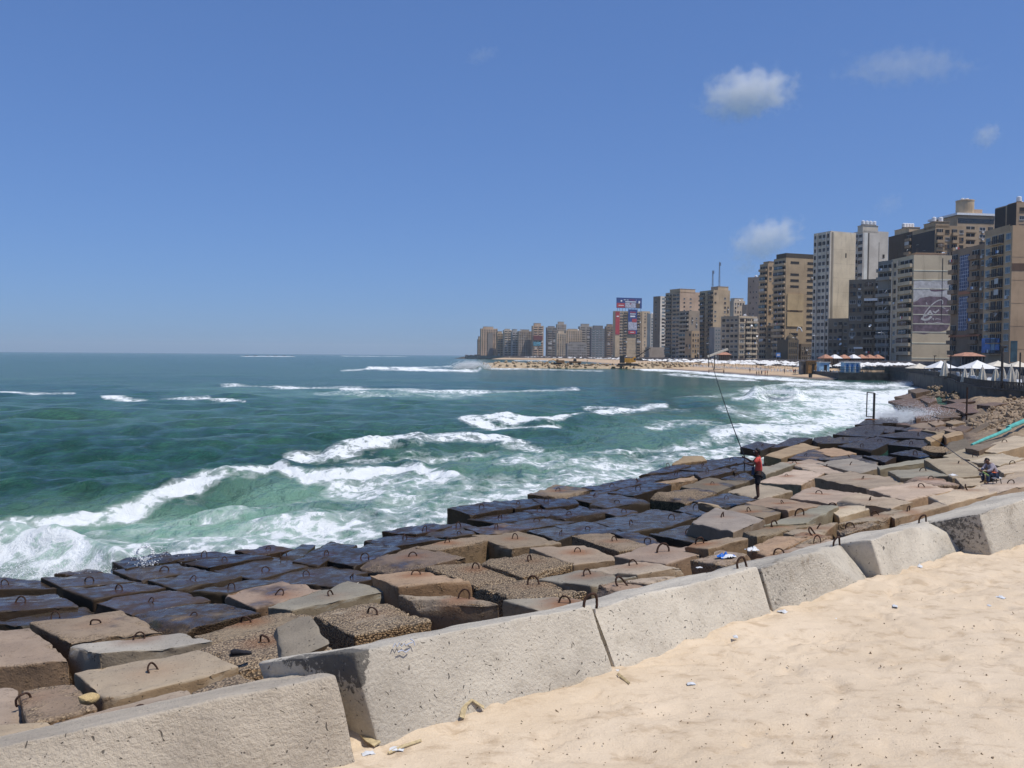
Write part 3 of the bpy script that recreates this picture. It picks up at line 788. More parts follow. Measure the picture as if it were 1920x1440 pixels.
B('E', (1520, 442), [(1330, 432), (1500, 400), (1692, 430), (1580, 467)], 'd', 1, .15, .02, 'wet block with a bluish mirror top beside the crumbled lump')
B('E', (870, 307), [(680, 337), (830, 290), (1062, 290), (980, 332)], 'd', 1, .2, .08, 'wet block with two iron stubs near the waterline')
B('E', (140, 367), [(-30, 372), (100, 330), (247, 350), (120, 402)], 'd', 1, .2, .15, 'wet block above the fisherman\'s head against the foam')
B('E', None, [(250, 372), (400, 295), (562, 300), (420, 352)], 'd', .85, .3, .2, 'humped wet block at the waterline beside the ochre hump')
B('E', None, [(590, 292), (740, 280), (802, 310), (650, 332)], 'd', .9, .3, .12, 'dark block at the waterline next to the humped wet one')
B('E', (1075, 252), [(820, 257), (950, 215), (1202, 225), (1150, 282)], 'd', 1, .2, .1, 'wide wet block in front of the iron frame')
B('E', (1545, 267), [(1220, 272), (1480, 235), (1762, 250), (1640, 297)], 'd', .9, .2, .1, 'wide wet block with an amber end, landward of the iron frame')
B('E', (1245, 227), [(950, 207), (1100, 178), (1372, 200), (1300, 242)], 'd', 1, .2, .06, 'wet block just landward of the iron frame')
B('E', None, [(1000, 172), (1080, 135), (1232, 130), (1200, 167)], 'd', .9, .3, .15, 'block under the rusty foot of the iron frame')
B('E', None, [(1150, 152), (1215, 110), (1345, 110), (1342, 152)], 'd', .95, .3, .2, 'square ended wet block right of the iron frame')
B('E', None, [(1380, 157), (1500, 140), (1560, 150), (1480, 172)], 'b', .6, .3, .1, 'brown block end beyond the splash')
B('E', (1645, 177), [(1450, 187), (1580, 160), (1762, 175), (1640, 207)], 'b', .4, .3, .05, 'brown block with a small loop near the splash')
B('E', None, [(1360, 217), (1480, 200), (1602, 210), (1500, 232)], 'd', .8, .3, .12, 'low black fronted block landward of the square ended one')
B('E', (1710, 227), [(1600, 222), (1720, 190), (1852, 205), (1760, 242)], 'b', .4, .3, .05, 'brown block with a small dark loop, towards the iron post')
B('E', (1725, 154), [(1640, 152), (1740, 138), (1802, 160), (1700, 177)], 'b', .3, .3, .05, 'brown slab behind the block with a small dark loop')
B('E', (1838, 210), [(1780, 217), (1860, 190), (1962, 215), (1880, 242)], 'b', .2, .3, .05, 'brown slab with an arched loop near the iron post')
B('E', (1868, 142), [(1790, 152), (1870, 130), (1952, 150), (1860, 167)], 'b', .2, .35, .05, 'brown slab just seaward of the iron post')
B('G', None, [(1040, 772), (1180, 733), (1202, 760), (1090, 802)], 'o', .1, .3, .3, 'ochre block with a lit side below the wet slabs', 1.3)
B('G', None, [(1205, 742), (1335, 708), (1357, 738), (1232, 767)], 'o', .05, .3, .3, 'ochre block with a lit side beside its twin', 1.3)
B('G', None, [(1200, 832), (1380, 788), (1442, 850), (1240, 902)], 'd', .35, .2, 0, 'dark sloping slab below the green plastic tube')
B('G', (1480, 945), [(1240, 932), (1420, 870), (1692, 905), (1480, 967)], 't', 0, .2, 0, 'sandy sloping slab behind the seated fisherman\'s rod')
B('G', (1745, 812), [(1530, 872), (1830, 765), (2090, 800), (1700, 892)], 'l', 0, .12, .12, 'broad sunlit slab below the green plastic tube')
B('G', None, [(1440, 850), (1800, 735), (1840, 760), (1540, 872)], 'd', .1, .2, .05, 'shaded edge slab under the green plastic tube', 0.9)
B('G', None, [(1470, 977), (1720, 918), (1892, 960), (1700, 1007)], 'l', 0, .12, .04, 'sandy slab above the seated fisherman\'s head')
B('G', (1815, 1010), [(1690, 1042), (1920, 985), (2050, 1050), (1760, 1082)], 'l', 0, .15, .02, 'sandy slab beside the seated fisherman\'s back')
B('G', None, [(1690, 1135), (1850, 1075), (2050, 1090), (1860, 1150)], 't', 0, .2, 0, 'low slab the seated fisherman\'s stool stands on')
B('G', None, [(1310, 1132), (1540, 1135), (1580, 1190), (1380, 1202)], 't', 0, .15, .0, 'tan slab at the seated fisherman\'s feet')
B('G', (1405, 1237), [(1080, 1292), (1500, 1195), (1652, 1260), (1230, 1372)], 'l', 0, .15, .05, 'smooth cream slab with a bent loop, below the seated fisherman')
B('G', (1800, 1187), [(1500, 1197), (1930, 1112), (2120, 1150), (1640, 1262)], 'l', 0, .12, .06, 'long sunlit slab by the barrier in front of the seated fisherman')
B('E', (1455, 952), [(1250, 962), (1700, 868), (1802, 900), (1350, 1002)], 't', 0, .25, .03, 'narrow slab with a tall arched loop next to the fifth barrier block')
B('E', (1160, 992), [(850, 1062), (1300, 938), (1402, 960), (1150, 1042)], 't', 0, .4, .02, 'narrow pebbly slab with a bent loop near the fifth barrier block')
B('E', (930, 1102), [(820, 1112), (1130, 1040), (1202, 1060), (900, 1152)], 'g', 0, .5, .02, 'rough slab with a half buried loop near the fifth barrier block')
B('E', (635, 1232), [(450, 1262), (750, 1178), (802, 1210), (600, 1282)], 't', 0, .3, .02, 'slab with a leaning loop behind the fourth barrier block')
B('E', (290, 1342), [(60, 1385), (420, 1268), (502, 1290), (300, 1382)], 't', 0, .3, .02, 'slab with an arched loop behind the third barrier block')
# flat reddish slabs beyond the splash
FAR = [((730, 442), (900, 418), (1000, 450), (860, 482)), ((860, 472), (1060, 458), (1200, 480), (1000, 502)), ((1000, 502), (1250, 488), (1330, 530), (1080, 542)),
       ((940, 542), (1050, 508), (1110, 560), (960, 592)), ((1110, 572), (1280, 553), (1330, 580), (1180, 592)), ((1120, 547), (1270, 530), (1340, 560), (1200, 572)),
       ((920, 607), (1100, 588), (1220, 600), (1000, 622)), ((800, 642), (980, 618), (1060, 630), (900, 657)), ((780, 402), (900, 378), (1060, 400), (900, 422)),
       ((1250, 432), (1400, 423), (1460, 440), (1330, 452)), ((1200, 482), (1330, 458), (1480, 480), (1380, 512)), ((1330, 512), (1450, 498), (1510, 540), (1390, 547)),
       ((1520, 472), (1640, 453), (1750, 460), (1620, 482)), ((890, 342), (980, 328), (1060, 345), (950, 367)), ((1000, 422), (1100, 398), (1140, 430), (1060, 452)),
       ((880, 702), (980, 688), (1020, 705), (900, 717)), ((1050, 690), (1180, 668), (1260, 690), (1140, 712)), ((1280, 690), (1370, 660), (1440, 680), (1360, 705))]
FARL = ['long reddish slab at the seaward corner beyond the splash', 'reddish brown slab in the second rank beyond the splash', 'widest reddish brown slab in front of the iron post',
        'rounded reddish slab right in the splash', 'flat brown slab left of the foot of the iron post', 'thin brown slab behind the one left of the iron post',
        'long thin slab along the edge of the splash', 'dark slab at the near edge of the splash', 'outermost slab washed by the white surf',
        'pale topped slab under the terrace wall', 'brown slab under the terrace wall rubble', 'brown slab right behind the iron post',
        'brown slab at the corner where terrace wall meets the rubble slope', 'farthest wet slab in the surf', 'slab half covered by rubble below the terrace wall',
        'small dark slab landward of the square ended block', 'brown slab in front of the iron post', 'brown slab at the foot of the rubble slope']
for q, lb in zip(FAR, FARL):
    B('G', None, list(q), 'r', .42, .3, .08, lb, 1.2)

def add_block(i, spec):
    tile, lp, q, tint, wet, peb, dz, label, th = spec
    ox, oy, sc = TILES[tile]
    pix = [(ox + u / sc, oy + v / sc) for u, v in q]
    mx_, my_ = sum(p[0] for p in pix) / 4, sum(p[1] for p in pix) / 4
    gk = 1.05 if my_ > 1080 else (1.10 if my_ > 900 else 1.24)
    dz = dz * .55 if dz > 0 else dz * .7
    pix = [(mx_ + gk * (p[0] - mx_), my_ + gk * (p[1] - my_)) for p in pix]
    cx = sum(p[0] for p in pix) / 4; cy_ = sum(p[1] for p in pix) / 4
    if my_ < 860: dz = dz * 0.6
    c = on_shore(cx, cy_, dz)
    # local fall of the shore plus a tilt of its own
    e = 0.5
    gx = float(shore_z(c.x + e, c.y) - shore_z(c.x - e, c.y)) / (2 * e) * 0.5 + rnd.uniform(-.025, .025)
    gy = float(shore_z(c.x, c.y + e) - shore_z(c.x, c.y - e)) / (2 * e) * 0.5 + rnd.uniform(-.025, .025)
    nrm = Vector((-gx, -gy, 1)).normalized()
    def hit(px, py):
        d = ray(px, py)
        eye = Vector((0, 0, EYE))
        return eye + d * ((c - eye).dot(nrm) / d.dot(nrm))
    top = [hit(*p) for p in pix]
    if lp:
        o = hit(ox + lp[0] / sc, oy + lp[1] / sc)
    else:
        o = c
    mid = sum(top, Vector()) / 4
    dn = -nrm * 0.75 + Vector((0, 0, -0.25))
    bot = [p + dn * th + (mid - p) * 0.03 for p in top]
    far = c.y > 45
    near = c.y < 17
    me = block_mesh('sea_block', bot + top, o, (5, 5, 2) if far else ((18, 18, 9) if near else (10, 10, 5)), 0.045, 0.032, i, chip=.8 + peb)
    b = obj('sea_block', me, None, o)
    j = [rnd.uniform(.9, 1.1) for _ in range(3)]
    t = TINTS[tint]
    g_ = sum(t) / 3
    b['tint'] = [1.10 * (.82 * t[a] + .18 * g_) * (0.35 * j[a] + 0.65 * j[0]) for a in range(3)]
    b['side_brown'] = 1.0
    b['wet'], b['pebble'], b['rust'] = float(wet), float(peb), (rnd.choice((.3, .7, 1.0)) if lp else 0.0)
    tag(b, label, 'concrete block', 'concrete armour blocks along the sea')
    if lp:
        l = obj('lifting_loop', LOOP, b)
        yaw = rnd.uniform(-0.9, 0.9) + 0.3
        l.rotation_euler = (Matrix.Rotation(rnd.uniform(-.25, .25), 3, 'X') @ Matrix.Rotation(yaw, 3, 'Z')).to_euler()
        l.rotation_euler.x += rnd.uniform(-0.7, 0.45)
        l.rotation_euler.y += rnd.uniform(-0.25, 0.25)
        s = rnd.uniform(0.66, 0.98) * (1.0 if c.y < 40 else 1.2)
        l.scale = (s * rnd.uniform(.8, 1.15), s, s * rnd.uniform(.75, 1.1))
    return b
BLOCKS = [add_block(i, s) for i, s in enumerate(BL)]

# --- barrier blocks between sand and sea: front face given by photo pixels of its foot and top edge
SAND_Z = EYE - 3.4
def barrier(i, tl, tr, br, bl, label, depth=1.5, slope=0.33, yaw=0.0, n=(34, 18, 16), peb=.15, endtwist=(0, 0), stain=None):
    FL, FR = on_z(*bl, SAND_Z), on_z(*br, SAND_Z)
    axis = (FR - FL); axis.z = 0
    hd = axis.normalized()
    back = Vector((-hd.y, hd.x, 0))            # towards the sea
    def up(px, base, set_back=0.10):
        q = base + back * set_back
        z = SAND_Z
        # height where the sight line through the top pixel passes over the set back line
        d = ray(*px); k = (q.y) / d.y
        return Vector((d.x * k, q.y, EYE + d.z * k))
    TL, TR = up(tl, FL), up(tr, FR)
    drop = Vector((0, 0, -slope * depth))
    bl_, br_ = back * depth + hd * endtwist[0], back * depth + hd * endtwist[1]
    lowL, lowR = (FL - TL) * 1.1, (FR - TR) * 1.1              # the faces run on below the sand
    bot = [FL + bl_ + lowL, FR + br_ + lowR, FR + lowR, FL + lowL]
    top = [TL + bl_ + drop, TR + br_ + drop, TR, TL]
    o = (FL + FR) / 2
    me = block_mesh('barrier_block', bot + top, o, n, 0.055, 0.028, 60 + i, chip=.35)
    b = obj('barrier_block', me, None, o)
    if stain is not None:
        co = np.empty(len(me.vertices) * 3, np.float32); me.vertices.foreach_get('co', co); co = co.reshape(-1, 3)
        u = (co + np.array(o - FL)) @ np.array(hd) / axis.length          # along the block
        w = (co[:, 2] + o.z - SAND_Z) / 0.8
        v = stain(u, w)
        at_ = me.attributes.new('stain', 'FLOAT', 'POINT'); at_.data.foreach_set('value', v.astype(np.float32))
    b['face'] = [*FL, *FR, *TL]
    b['lumpy'] = (.9, .45, .3, .8, .35, .5)[i]
    b['tint'] = [0.60, 0.52, 0.41] if i == 0 else [0.54, 0.49, 0.405]; b['wet'], b['pebble'], b['rust'] = 0.0, peb, 0.0
    return tag(b, label, 'barrier block', 'concrete barrier blocks along the sand')
BAR = [
    barrier(0, (-330, 1475), (630, 1262), (668, 1432), (-150, 1640), 'nearest barrier block, coarse grained and pale, cut by the picture corner', peb=.14),
    barrier(1, (662, 1216), (1108, 1134), (1150, 1260), (710, 1400), 'barrier block with a blackened broken end and a faint blue scribble', endtwist=(-.25, 0), peb=.12,
            stain=lambda u, w: np.clip(.80 * sstep(.015, -.03, u) * sstep(.25, .8, w) + .42 * sstep(.10, .0, u) * sstep(.80, 1.05, w), 0, 1)),
    barrier(2, (1112, 1140), (1420, 1060), (1446, 1152), (1157, 1258), 'smooth grey barrier block dotted with small dark pits', peb=.04, stain=lambda u, w: .12 + .12 * w),
    barrier(3, (1426, 1062), (1630, 1010), (1649, 1085), (1452, 1150), 'barrier block with crumbling pebbly left corner and smooth right half', peb=.27, stain=lambda u, w: .32 * sstep(.35, .05, u)),
    barrier(4, (1634, 1011), (1766, 972), (1803, 1030), (1655, 1083), 'smooth barrier block next to the shaded gap', peb=.10),
    barrier(5, (1836, 962), (2010, 905), (2025, 990), (1862, 1041), 'barrier block with a dark shaded end at the picture edge', peb=.25, endtwist=(-.35, 0), stain=lambda u, w: .55 * sstep(.03, -.05, u)),  # here the stain value paints the shade of the end face
]
def extra_loop(b, px, py, s=1.05, yaw=0.5):
    return None
# big loops standing behind the barrier
for (px, py, bi) in ((1393, 1064, 2), (1123, 1123, 1), (1569, 1018, 3), (1730, 968, 4)):
    b = BAR[bi]
    me = b.data
    co = np.empty(len(me.vertices) * 3, np.float32); me.vertices.foreach_get('co', co)
    co = co.reshape(-1, 3) + np.array(b.location)
    # the top vertex nearest to the sight line, so that the loop is rooted in its block
    best, bd = None, 1e9
    for v in co[::1]:
        qx, qy = project(v)
        dd = (qx - px) ** 2 + (qy - py) ** 2
        if dd < bd: bd, best = dd, v
    l = obj('lifting_loop', LOOP, b, Vector(best) - b.location)
    l.rotation_euler = (rnd.uniform(-.2, .2), rnd.uniform(-.1, .1), rnd.uniform(.3, .8))
    l.scale = (.82, .82, .82)

# the leaning slab behind the broken barrier end
def leaning(name, pix, yy, back, label, tint, th=0.35, n=(10, 10, 4)):
    top = [at_y(px, py, y) for (px, py), y in zip(pix, yy)]
    bk = Vector(back).normalized() * th
    bot = [p + bk for p in top]
    o = sum(top, Vector()) / 4
    me = block_mesh(name, bot + top, o, n, 0.07, 0.02, 91)
    b = obj(name, me, None, o)
    b['tint'] = list(TINTS[tint]); b['wet'] = b['rust'] = 0.0; b['pebble'] = 0.1
    return tag(b, label, 'concrete slab')
leaning('leaning_slab', [(515, 1175), (578, 1148), (622, 1205), (530, 1250)], (10.9, 11.1, 10.15, 10.0), (-.3, .75, -.5), 'grey slab leaning upright against a pebbly block', 'g')
leaning('fallen_slab', [(1810, 783), (1842, 770), (1850, 778), (1815, 793)], (70, 72, 70, 68), (.5, .6, -.6), 'dark slab tipped on edge at the foot of the iron post', 'd', 1.0, (5, 5, 3))
leaning('fallen_slab', [(1811, 812), (1850, 790), (1856, 797), (1812, 822)], (55, 57, 55, 53), (.5, .6, -.6), 'dark slab tipped on edge in the sand slope below the rubble', 'd', 1.2, (5, 5, 3))

# --- bed of dark rubble under the blocks, rising to the earth slope on the landward side
def build_bed():
    S = np.linspace(-14, 130, 260); T = np.linspace(-26, 26, 130)
    s, t = np.meshgrid(S, T, indexing='ij')
    s, t = s.ravel(), t.ravel()
    x = -1.16 + 0.64 * s - 0.77 * t
    y = 7.45 + 0.77 * s + 0.64 * t
    _, _, t2 = shore_ts(x, y)
    P = np.stack([x, y, np.zeros_like(x)], 1)
    z = shore_z(x, y)
    under = np.interp(s, (30, 50), (0.8, 0.25)) * np.ones_like(z)
    under = np.where(t2 > 4.5, np.interp(s, (60, 100), (0.75, 0.5)), under)
    n = fbm(P * 0.55, 5, 40) - 0.5
    z = z - under + n * np.where(s > 40, 0.8, 0.3)
    z -= sstep(15.5, 24, t) * 3.0
    tb = -0.61 * (x + 1.16) + 0.79 * (y - 7.45)
    z = np.where((tb < 0.9) & (s < 50), np.minimum(z, SAND_Z - 0.4), z)
    P[:, 2] = z
    idx = np.arange(len(S) * len(T)).reshape(len(S), len(T))
    f = np.stack([idx[:-1, :-1], idx[:-1, 1:], idx[1:, 1:], idx[1:, :-1]], -1).reshape(-1, 4)
    k = NT('shore_earth')
    p = k.pos()
    a = k.noise(p, 0.6, 6, 0.6); b = k.noise(p, 4.0, 6, 0.7)
    v = k.n('TexVoronoi', {'Vector': p, 'Scale': 3.0})
    zz = k.n('SeparateXYZ', {0: p}).outputs[2]
    dry = k.ramp(k.math('ADD', zz, k.math('MULTIPLY', k.math('SUBTRACT', a, 0.5), 1.2)), 0.7, 1.7)
    earth = k.mix(k.ramp(b, 0.3, 0.7), (0.20, 0.13, 0.075), (0.42, 0.31, 0.19))
    rock = k.mix(k.ramp(v.outputs['Color'], 0.1, 0.9), (0.022, 0.017, 0.013), (0.085, 0.06, 0.04))
    k.bsdf(Base_Color=k.mix(dry, rock, earth), Roughness=k.math('ADD', 0.55, k.math('MULTIPLY', dry, 0.35)),
           Normal=k.bump(k.math('ADD', b, k.math('MULTIPLY', v.outputs['Distance'], 0.6)), 0.9, 0.12))
    o = obj('ground', np_mesh('ground', P, f, [k.mat], True))
    return tag(o, kind='structure')
build_bed()

# --- sand
def sand_height(x, y):
    P = np.stack([x, y, np.zeros_like(x)], 1)
    t = -0.61 * (x + 1.16) + 0.79 * (y - 7.45)
    h = 0.06 * (fbm(P * 0.45, 3, 70) - 0.5)
    # footprints and scuffed hollows, drifted by the wind along the barrier
    warp = (fbm(P * 0.9 + 30, 3, 72) - 0.5)[:, None] * np.array((1.2, 0.5, 0))
    g = fbm((P + warp) * np.array((1.7, 2.6, 1)), 4, 74, 0.55)
    h += -0.04 * sstep(0.48, 0.34, g) + 0.012 * sstep(0.5, 0.7, g)
    h += 0.035 * (fbm(P * np.array((4.5, 7, 1)), 5, 76, .6) - 0.5)
    h -= 0.03 * sstep(.60, .74, fbm((P + 2 * warp) * np.array((3.2, 4.5, 1)) + 40, 3, 79))
    # heaped unevenly at the foot of the barrier
    foot = sstep(-0.75, 0.0, t)
    h += 0.10 * foot * (fbm(P * 2.2 + 8, 3, 78) - 0.15)
    return SAND_Z + h
def build_sand():
    def sheet(xa, xb, nx, ya, yb, ny):
        X, Y = np.meshgrid(np.linspace(xa, xb, nx), np.linspace(ya, yb, ny), indexing='ij')
        return X.ravel(), Y.ravel(), nx, ny
    # laid along the barrier: s along it, t across it (t < 0 is the dry side)
    S = np.concatenate([np.linspace(-10, 22, 430), np.linspace(22.2, 46, 90)])
    T = np.concatenate([np.linspace(-60, -13, 40), np.linspace(-12.9, -1.2, 190), np.linspace(-1.15, 0.4, 60)])
    s, t = np.meshgrid(S, T, indexing='ij'); s, t = s.ravel(), t.ravel()
    x = -1.16 + 0.79 * s - 0.61 * t; y = 7.45 + 0.61 * s + 0.79 * t
    P = np.stack([x, y, sand_height(x, y)], 1)
    idx = np.arange(len(s)).reshape(len(S), len(T))
    f = np.stack([idx[:-1, :-1], idx[:-1, 1:], idx[1:, 1:], idx[1:, :-1]], -1).reshape(-1, 4)
    k = NT('dry_sand')
    p = k.pos()
    a = k.noise(p, 0.8, 5, 0.6); b = k.noise(k.scaled(p, (3.0, 5.0, 3.0)), 1.0, 6, 0.65); c = k.noise(p, 55, 4, 0.7); g = k.noise(p, 170, 2, 0.6)
    col = k.mix(k.ramp(a, 0.3, 0.7), (0.62, 0.49, 0.340), (0.70, 0.565, 0.405))
    col = k.mix(k.math('MULTIPLY', k.ramp(b, 0.50, 0.68), 0.62), col, (0.43, 0.315, 0.20))
    col = k.mix(k.math('MULTIPLY', k.ramp(c, 0.5, 0.8), 0.3), col, (0.42, 0.30, 0.19))
    vz = k.n('TexVoronoi', {'Vector': p, 'Scale': 11.0})
    spk = k.math('MULTIPLY', k.ramp(vz.outputs['Distance'], 0.10, 0.05), k.math('GREATER_THAN', k.n('SeparateColor', {0: vz.outputs['Color']}).outputs[1], 0.72))
    spk = k.math('MULTIPLY', spk, k.ramp(k.noise(p, 1.3, 3), 0.42, 0.62))
    col = k.mix(k.math('MULTIPLY', spk, 0.8), col, (0.13, 0.085, 0.05))
    h = k.math('ADD', k.math('ADD', k.math('MULTIPLY', b, 0.7), k.math('MULTIPLY', c, 0.15)), k.math('MULTIPLY', g, 0.05))
    k.bsdf(Base_Color=col, Roughness=0.95, Specular_IOR_Level=0.15, Normal=k.bump(h, 1.0, 0.06))
    o = obj('sand', np_mesh('sand', P, f, [k.mat], True))
    tag(o, kind='structure')
    return k.mat
M_SAND = build_sand()
# ================================================================== CITY along the corniche
STREET_Z = 4.3
def wall_material():
    k = NT('weathered_plaster')
    p = k.pos()
    tint = k.attr('tint', 'OBJECT', 'Color')
    st = k.noise(k.scaled(p, (0.55, 0.55, 0.07)), 1.0, 6, 0.65)          # rain streaks
    bl = k.noise(p, 0.12, 5, 0.6)
    fi = k.noise(p, 1.6, 5, 0.7)
    c = k.mix(k.ramp(bl, 0.3, 0.7), k.mix(1.0, tint, (0.84, 0.82, 0.80), 'MULTIPLY'), k.mix(1.0, tint, (1.10, 1.09, 1.07), 'MULTIPLY'))
    c = k.mix(k.math('MULTIPLY', k.ramp(st, 0.52, 0.75), 0.5), c, k.mix(1.0, tint, (0.45, 0.42, 0.40), 'MULTIPLY'))
    c = k.mix(k.math('MULTIPLY', k.ramp(fi, 0.55, 0.75), 0.3), c, k.mix(1.0, tint, (1.25, 1.24, 1.22), 'MULTIPLY'))
    k.bsdf(Base_Color=c, Roughness=0.9, Specular_IOR_Level=0.2, Normal=k.bump(fi, 0.3, 0.1))
    return k.mat
M_WALL = wall_material()
M_GLASS = plain('window_glass', (0.018, 0.022, 0.028), 0.18, 0.4, 0.7, 0.0, 0.0, 0.5)
M_DARK = plain('dark_opening_paint', (0.020, 0.018, 0.017), 0.7, 0.4, 0.8)  # flat dark panels; the shade inside openings is put into this colour
M_FRAME = plain('window_frame', (0.45, 0.43, 0.40), 0.6, 0.3, 0.5)
M_SHUT = plain('wooden_shutter', (0.11, 0.075, 0.05), 0.7, 0.4, 0.6)
M_TEAL = plain('tinted_glass', (0.035, 0.075, 0.09), 0.15, 0.4, 0.6, 0, 0, 0.6)
M_RAIL = plain('railing_iron', (0.03, 0.03, 0.032), 0.5, 0.3, 3)
M_TANK = plain('white_tank', (0.75, 0.75, 0.74), 0.45, 0.1, 2)
M_STEEL = plain('grey_steel', (0.18, 0.18, 0.19), 0.5, 0.2, 2, 0.5)
M_WHITE = plain('white_paint', (0.78, 0.78, 0.76), 0.6, 0.08, 2)
M_ACBOX = plain('air_conditioner_white', (0.55, 0.55, 0.53), 0.5, 0.15, 4)
M_BLUE = plain('blue_panel', (0.035, 0.055, 0.14), 0.4, 0.2, 2)
M_SIGNBLUE = plain('sign_blue', (0.03, 0.16, 0.45), 0.4, 0.3, 0.8)
M_NAVY = plain('banner_navy', (0.02, 0.05, 0.19), 0.6, 0.15, 0.3)
M_RED = plain('banner_red', (0.42, 0.05, 0.06), 0.6, 0.15, 0.3)
M_PALE = plain('banner_pale', (0.42, 0.42, 0.48), 0.6, 0.35, 0.6)
M_PURPLE = plain('faded_purple_paint', (0.16, 0.115, 0.135), 0.9, 0.35, 0.6)
M_LIME = plain('faded_white_paint', (0.50, 0.48, 0.46), 0.9, 0.2, 0.8)
M_TERRA = plain('orange_roof_tiles', (0.40, 0.20, 0.125), 0.8, 0.2, 1.2)

# unit openings: 1 wide, 1 high, centred; the front looks along -y
def opening(name, glass, frame, depth=0.10, bars=1, arch=False, shutter=None):
    m = MB()
    t = 0.07
    if arch:
        pts = [(-.5, -.5)] + [(.5, -.5)] + [(.5 * math.cos(a), .18 + .32 * math.sin(a)) for a in np.linspace(0, math.pi, 9)]
        n = len(pts)
        m.add([(x, -depth, z) for x, z in pts] + [(x, 0, z) for x, z in pts], [tuple(range(n))] + [(i, (i + 1) % n, n + (i + 1) % n, n + i) for i in range(n)], 0)
        m.box((0, -depth - .01, -.02), (.05, .04, .94), 1)
    else:
        m.box((0, -depth * .25, 0), (1, depth * .5, 1), 0)
        for s in (-1, 1):
            m.box((s * (.5 - t / 2), -depth * .55, 0), (t, depth * .3, 1), 1)
            m.box((0, -depth * .55, s * (.5 - t / 2)), (1 - 2 * t, depth * .3, t), 1)
        for b in range(bars):
            m.box((-.5 + (b + 1) / (bars + 1), -depth * .5, 0), (.045, depth * .25, 1 - 2 * t), 1)
        m.box((0, -depth * .9, -.53), (1.06, depth * 1.6, .05), 1)
        if shutter is not None:
            m.box((-.24, -depth * .6, .02), (.44, depth * .3, .9), 2)
    return m.mesh(name, [glass, frame] + ([shutter] if shutter is not None else []))
WINS = [opening('window', M_GLASS, M_FRAME), opening('window', M_DARK, M_FRAME, 0.1, 2), opening('window', M_GLASS, M_SHUT, 0.12, 1, False, M_SHUT), opening('window', M_DARK, M_SHUT, 0.1, 0)]
WIN_TEAL = opening('window', M_TEAL, M_FRAME, 0.1, 2)
WIN_ARCH = opening('window', M_DARK, M_FRAME, 0.12, 1, True)
WIN_BARE = opening('window', M_DARK, M_DARK, 0.08, 0)

def balcony_mesh(solid=True, depth=1.15):
    """unit width; floor at z = 0, parapet about a metre, a dark panel painted as the shaded doorway behind"""
    m = MB()
    m.box((0, -depth / 2, -.11), (1, depth, .22), 0)
    if solid:
        m.box((0, -depth + .06, .5), (1, .12, 1.0), 0)
        for s in (-1, 1): m.box((s * .485, -depth / 2, .45), (.03, depth - .12, .9), 0)
    else:
        m.box((0, -depth + .03, .98), (1, .06, .07), 1)
        for i in range(15): m.box((-.485 + .97 * i / 14, -depth + .03, .47), (.012, .04, .92), 1)
        for s in (-1, 1): m.box((s * .485, -depth / 2, .98), (.02, depth, .06), 1)
    m.box((0, -.05, 1.28), (.86, .1, 2.35), 2)
    m.box((-.12, -.12, 1.28), (.03, .05, 2.35), 3); m.box((.2, -.12, 1.28), (.03, .05, 2.35), 3)
    m.box((0, -.11, 2.42), (.9, .05, .1), 3)
    return m.mesh('balcony', [M_WALL, M_RAIL, M_DARK, M_FRAME])
BALC = [balcony_mesh(True), balcony_mesh(False), balcony_mesh(True, 0.8)]
def ac_mesh():
    m = MB(); m.box((0, -.3, 0), (.95, .42, .68), 0); m.lathe([(.26, -.02), (.26, .02)], 10, (0, 0, 0), 1)
    return m.mesh('air_conditioner', [M_ACBOX, M_STEEL])
AC = ac_mesh()
def dish_mesh():
    m = MB()
    m.lathe([(.03, 0), (.3, .05), (.52, .16), (.62, .26), (.6, .27), (.5, .2), (.3, .09), (.03, .04)], 14)
    m.tube([(0, 0, 0), (0, 0, -.7)], .035, 5, 1)
    me = m.mesh('satellite_dish', [M_WHITE, M_STEEL], True)
    return me
DISH = dish_mesh()
def tank_mesh():
    m = MB(); m.lathe([(.75, 0), (.8, .06), (.8, 1.3), (.7, 1.55), (.3, 1.7), (.1, 1.74)], 14); m.box((0, 0, -.25), (1.2, 1.2, .5), 1)
    return m.mesh('water_tank', [M_TANK, M_STEEL], False)
TANK = tank_mesh()

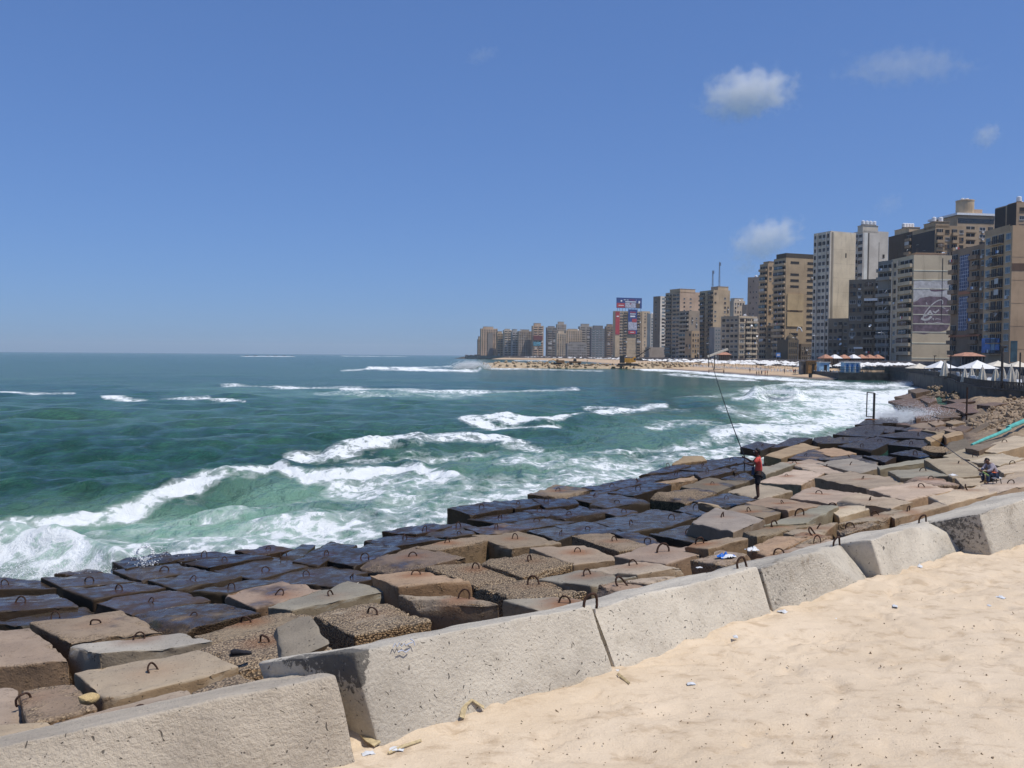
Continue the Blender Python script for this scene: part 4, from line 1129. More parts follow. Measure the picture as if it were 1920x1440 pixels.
SCREEN = [MB().box((0, -1.06, 0), (1, .06, 1)).box((0, -1.10, .02), (.04, .04, .96), 1).box((0, -1.10, .1), (.96, .04, .05), 1).mesh('balcony_screen', [m_, M_FRAME]) for m_ in (M_GLASS, M_TEAL, M_SHUT, M_FRAME)]
WASH = [MB().box((-.35, -1.22, 0), (.6, .05, .8)).box((.4, -1.22, -.05), (.7, .05, .7), 1).mesh('laundry', [a_, b__]) for a_, b__ in ((M_WHITE, M_RED), (M_SIGNBLUE, M_WHITE), (M_PALE, M_SHUT), (M_WHITE, M_TEAL))]
class Building:
    """footprint from the sight lines of its three upright edges; local x runs along the end wall, local y along the sea front"""
    def __init__(self, name, label, xl, xc, xr, ytop, Y, ang, tint, cat='apartment block', floors=None, base=STREET_Z, ledge=0.0, parapet=0.9, group=None):
        c = at_y(xc, ytop, Y)
        self.Y = Y
        self.H = c.z - base
        a = R(ang)
        d1 = Vector((math.sin(a), math.cos(a), 0)); d2 = Vector((math.cos(a), -math.sin(a), 0))
        def reach(d, px, mx):
            lo, hi = 0.5, mx
            f = lambda L: project(Vector((c.x, c.y, c.z)) + d * L)[0] - px
            s = f(lo)
            if s * f(hi) > 0: return hi if abs(f(hi)) < abs(s) else max(4.0, lo)
            for _ in range(50):
                m = (lo + hi) / 2
                if f(m) * s > 0: lo = m
                else: hi = m
            return lo
        self.L1 = max(reach(d1, xl, 90.0), 7.0) if xl < xc else 14.0
        self.L2 = max(reach(d2, xr, 90.0), 6.0) if xr > xc else 14.0
        self.root = empty(name, (c.x, c.y, base), -a)
        tag(self.root, label, cat, group)
        self.tint = tint
        self.floors = floors or max(2, int(round(self.H / 3.0)))
        self.fh = self.H / self.floors
        m = MB()
        m.box((self.L2 / 2, self.L1 / 2, self.H / 2 - 0.75), (self.L2, self.L1, self.H + 1.5))
        t = .25
        for (cx, cy_, sx, sy) in ((self.L2 / 2, t / 2, self.L2, t), (self.L2 / 2, self.L1 - t / 2, self.L2, t), (t / 2, self.L1 / 2, t, self.L1 - 2 * t), (self.L2 - t / 2, self.L1 / 2, t, self.L1 - 2 * t)):
            m.box((cx, cy_, self.H + parapet / 2), (sx, sy, parapet))
        if ledge:
            for f in range(1, self.floors + 1):
                m.box((self.L2 / 2 - .02, self.L1 / 2 - .02, f * self.fh - .12), (self.L2 + 2 * ledge, self.L1 + 2 * ledge, .2))
        self.wall = self.part('wall', m.mesh('wall', M_WALL))
        self.n = {'window': 0, 'balcony': 0}
        self.extra = {'window': MB(), 'balcony': MB()}
        self.r = random.Random(label)
    def part(self, name, me, loc=(0, 0, 0), rot=0.0, scale=(1, 1, 1), tint=None, parent=None):
        o = obj(name, me, parent or self.root, loc, (0, 0, rot), scale)
        t_ = tint or self.tint; g_ = sum(t_) / 3
        o['tint'] = [min(.70, (.75 * q + .25 * g_) * 1.22 * w_) for q, w_ in zip(t_, (1.10, 1.0, .86))]
        return o
    def at(self, face, u, z, out=0.0):
        """point on a face: u metres from the far (sea front) or corner (end) edge as seen, left to right"""
        if face == 'end': return (u, -out, z), 0.0
        return (-out, self.L1 - u, z), -math.pi / 2
    def width(self, face): return self.L2 if face == 'end' else self.L1
    def face(self, face, bays, f0=0, f1=None, miss=0.06, h=0.5, arch=(), wins=None, dx=0.0, tint=None):
        """bays: (from, to, kind) as fractions of the face; kinds: w window, t tinted, b balcony, r railed balcony, o bare opening, a arch on some floors"""
        W = self.width(face)
        f1 = f1 if f1 is not None else self.floors
        for f in range(f0, f1):
            for (a, b, kd) in bays:
                if self.r.random() < miss: continue
                w = (b - a) * W
                z = f * self.fh
                u = (a + b) / 2 * W
                if kd in 'br':
                    if self.n['balcony'] >= 96: continue
                    (x, y, zz), ro = self.at(face, u, z + .12)
                    me = BALC[1] if kd == 'r' else self.r.choice((BALC[0], BALC[0], BALC[2]))
                    self.part('balcony', me, (x, y, zz), ro, (w, 1, self.fh / 3.0), tint)
                    self.n['balcony'] += 1
                    q_ = self.r.random()
                    if q_ < .16:         # glazed or boarded in
                        (x, y, zz), ro = self.at(face, u, z + .12 + self.fh * .60)
                        self.part('balcony_screen', SCREEN[int(q_ * 100) % 4], (x, y, zz), ro, (w * self.r.uniform(.5, .95), 1, self.fh * .5))
                    elif q_ < .30:       # washing and rugs over the parapet
                        (x, y, zz), ro = self.at(face, u + w * self.r.uniform(-.25, .25), z + .85)
                        self.part('laundry', WASH[int(q_ * 100) % 4], (x, y, zz), ro)
                    if self.r.random() < .10:
                        (x, y, zz), ro = self.at(face, u + .3 * w, z + 1.5, 1.25)
                        o = self.part('satellite_dish', DISH, (x, y, zz), 0); o.rotation_euler = (1.0, 0, ro - .6)
                else:
                    if self.n['window'] >= 98: continue
                    hh = self.fh * (h + self.r.uniform(-.03, .03))
                    (x, y, zz), ro = self.at(face, u, z + self.fh * .52)
                    me = self.r.choice(wins or WINS)
                    if kd == 't': me = WIN_TEAL
                    if kd == 'o': me = WIN_BARE
                    if kd == 'a': me = WIN_ARCH if f in arch else WINS[1]
                    self.part('window', me, (x, y, zz), ro, (w, 1, hh))
                    self.n['window'] += 1
                    if self.r.random() < .15:
                        (x, y, zz), ro = self.at(face, u, z + .25)
                        self.part('air_conditioner', AC, (x, y, zz), ro)
        return self
    def slab(self, face, u0, u1, z0, z1, name='cladding', mat=None, tint=None, out=.05, parent=None):
        m = MB()
        w = self.width(face)
        (x, y, z), ro = self.at(face, (u0 + u1) / 2 * w, (z0 + z1) / 2)
        m.box((0, -out / 2 + .01, 0), ((u1 - u0) * w, out + .02, z1 - z0))
        return self.part(name, m.mesh(name, mat or M_WALL), (x, y, z), ro, (1, 1, 1), tint, parent)
    def roof_room(self, u0, u1, v0, v1, h, tint=None, tanks=0):
        m = MB()
        x0, x1, y0, y1 = u0 * self.L2, u1 * self.L2, v0 * self.L1, v1 * self.L1
        m.box(((x0 + x1) / 2, (y0 + y1) / 2, self.H + h / 2 + .01), (x1 - x0, y1 - y0, h))
        m.box(((x0 + x1) / 2, (y0 + y1) / 2, self.H + h + .09), (x1 - x0 + .4, y1 - y0 + .4, .16))
        o = self.part('roof_room', m.mesh('roof_room', M_WALL), tint=tint)
        for i in range(tanks):
            self.part('water_tank', TANK, (x0 + (x1 - x0) * (i + .5) / tanks, (y0 + y1) / 2 - .5, self.H + h + .67), 0, (1, 1, 1))
        return o
    def clutter(self, n=3):
        for i in range(n):
            x, y = self.r.uniform(.15, .85) * self.L2, self.r.uniform(.1, .6) * self.L1
            if self.r.random() < .5: self.part('water_tank', TANK, (x, y, self.H + .5))
            else:
                o = self.part('satellite_dish', DISH, (x, y, self.H + 1.5)); o.rotation_euler = (.9, 0, self.r.uniform(-1, 1)); o.scale = (1.5,) * 3
        return self

def spread(n, a=0.04, b=0.96, k='w', fill=0.55):
    s = (b - a) / n
    return [(a + i * s + s * (1 - fill) / 2, a + (i + 1) * s - s * (1 - fill) / 2, k) for i in range(n)]

BEIGE, TAN, PINK = (0.42, 0.35, 0.26), (0.36, 0.27, 0.175), (0.42, 0.31, 0.235)
GREY, PALE, BROWN = (0.27, 0.255, 0.24), (0.50, 0.475, 0.42), (0.25, 0.175, 0.12)
GOLD, DKGREY, BLUEGREY = (0.335, 0.26, 0.165), (0.135, 0.13, 0.125), (0.27, 0.30, 0.345)

# ---- right hand group, nearest first
b = Building('hotel', 'tan hotel with a blank orange side wall and four columns of windows and loggias', 1847, 1899, 1990, 431, 225, 1.5, (0.43, 0.30, 0.185), 'hotel', 12, parapet=1.2)
b.face('sea', [(.05, .21, 't'), (.27, .48, 'r'), (.50, .71, 'r'), (.78, .95, 't')], 1, 12, 0.0, .58)
b.slab('end', 0, 1, b.H * .70, b.H * .755, tint=(.12, .075, .055))
b.slab('end', .02, .16, 1.0, 6.5, 'window', M_TEAL)
b.slab('sea', .02, .34, 3.4, 7.4, 'sign_board', M_SIGNBLUE, out=.3); b.slab('sea', .36, .50, 3.4, 7.4, 'sign_board', plain('sign_pale_blue', (.22, .36, .50), .5), out=.3); b.slab('sea', .52, .66, 4.0, 7.2, 'sign_board', M_SIGNBLUE, out=.3)
b.slab('sea', -.0, .9, b.H, b.H + 1.6, 'parapet', tint=(.36, .25, .16))
for i in range(5): b.slab('end', 0, 1, b.H * (.12 + .17 * i), b.H * (.12 + .17 * i) + .12, 'joint', tint=(.30, .205, .125), out=.03)
b = Building('apartment_block', 'brown block with two blue latticed glass panels beside the tan hotel', 1785, 1847.5, 1900, 462, 240, 0.5, (0.235, 0.165, 0.12), floors=11)
b.face('sea', [(.0, .20, 'b'), (.62, .86, 'b')], 0, 11, .02)
b.face('sea', [(.90, .98, 'w')], 0, 11, .05)
for z0, z1 in ((.655, .965), (.30, .60)):
    p = b.slab('sea', .27, .55, b.H * z0, b.H * z1, 'glass_panel', M_BLUE, out=.12)
    m = MB(); W = .28 * b.L1; Hh = b.H * (z1 - z0)
    for i in range(5): m.box((-W / 2 + W * (i + .5) / 5, -.16, 0), (.16, .12, Hh))
    for i in range(10): m.box((0, -.19, -Hh / 2 + Hh * (i + .5) / 10), (W, .1, .16))
    b.part('lattice', m.mesh('lattice', M_PALE), (0, 0, 0), 0, parent=p)
b.slab('sea', .25, .60, b.H * .62, b.H * .645, 'panel_trim', tint=(.36, .14, .08), out=.2)
b.slab('sea', .0, .95, b.H * .245, b.H * .262, 'panel_trim', tint=(.36, .14, .08), out=.5)
b.clutter(3)

# block with the painted end wall
b = mural = Building('apartment_block', 'block with a faded purple painted logo on its blank striped end wall', 1673.5, 1713.6, 1784.8, 483, 282, -4, (0.42, 0.37, 0.275), floors=12)
b.face('sea', [(.36, .98, 'b')], 1, 12, 0)
b.face('sea', [(.08, .22, 'w')], 1, 12, .05)
b.slab('sea', .0, .05, 0, b.H, tint=(.46, .42, .36), out=.3); b.slab('sea', .26, .34, 0, b.H, tint=(.46, .41, .34), out=.5)
S_ = b.L2 / 300.0; SZ = b.H / (1290 - 520.0)
def mur(u, v): return ((u - 905) * S_, b.H - (v - 520) * SZ)
for v in (612, 680, 745, 870, 932, 1000, 1060, 1140, 1250):
    m = MB(); x, z = mur(905, v); m.box((b.L2 / 2, -.04, z), (b.L2, .10, .26)); b.part('ledge', m.mesh('ledge', M_WALL), tint=(.60, .56, .50))
def flat(poly, y, mat, name):
    m = MB(); n = len(poly)
    m.add([(x, y, z) for x, z in poly] + [(x, y + .03, z) for x, z in poly], [tuple(range(n)), tuple(range(2 * n - 1, n - 1, -1))] + [(i, n + i, n + (i + 1) % n, (i + 1) % n) for i in range(n)])
    return m.mesh(name, mat)
mp = b.part('mural', flat([mur(*q) for q in ((908, 845), (935, 835), (960, 812), (1000, 806), (1040, 798), (1100, 803), (1150, 800), (1175, 815), (1190, 838), (1203, 850), (1203, 1000), (1180, 1040), (1120, 1058), (1060, 1062), (1000, 1075), (908, 1062))], -.045, M_PURPLE, 'mural'))
b.part('mural', flat([mur(*q) for q in ((908, 690), (960, 684), (1040, 690), (1100, 676), (1203, 672), (1203, 850), (1175, 812), (1100, 800), (1000, 804), (935, 832), (908, 842))], -.03, M_LIME, 'mural'))
b.part('mural', flat([mur(*q) for q in ((1028, 742), (1060, 738), (1100, 745), (1160, 740), (1168, 750), (1130, 760), (1080, 764), (1045, 760))], -.05, plain('faded_red_paint', (.16, .10, .13), .9, .5, 1.5), 'mural'))
def brush(pts, w, y=-.075):
    m = MB(); w = w * S_
    q = [mur(*p) for p in pts]
    for i in range(len(q) - 1):
        dx, dz = q[i + 1][0] - q[i][0], q[i + 1][1] - q[i][1]; l = math.hypot(dx, dz)
        a = math.atan2(dz, dx)
        m.box(((q[i][0] + q[i + 1][0]) / 2, y - .004 * (i % 2), (q[i][1] + q[i + 1][1]) / 2), (l + w * .5, .03, w), rot=Matrix.Rotation(-a, 3, 'Y'))
    return m
el = [(1064 + 92 * math.cos(t) * .80 + 44 * math.sin(t) * .5 , 900 - 40 * math.cos(t) * 1.1 - 62 * math.sin(t)) for t in np.linspace(.05, 1.33 * math.pi, 26)]
for pts, w in ((el, 8), ([(975, 962), (1000, 972), (1030, 966), (1052, 948)], 16), ([(1000, 942), (1022, 930), (1044, 905)], 14), ([(1044, 905), (1052, 922), (1066, 934)], 12), ([(1066, 908), (1084, 918), (1110, 898)], 10), ([(1084, 918), (1092, 906)], 8),
               ([(1056, 966), (1072, 960), (1070, 972)], 5), ([(1084, 966), (1100, 962), (1126, 966)], 5), ([(1030, 992), (1060, 996), (1100, 990), (1150, 996)], 5), ([(1000, 985), (1010, 998)], 5), ([(1010, 845), (1016, 858)], 6), ([(1140, 880), (1160, 886)], 6), ([(1170, 905), (1186, 898)], 6)):
    b.part('mural_lettering', brush(pts, w).mesh('mural_lettering', M_LIME), (0, 0, 0), 0, parent=mp)
b.roof_room(.1, .9, .1, .5, 1.6, (.42, .3, .2)); b.slab('end', .755, .765, b.H * .4, b.H, 'drain_pipe', M_RAIL, out=.12)
b = Building('apartment_block', 'narrow dark blue grey block squeezed left of the painted end wall', 1657.7, 1674.5, 1690, 492, 300, -20, (0.15, 0.17, 0.19), floors=12)
b.face('sea', [(.05, .95, 'b')], 0, 12, .05, tint=(.20, .22, .24))
b = Building('apartment_block', 'grimy dark grey block with cluttered balconies behind the kiosks', 1592, 1660, 1672, 527, 322, -62, (0.165, 0.150, 0.130), floors=10)
b.face('sea', [(.03, .20, 'w'), (.24, .36, 'w'), (.42, .68, 'b'), (.72, .97, 'b')], 0, 10, .10)
b.face('sea', [(.42, .95, 'r')], 3, 4, 0, tint=(.5, .5, .48)); b.clutter(3)
b.slab('sea', .44, .95, b.H * .76, b.H * .79, 'awning', M_WHITE, out=1.6); b.slab('sea', .18, .42, b.H * .17, b.H * .19, 'awning', M_WHITE, out=1.6)
b = Building('apartment_block', 'low grimy block at the foot of the tall white tower', 1553, 1592, 1600, 601, 338, -62, (0.195, 0.175, 0.150), floors=6)
b.face('sea', [(.05, .2, 'w'), (.28, .42, 'w'), (.5, .68, 'b'), (.76, .92, 'w')], 0, 6, .08)
# behind them
b = Building('apartment_block', 'block with dark brown top and mustard lower floors, white tanks on its roof', 1666, 1711, 1730, 438, 345, -8, (0.075, 0.062, 0.055), floors=19)
b.face('sea', [(.76, .98, 'b')], 12, 19, .1, tint=(.3, .22, .15)); b.face('sea', [(.16, .26, 'w'), (.40, .48, 'w'), (.56, .64, 'w')], 14, 16, .2)
b.slab('sea', 0, .75, b.H * .55, b.H * .80, tint=(.30, .23, .12), out=.06)
b.roof_room(.1, .9, .2, .8, 3.0, (.45, .34, .22), 4)
b = Building('apartment_block', 'block with a slate blue side and tan front below the round roof tower', 1711, 1754, 1811.6, 427, 325, -6, TAN, floors=18)
b.slab('sea', 0, .95, 0, b.H * .72, tint=(.17, .185, .215), out=.06); b.slab('sea', .0, .98, b.H * .80, b.H * .985, tint=(.05, .052, .065), out=.08); b.slab('sea', .0, .9, b.H * .72, b.H * .80, tint=(.24, .25, .28), out=.07)
b.face('sea', [(.2, .3, 'w'), (.5, .6, 'w')], 10, 17, .4)
b.face('end', [(.02, .26, 'b'), (.32, .46, 'w'), (.52, .72, 'b'), (.78, .92, 'w')], 11, 18, .05)
b.roof_room(.0, .45, .0, .5, 2.2, TAN, 2)
b = Building('apartment_block', 'tall tan block crowned by a white edged roof and a round stair tower', 1743, 1795, 1865, 408, 372, -8, (0.33, 0.255, 0.175), floors=20)
b.face('sea', [(.1, .3, 'w'), (.5, .7, 'w')], 15, 20, .1); b.face('end', [(.03, .5, 'b'), (.60, .76, 'w'), (.82, .97, 'b')], 13, 19, .02)
m = MB(); m.box((b.L2 / 2, b.L1 / 2, b.H + 1.6), (b.L2 + 1.2, b.L1 + 1.2, .9)); b.part('roof', m.mesh('roof', M_WHITE))
b.slab('end', .02, .98, b.H - 2.2, b.H - .3, 'window', M_GLASS, out=.12)
m = MB(); m.lathe([(3.6, 0), (3.6, 5.6), (3.75, 5.6), (3.75, 6.1), (2.9, 6.3)], 20, (b.L2 * .35, b.L1 * .2, b.H + 2.0)); b.part('stair_tower', m.mesh('stair_tower', M_WALL, False), tint=(.42, .33, .22))
for q in (.28, .40): b.part('water_tank', TANK, (b.L2 * q, b.L1 * .2, b.H + 8.3), 0, (.9, .9, .5))
m = MB(); m.box((b.L2 * .68, b.L1 * .3, b.H + 3.2), (5, 4, 2.6)); b.part('roof_room', m.mesh('roof_room', M_WALL), tint=PINK)
b = Building('apartment_block', 'black brick clad block rising behind the tan hotel', 1866, 1906, 1960, 385, 290, -4, (0.30, 0.22, 0.15), floors=19)
b.slab('sea', 0, .50, 0, b.H + .5, tint=(.035, .035, .042), out=.1); b.slab('sea', .58, 1.0, 0, b.H + .9, tint=(.035, .035, .042), out=.1)
b.face('sea', [(.66, .76, 'w'), (.84, .95, 'w')], 15, 17, 0, wins=[WINS[1]]); b.face('end', spread(3), 12, 19, .1); b.clutter(3)
b.roof_room(.1, .8, .1, .5, 1.2, TAN, 2)
# tall white tower pair
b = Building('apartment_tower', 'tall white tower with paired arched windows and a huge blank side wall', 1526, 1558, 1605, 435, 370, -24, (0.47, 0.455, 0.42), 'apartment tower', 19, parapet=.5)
b.face('sea', [(.04, .16, 'w'), (.30, .47, 'a'), (.53, .70, 'a'), (.80, .92, 'w')], 0, 19, .0, .56, arch=(3, 7, 12, 17))
b.slab('sea', .20, .26, 0, b.H, tint=(.52, .50, .47), out=.5); b.slab('sea', .74, .78, 0, b.H, tint=(.52, .50, .47), out=.5); b.slab('sea', .94, 1.0, 0, b.H, tint=(.50, .48, .45), out=.3)
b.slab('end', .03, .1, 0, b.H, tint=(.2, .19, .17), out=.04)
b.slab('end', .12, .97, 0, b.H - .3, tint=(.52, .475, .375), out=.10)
b.slab('end', .58, .63, b.H * .81, b.H * .845, 'painted_hole', M_DARK, out=.13)  # raised dark patch, the shade of a hole painted on the wall
for q in range(8): b.slab('end', .12, .97, b.H * (.1 + .11 * q), b.H * (.1 + .11 * q) + .10, 'joint', tint=(.40, .365, .29), out=.115)
b = Building('apartment_tower', 'pale bluish grey concrete tower with white tanks beside the arched white tower', 1605, 1618.5, 1666, 436, 388, -16, (0.46, 0.47, 0.48), 'apartment tower', 20)
b.face('sea', [(.05, .5, 'b'), (.55, .95, 'w')], 0, 20, .05)
b.slab('end', .2, .24, 0, b.H, 'drain_pipe', tint=(.1, .1, .1), out=.15); b.slab('end', .62, .65, b.H * .6, b.H * .93, tint=(.25, .25, .25), out=.05); b.slab('end', .04, .17, 0, b.H, tint=(.60, .61, .62), out=.10)
b.roof_room(-.02, .58, .0, .5, 3.2, (.42, .41, .38), 4); b.face('end', [(.78, .86, 'w')], 8, 19, .7)
# golden group
b = Building('apartment_block', 'golden brown block with curved balconies and a dark crown', 1451, 1474, 1545, 486, 432, -20, GOLD, floors=17)
b.face('sea', [(.02, .98, 'b')], 0, 17, .0, tint=(.40, .31, .21)); b.face('end', [(.12, .34, 'w')], 0, 17, .18, .36, wins=[WIN_BARE]); b.face('end', [(.56, .80, 'w'), (.86, .98, 'w')], 0, 17, .08, .40, wins=[WIN_BARE, WINS[3]])
b.slab('end', .04, .46, b.H * .50, b.H * .66, tint=(.40, .31, .17), out=.5); b.slab('end', .04, .46, b.H * .34, b.H * .48, tint=(.40, .31, .17), out=.5)
m = MB(); m.box((b.L2 * .45, b.L1 * .4, b.H + 1.9), (b.L2 * .9, b.L1 * .8, 2.4)); b.part('roof_room', m.mesh('roof_room', M_WALL), tint=(.06, .055, .05))
b.part('lamp_arm', MB().tube([(b.L2 * .28, -1, 15), (b.L2 * .30, -1.4, 17), (b.L2 * .34, -1.8, 16.6), (b.L2 * .38, -2, 14.8)], .35, 6).mesh('lamp_arm', M_WHITE)); b.clutter(4)
b = Building('apartment_block', 'narrow stepped tan block left of the golden one', 1432, 1440, 1452, 497, 455, -20, (0.36, 0.275, 0.185), floors=17)
b.face('sea', [(.05, .95, 'b')], 0, 17, .03); b.face('end', spread(2), 2, 17, .1); b.roof_room(.2, .9, .1, .8, 2.0)
b = Building('apartment_block', 'slim pinkish block with one column of balconies', 1410, 1424, 1433, 522, 505, -55, (0.37, 0.285, 0.24), floors=15)
b.face('sea', spread(3, .1, .9, 'w', .3), 0, 15, .25, .35); b.face('end', [(.1, .95, 'b')], 0, 15, .03, tint=(.45, .4, .35)); b.clutter(2)
b = Building('mosque', 'low dark building with a small dome in front of the golden block', 1470, 1478, 1498, 640, 420, -30, (0.11, 0.095, 0.075), 'mosque', 3)
m = MB(); m.lathe([(2.0, 0), (2.1, .9), (1.9, 2.0), (1.2, 2.9), (.5, 3.5), (.15, 3.8), (.06, 5.0)], 14, (b.L2 * .5, b.L1 * .3, b.H)); b.part('dome', m.mesh('dome', M_WALL, True), tint=(.10, .085, .06)); b.face('end', spread(5, .05, .95, 'a', .6), 0, 3, 0, .7, arch=(0, 1, 2))
b = Building('long_building', 'low dark brown building along the foot of the golden block', 1499, 1502, 1530, 648, 425, -10, (0.15, 0.12, 0.09), 'building', 3); b.face('end', spread(7), 0, 3, .1)
# middle group
b = Building('apartment_block', 'mid height tan grey block with a rounded corner and bands of windows', 1352, 1386, 1420, 595, 482, -35, (0.36, 0.32, 0.26), floors=8, ledge=.15)
b.face('sea', spread(4, .04, .96, 'w', .72), 0, 8, .03, .5, wins=[WINS[0], WINS[1], WIN_BARE]); b.face('end', [(.04, .28, 'w'), (.34, .66, 'b'), (.70, .97, 'b')], 0, 8, .04); b.clutter(2)
b = Building('apartment_block', 'cream stepped houses showing above the tan grey block', 1369, 1376, 1397, 566, 700, -20, (0.47, 0.41, 0.33), 'building', 14)
b.face('end', spread(4), 8, 14, .15); b.roof_room(.1, .9, .1, .9, 3, (.50, .46, .40)); b.clutter(4)
b = Building('apartment_block', 'small pinkish block between the cream houses and the slim pinkish block', 1398, 1401, 1411, 573, 690, -20, PINK, 'building', 13); b.face('end', spread(3), 8, 13, .1); b.clutter(2)
b = Building('apartment_block', 'tan block with two antenna masts on its roof and dark balconies', 1312, 1338, 1369, 546, 572, -22, (0.39, 0.305, 0.20), floors=15)
b.face('sea', [(.02, .40, 'b'), (.60, .98, 'b')], 0, 15, .02, tint=(.21, .17, .13)); b.face('end', [(.06, .18, 'w'), (.64, .76, 'w'), (.85, .93, 'w')], 0, 15, .35, .4)
b.roof_room(.35, .98, .1, .6, 3.4, (.42, .33, .22))
for q, hh in ((.15, 14), (.55, 20)):
    m = MB(); x = b.L2 * q
    for i in range(4):
        sx, sy = (-1, 1, 1, -1)[i] * .5, (-1, -1, 1, 1)[i] * .5
        m.tube([(x + sx, 4 + sy, b.H), (x + sx * .35, 4 + sy * .35, b.H + hh)], .09, 4)
    for j in range(7): m.box((x, 4, b.H + hh * (j + .5) / 7), (1.0 - .09 * j, 1.0 - .09 * j, .12))
    m.box((x - .5, 3.5, b.H + hh * .93), (.3, .3, 2.2)); m.box((x + .5, 3.5, b.H + hh * .93), (.3, .3, 2.2))
    b.part('antenna_mast', m.mesh('antenna_mast', M_STEEL))
b = Building('apartment_block', 'low blue tinted block in front of the antenna block', 1335, 1340, 1351, 616, 535, -15, (0.22, 0.24, 0.28), floors=8); b.face('end', spread(3, .05, .95, 't', .7), 0, 8, .05)
b = Building('apartment_block', 'grey brown block with rounded striped balconies in front of the pink wall', 1274, 1292, 1312, 585, 565, -30, (0.25, 0.215, 0.18), floors=11)
b.face('sea', [(.03, .97, 'b')], 0, 11, 0, tint=(.34, .31, .28)); b.face('end', spread(2, .1, .9, 'w', .35), 2, 11, .4)
b = Building('apartment_block', 'small unfinished tan block at the foot of the grey brown one', 1290, 1297, 1312, 623, 545, -25, (0.33, 0.25, 0.165), floors=5); b.face('end', spread(3), 0, 5, .1); b.face('sea', spread(2), 0, 5, .1)
b = Building('apartment_block', 'broad block with a bare pink end wall and a stack of grey balconies', 1248, 1275, 1313, 549, 645, -25, (0.42, 0.305, 0.225), floors=17)
b.face('sea', [(.02, .45, 'b'), (.52, .74, 'w'), (.78, .97, 'w')], 0, 17, .02, tint=(.25, .2, .165)); b.face('end', [(.18, .26, 'w'), (.48, .58, 'w')], 10, 16, .1, .35); b.roof_room(.0, .75, .0, .7, 3.0, (.44, .32, .22)); b.clutter(5)
b = Building('apartment_tower', 'slender tower half brown and half white', 1225, 1238, 1248, 557, 800, -35, (0.215, 0.16, 0.125), 'apartment tower', 18)
b.face('sea', [(.3, .5, 'w')], 8, 18, .1, .4); b.slab('end', 0, 1, 0, b.H + .9, tint=(.50, .48, .45), out=.3); b.face('end', [(.3, .85, 'w')], 0, 18, .0, .5, wins=[WIN_BARE, WIN_TEAL])
for o in list(b.root.children):
    if o.name.startswith('window') and abs(o.rotation_euler.z) < .1: o.location.y -= .32
b = Building('apartment_block', 'white block with green tinted windows left of the slender tower', 1218, 1220, 1231, 590, 850, -20, (0.40, 0.40, 0.39), floors=15); b.face('end', spread(2, .05, .95, 't', .62), 2, 14, 0, .5); b.clutter(2)
b = Building('terrace_building', 'long low grey building at the foot of the slender tower', 1214, 1217, 1250, 653, 760, -20, (0.26, 0.225, 0.20), 'building', 2)
# the block with the advertising
b = Building('apartment_block', 'tan block carrying a big blue roof billboard and hanging red and blue banners', 1152.5, 1154, 1202.5, 584.5, 935, -16, (0.40, 0.32, 0.22), floors=16)
b.face('end', [(.17, .25, 'w'), (.26, .29, 'o')], 0, 16, .02, .5); b.face('end', [(.31, .45, 'b'), (.82, .98, 'b')], 0, 16, .02, tint=(.24, .19, .14))
Wd = b.L2
def board(u0, u1, z0, z1, mat, y, name, par=None):
    m = MB(); m.box(((u0 + u1) / 2 * Wd, y, (z0 + z1) / 2), ((u1 - u0) * Wd, .12, z1 - z0)); return b.part(name, m.mesh(name, mat), parent=par)
sc_ = Y_ = 935 / 1610.0
def zz(y): return b.H + (584.5 - y) * sc_
bb = board(.02, 1.0, zz(577.5), zz(558), M_NAVY, -.9, 'billboard')
for u in (.06, .14, .26, .37, .48, .60, .72, .84, .96): board(u - .006, u + .006, b.H, zz(577.5), M_STEEL, -.85, 'billboard_leg')
for (u0, u1, y0, y1, mt) in ((.03, .34, 576.5, 568, M_RED), (.36, .76, 576.5, 567, M_PALE), (.78, .92, 576.5, 568, M_SHUT), (.36, .78, 566, 564.5, M_WHITE), (.10, .30, 573, 571.8, M_WHITE), (.18, .24, 565.5, 562.5, M_WHITE), (.87, .93, 568, 563.5, M_WHITE), (.52, .60, 570.5, 567.5, M_RED),
                            (.30, .38, 562.4, 561.4, M_WHITE), (.41, .49, 562.6, 561.6, M_WHITE), (.52, .58, 562.2, 561.2, M_RED), (.60, .72, 562.4, 561.4, M_RED), (.76, .80, 562.2, 561.6, M_WHITE)):
    board(u0, u1, zz(y0), zz(y1), mt, -1.02 - .03 * (mt is M_WHITE), 'advert_print', bb)
rb = board(.0, .16, zz(627), zz(584), M_RED, -.3, 'banner'); board(.04, .13, zz(594), zz(592), M_WHITE, -.42, 'banner_print', rb)
cb = board(.47, .82, zz(626), zz(579.5), M_NAVY, -1.4, 'banner')
for (u0, u1, y0, y1, mt) in ((.48, .81, 618, 603, M_PALE), (.62, .80, 604, 597, M_RED), (.48, .76, 625.5, 619.5, M_RED), (.55, .74, 594, 591.2, M_WHITE), (.54, .76, 585.6, 584, M_RED), (.54, .76, 588.8, 587.4, M_WHITE), (.56, .70, 623, 622, M_WHITE)):
    board(u0, u1, zz(y0), zz(y1), mt, -1.52 - .03 * (mt is M_WHITE), 'banner_print', cb)
for i in range(6): board(.47, .82, zz(632 + 6 * i) - .1, zz(632 + 6 * i) + .15, M_WALL, -.06, 'ledge')
b = Building('apartment_block', 'pale tan wing standing close behind the billboard block', 1202.5, 1204, 1219, 585, 950, -16, (0.44, 0.355, 0.25), floors=16); b.face('end', [(.3, .45, 'w'), (.62, .78, 'w')], 0, 16, .1, .45)
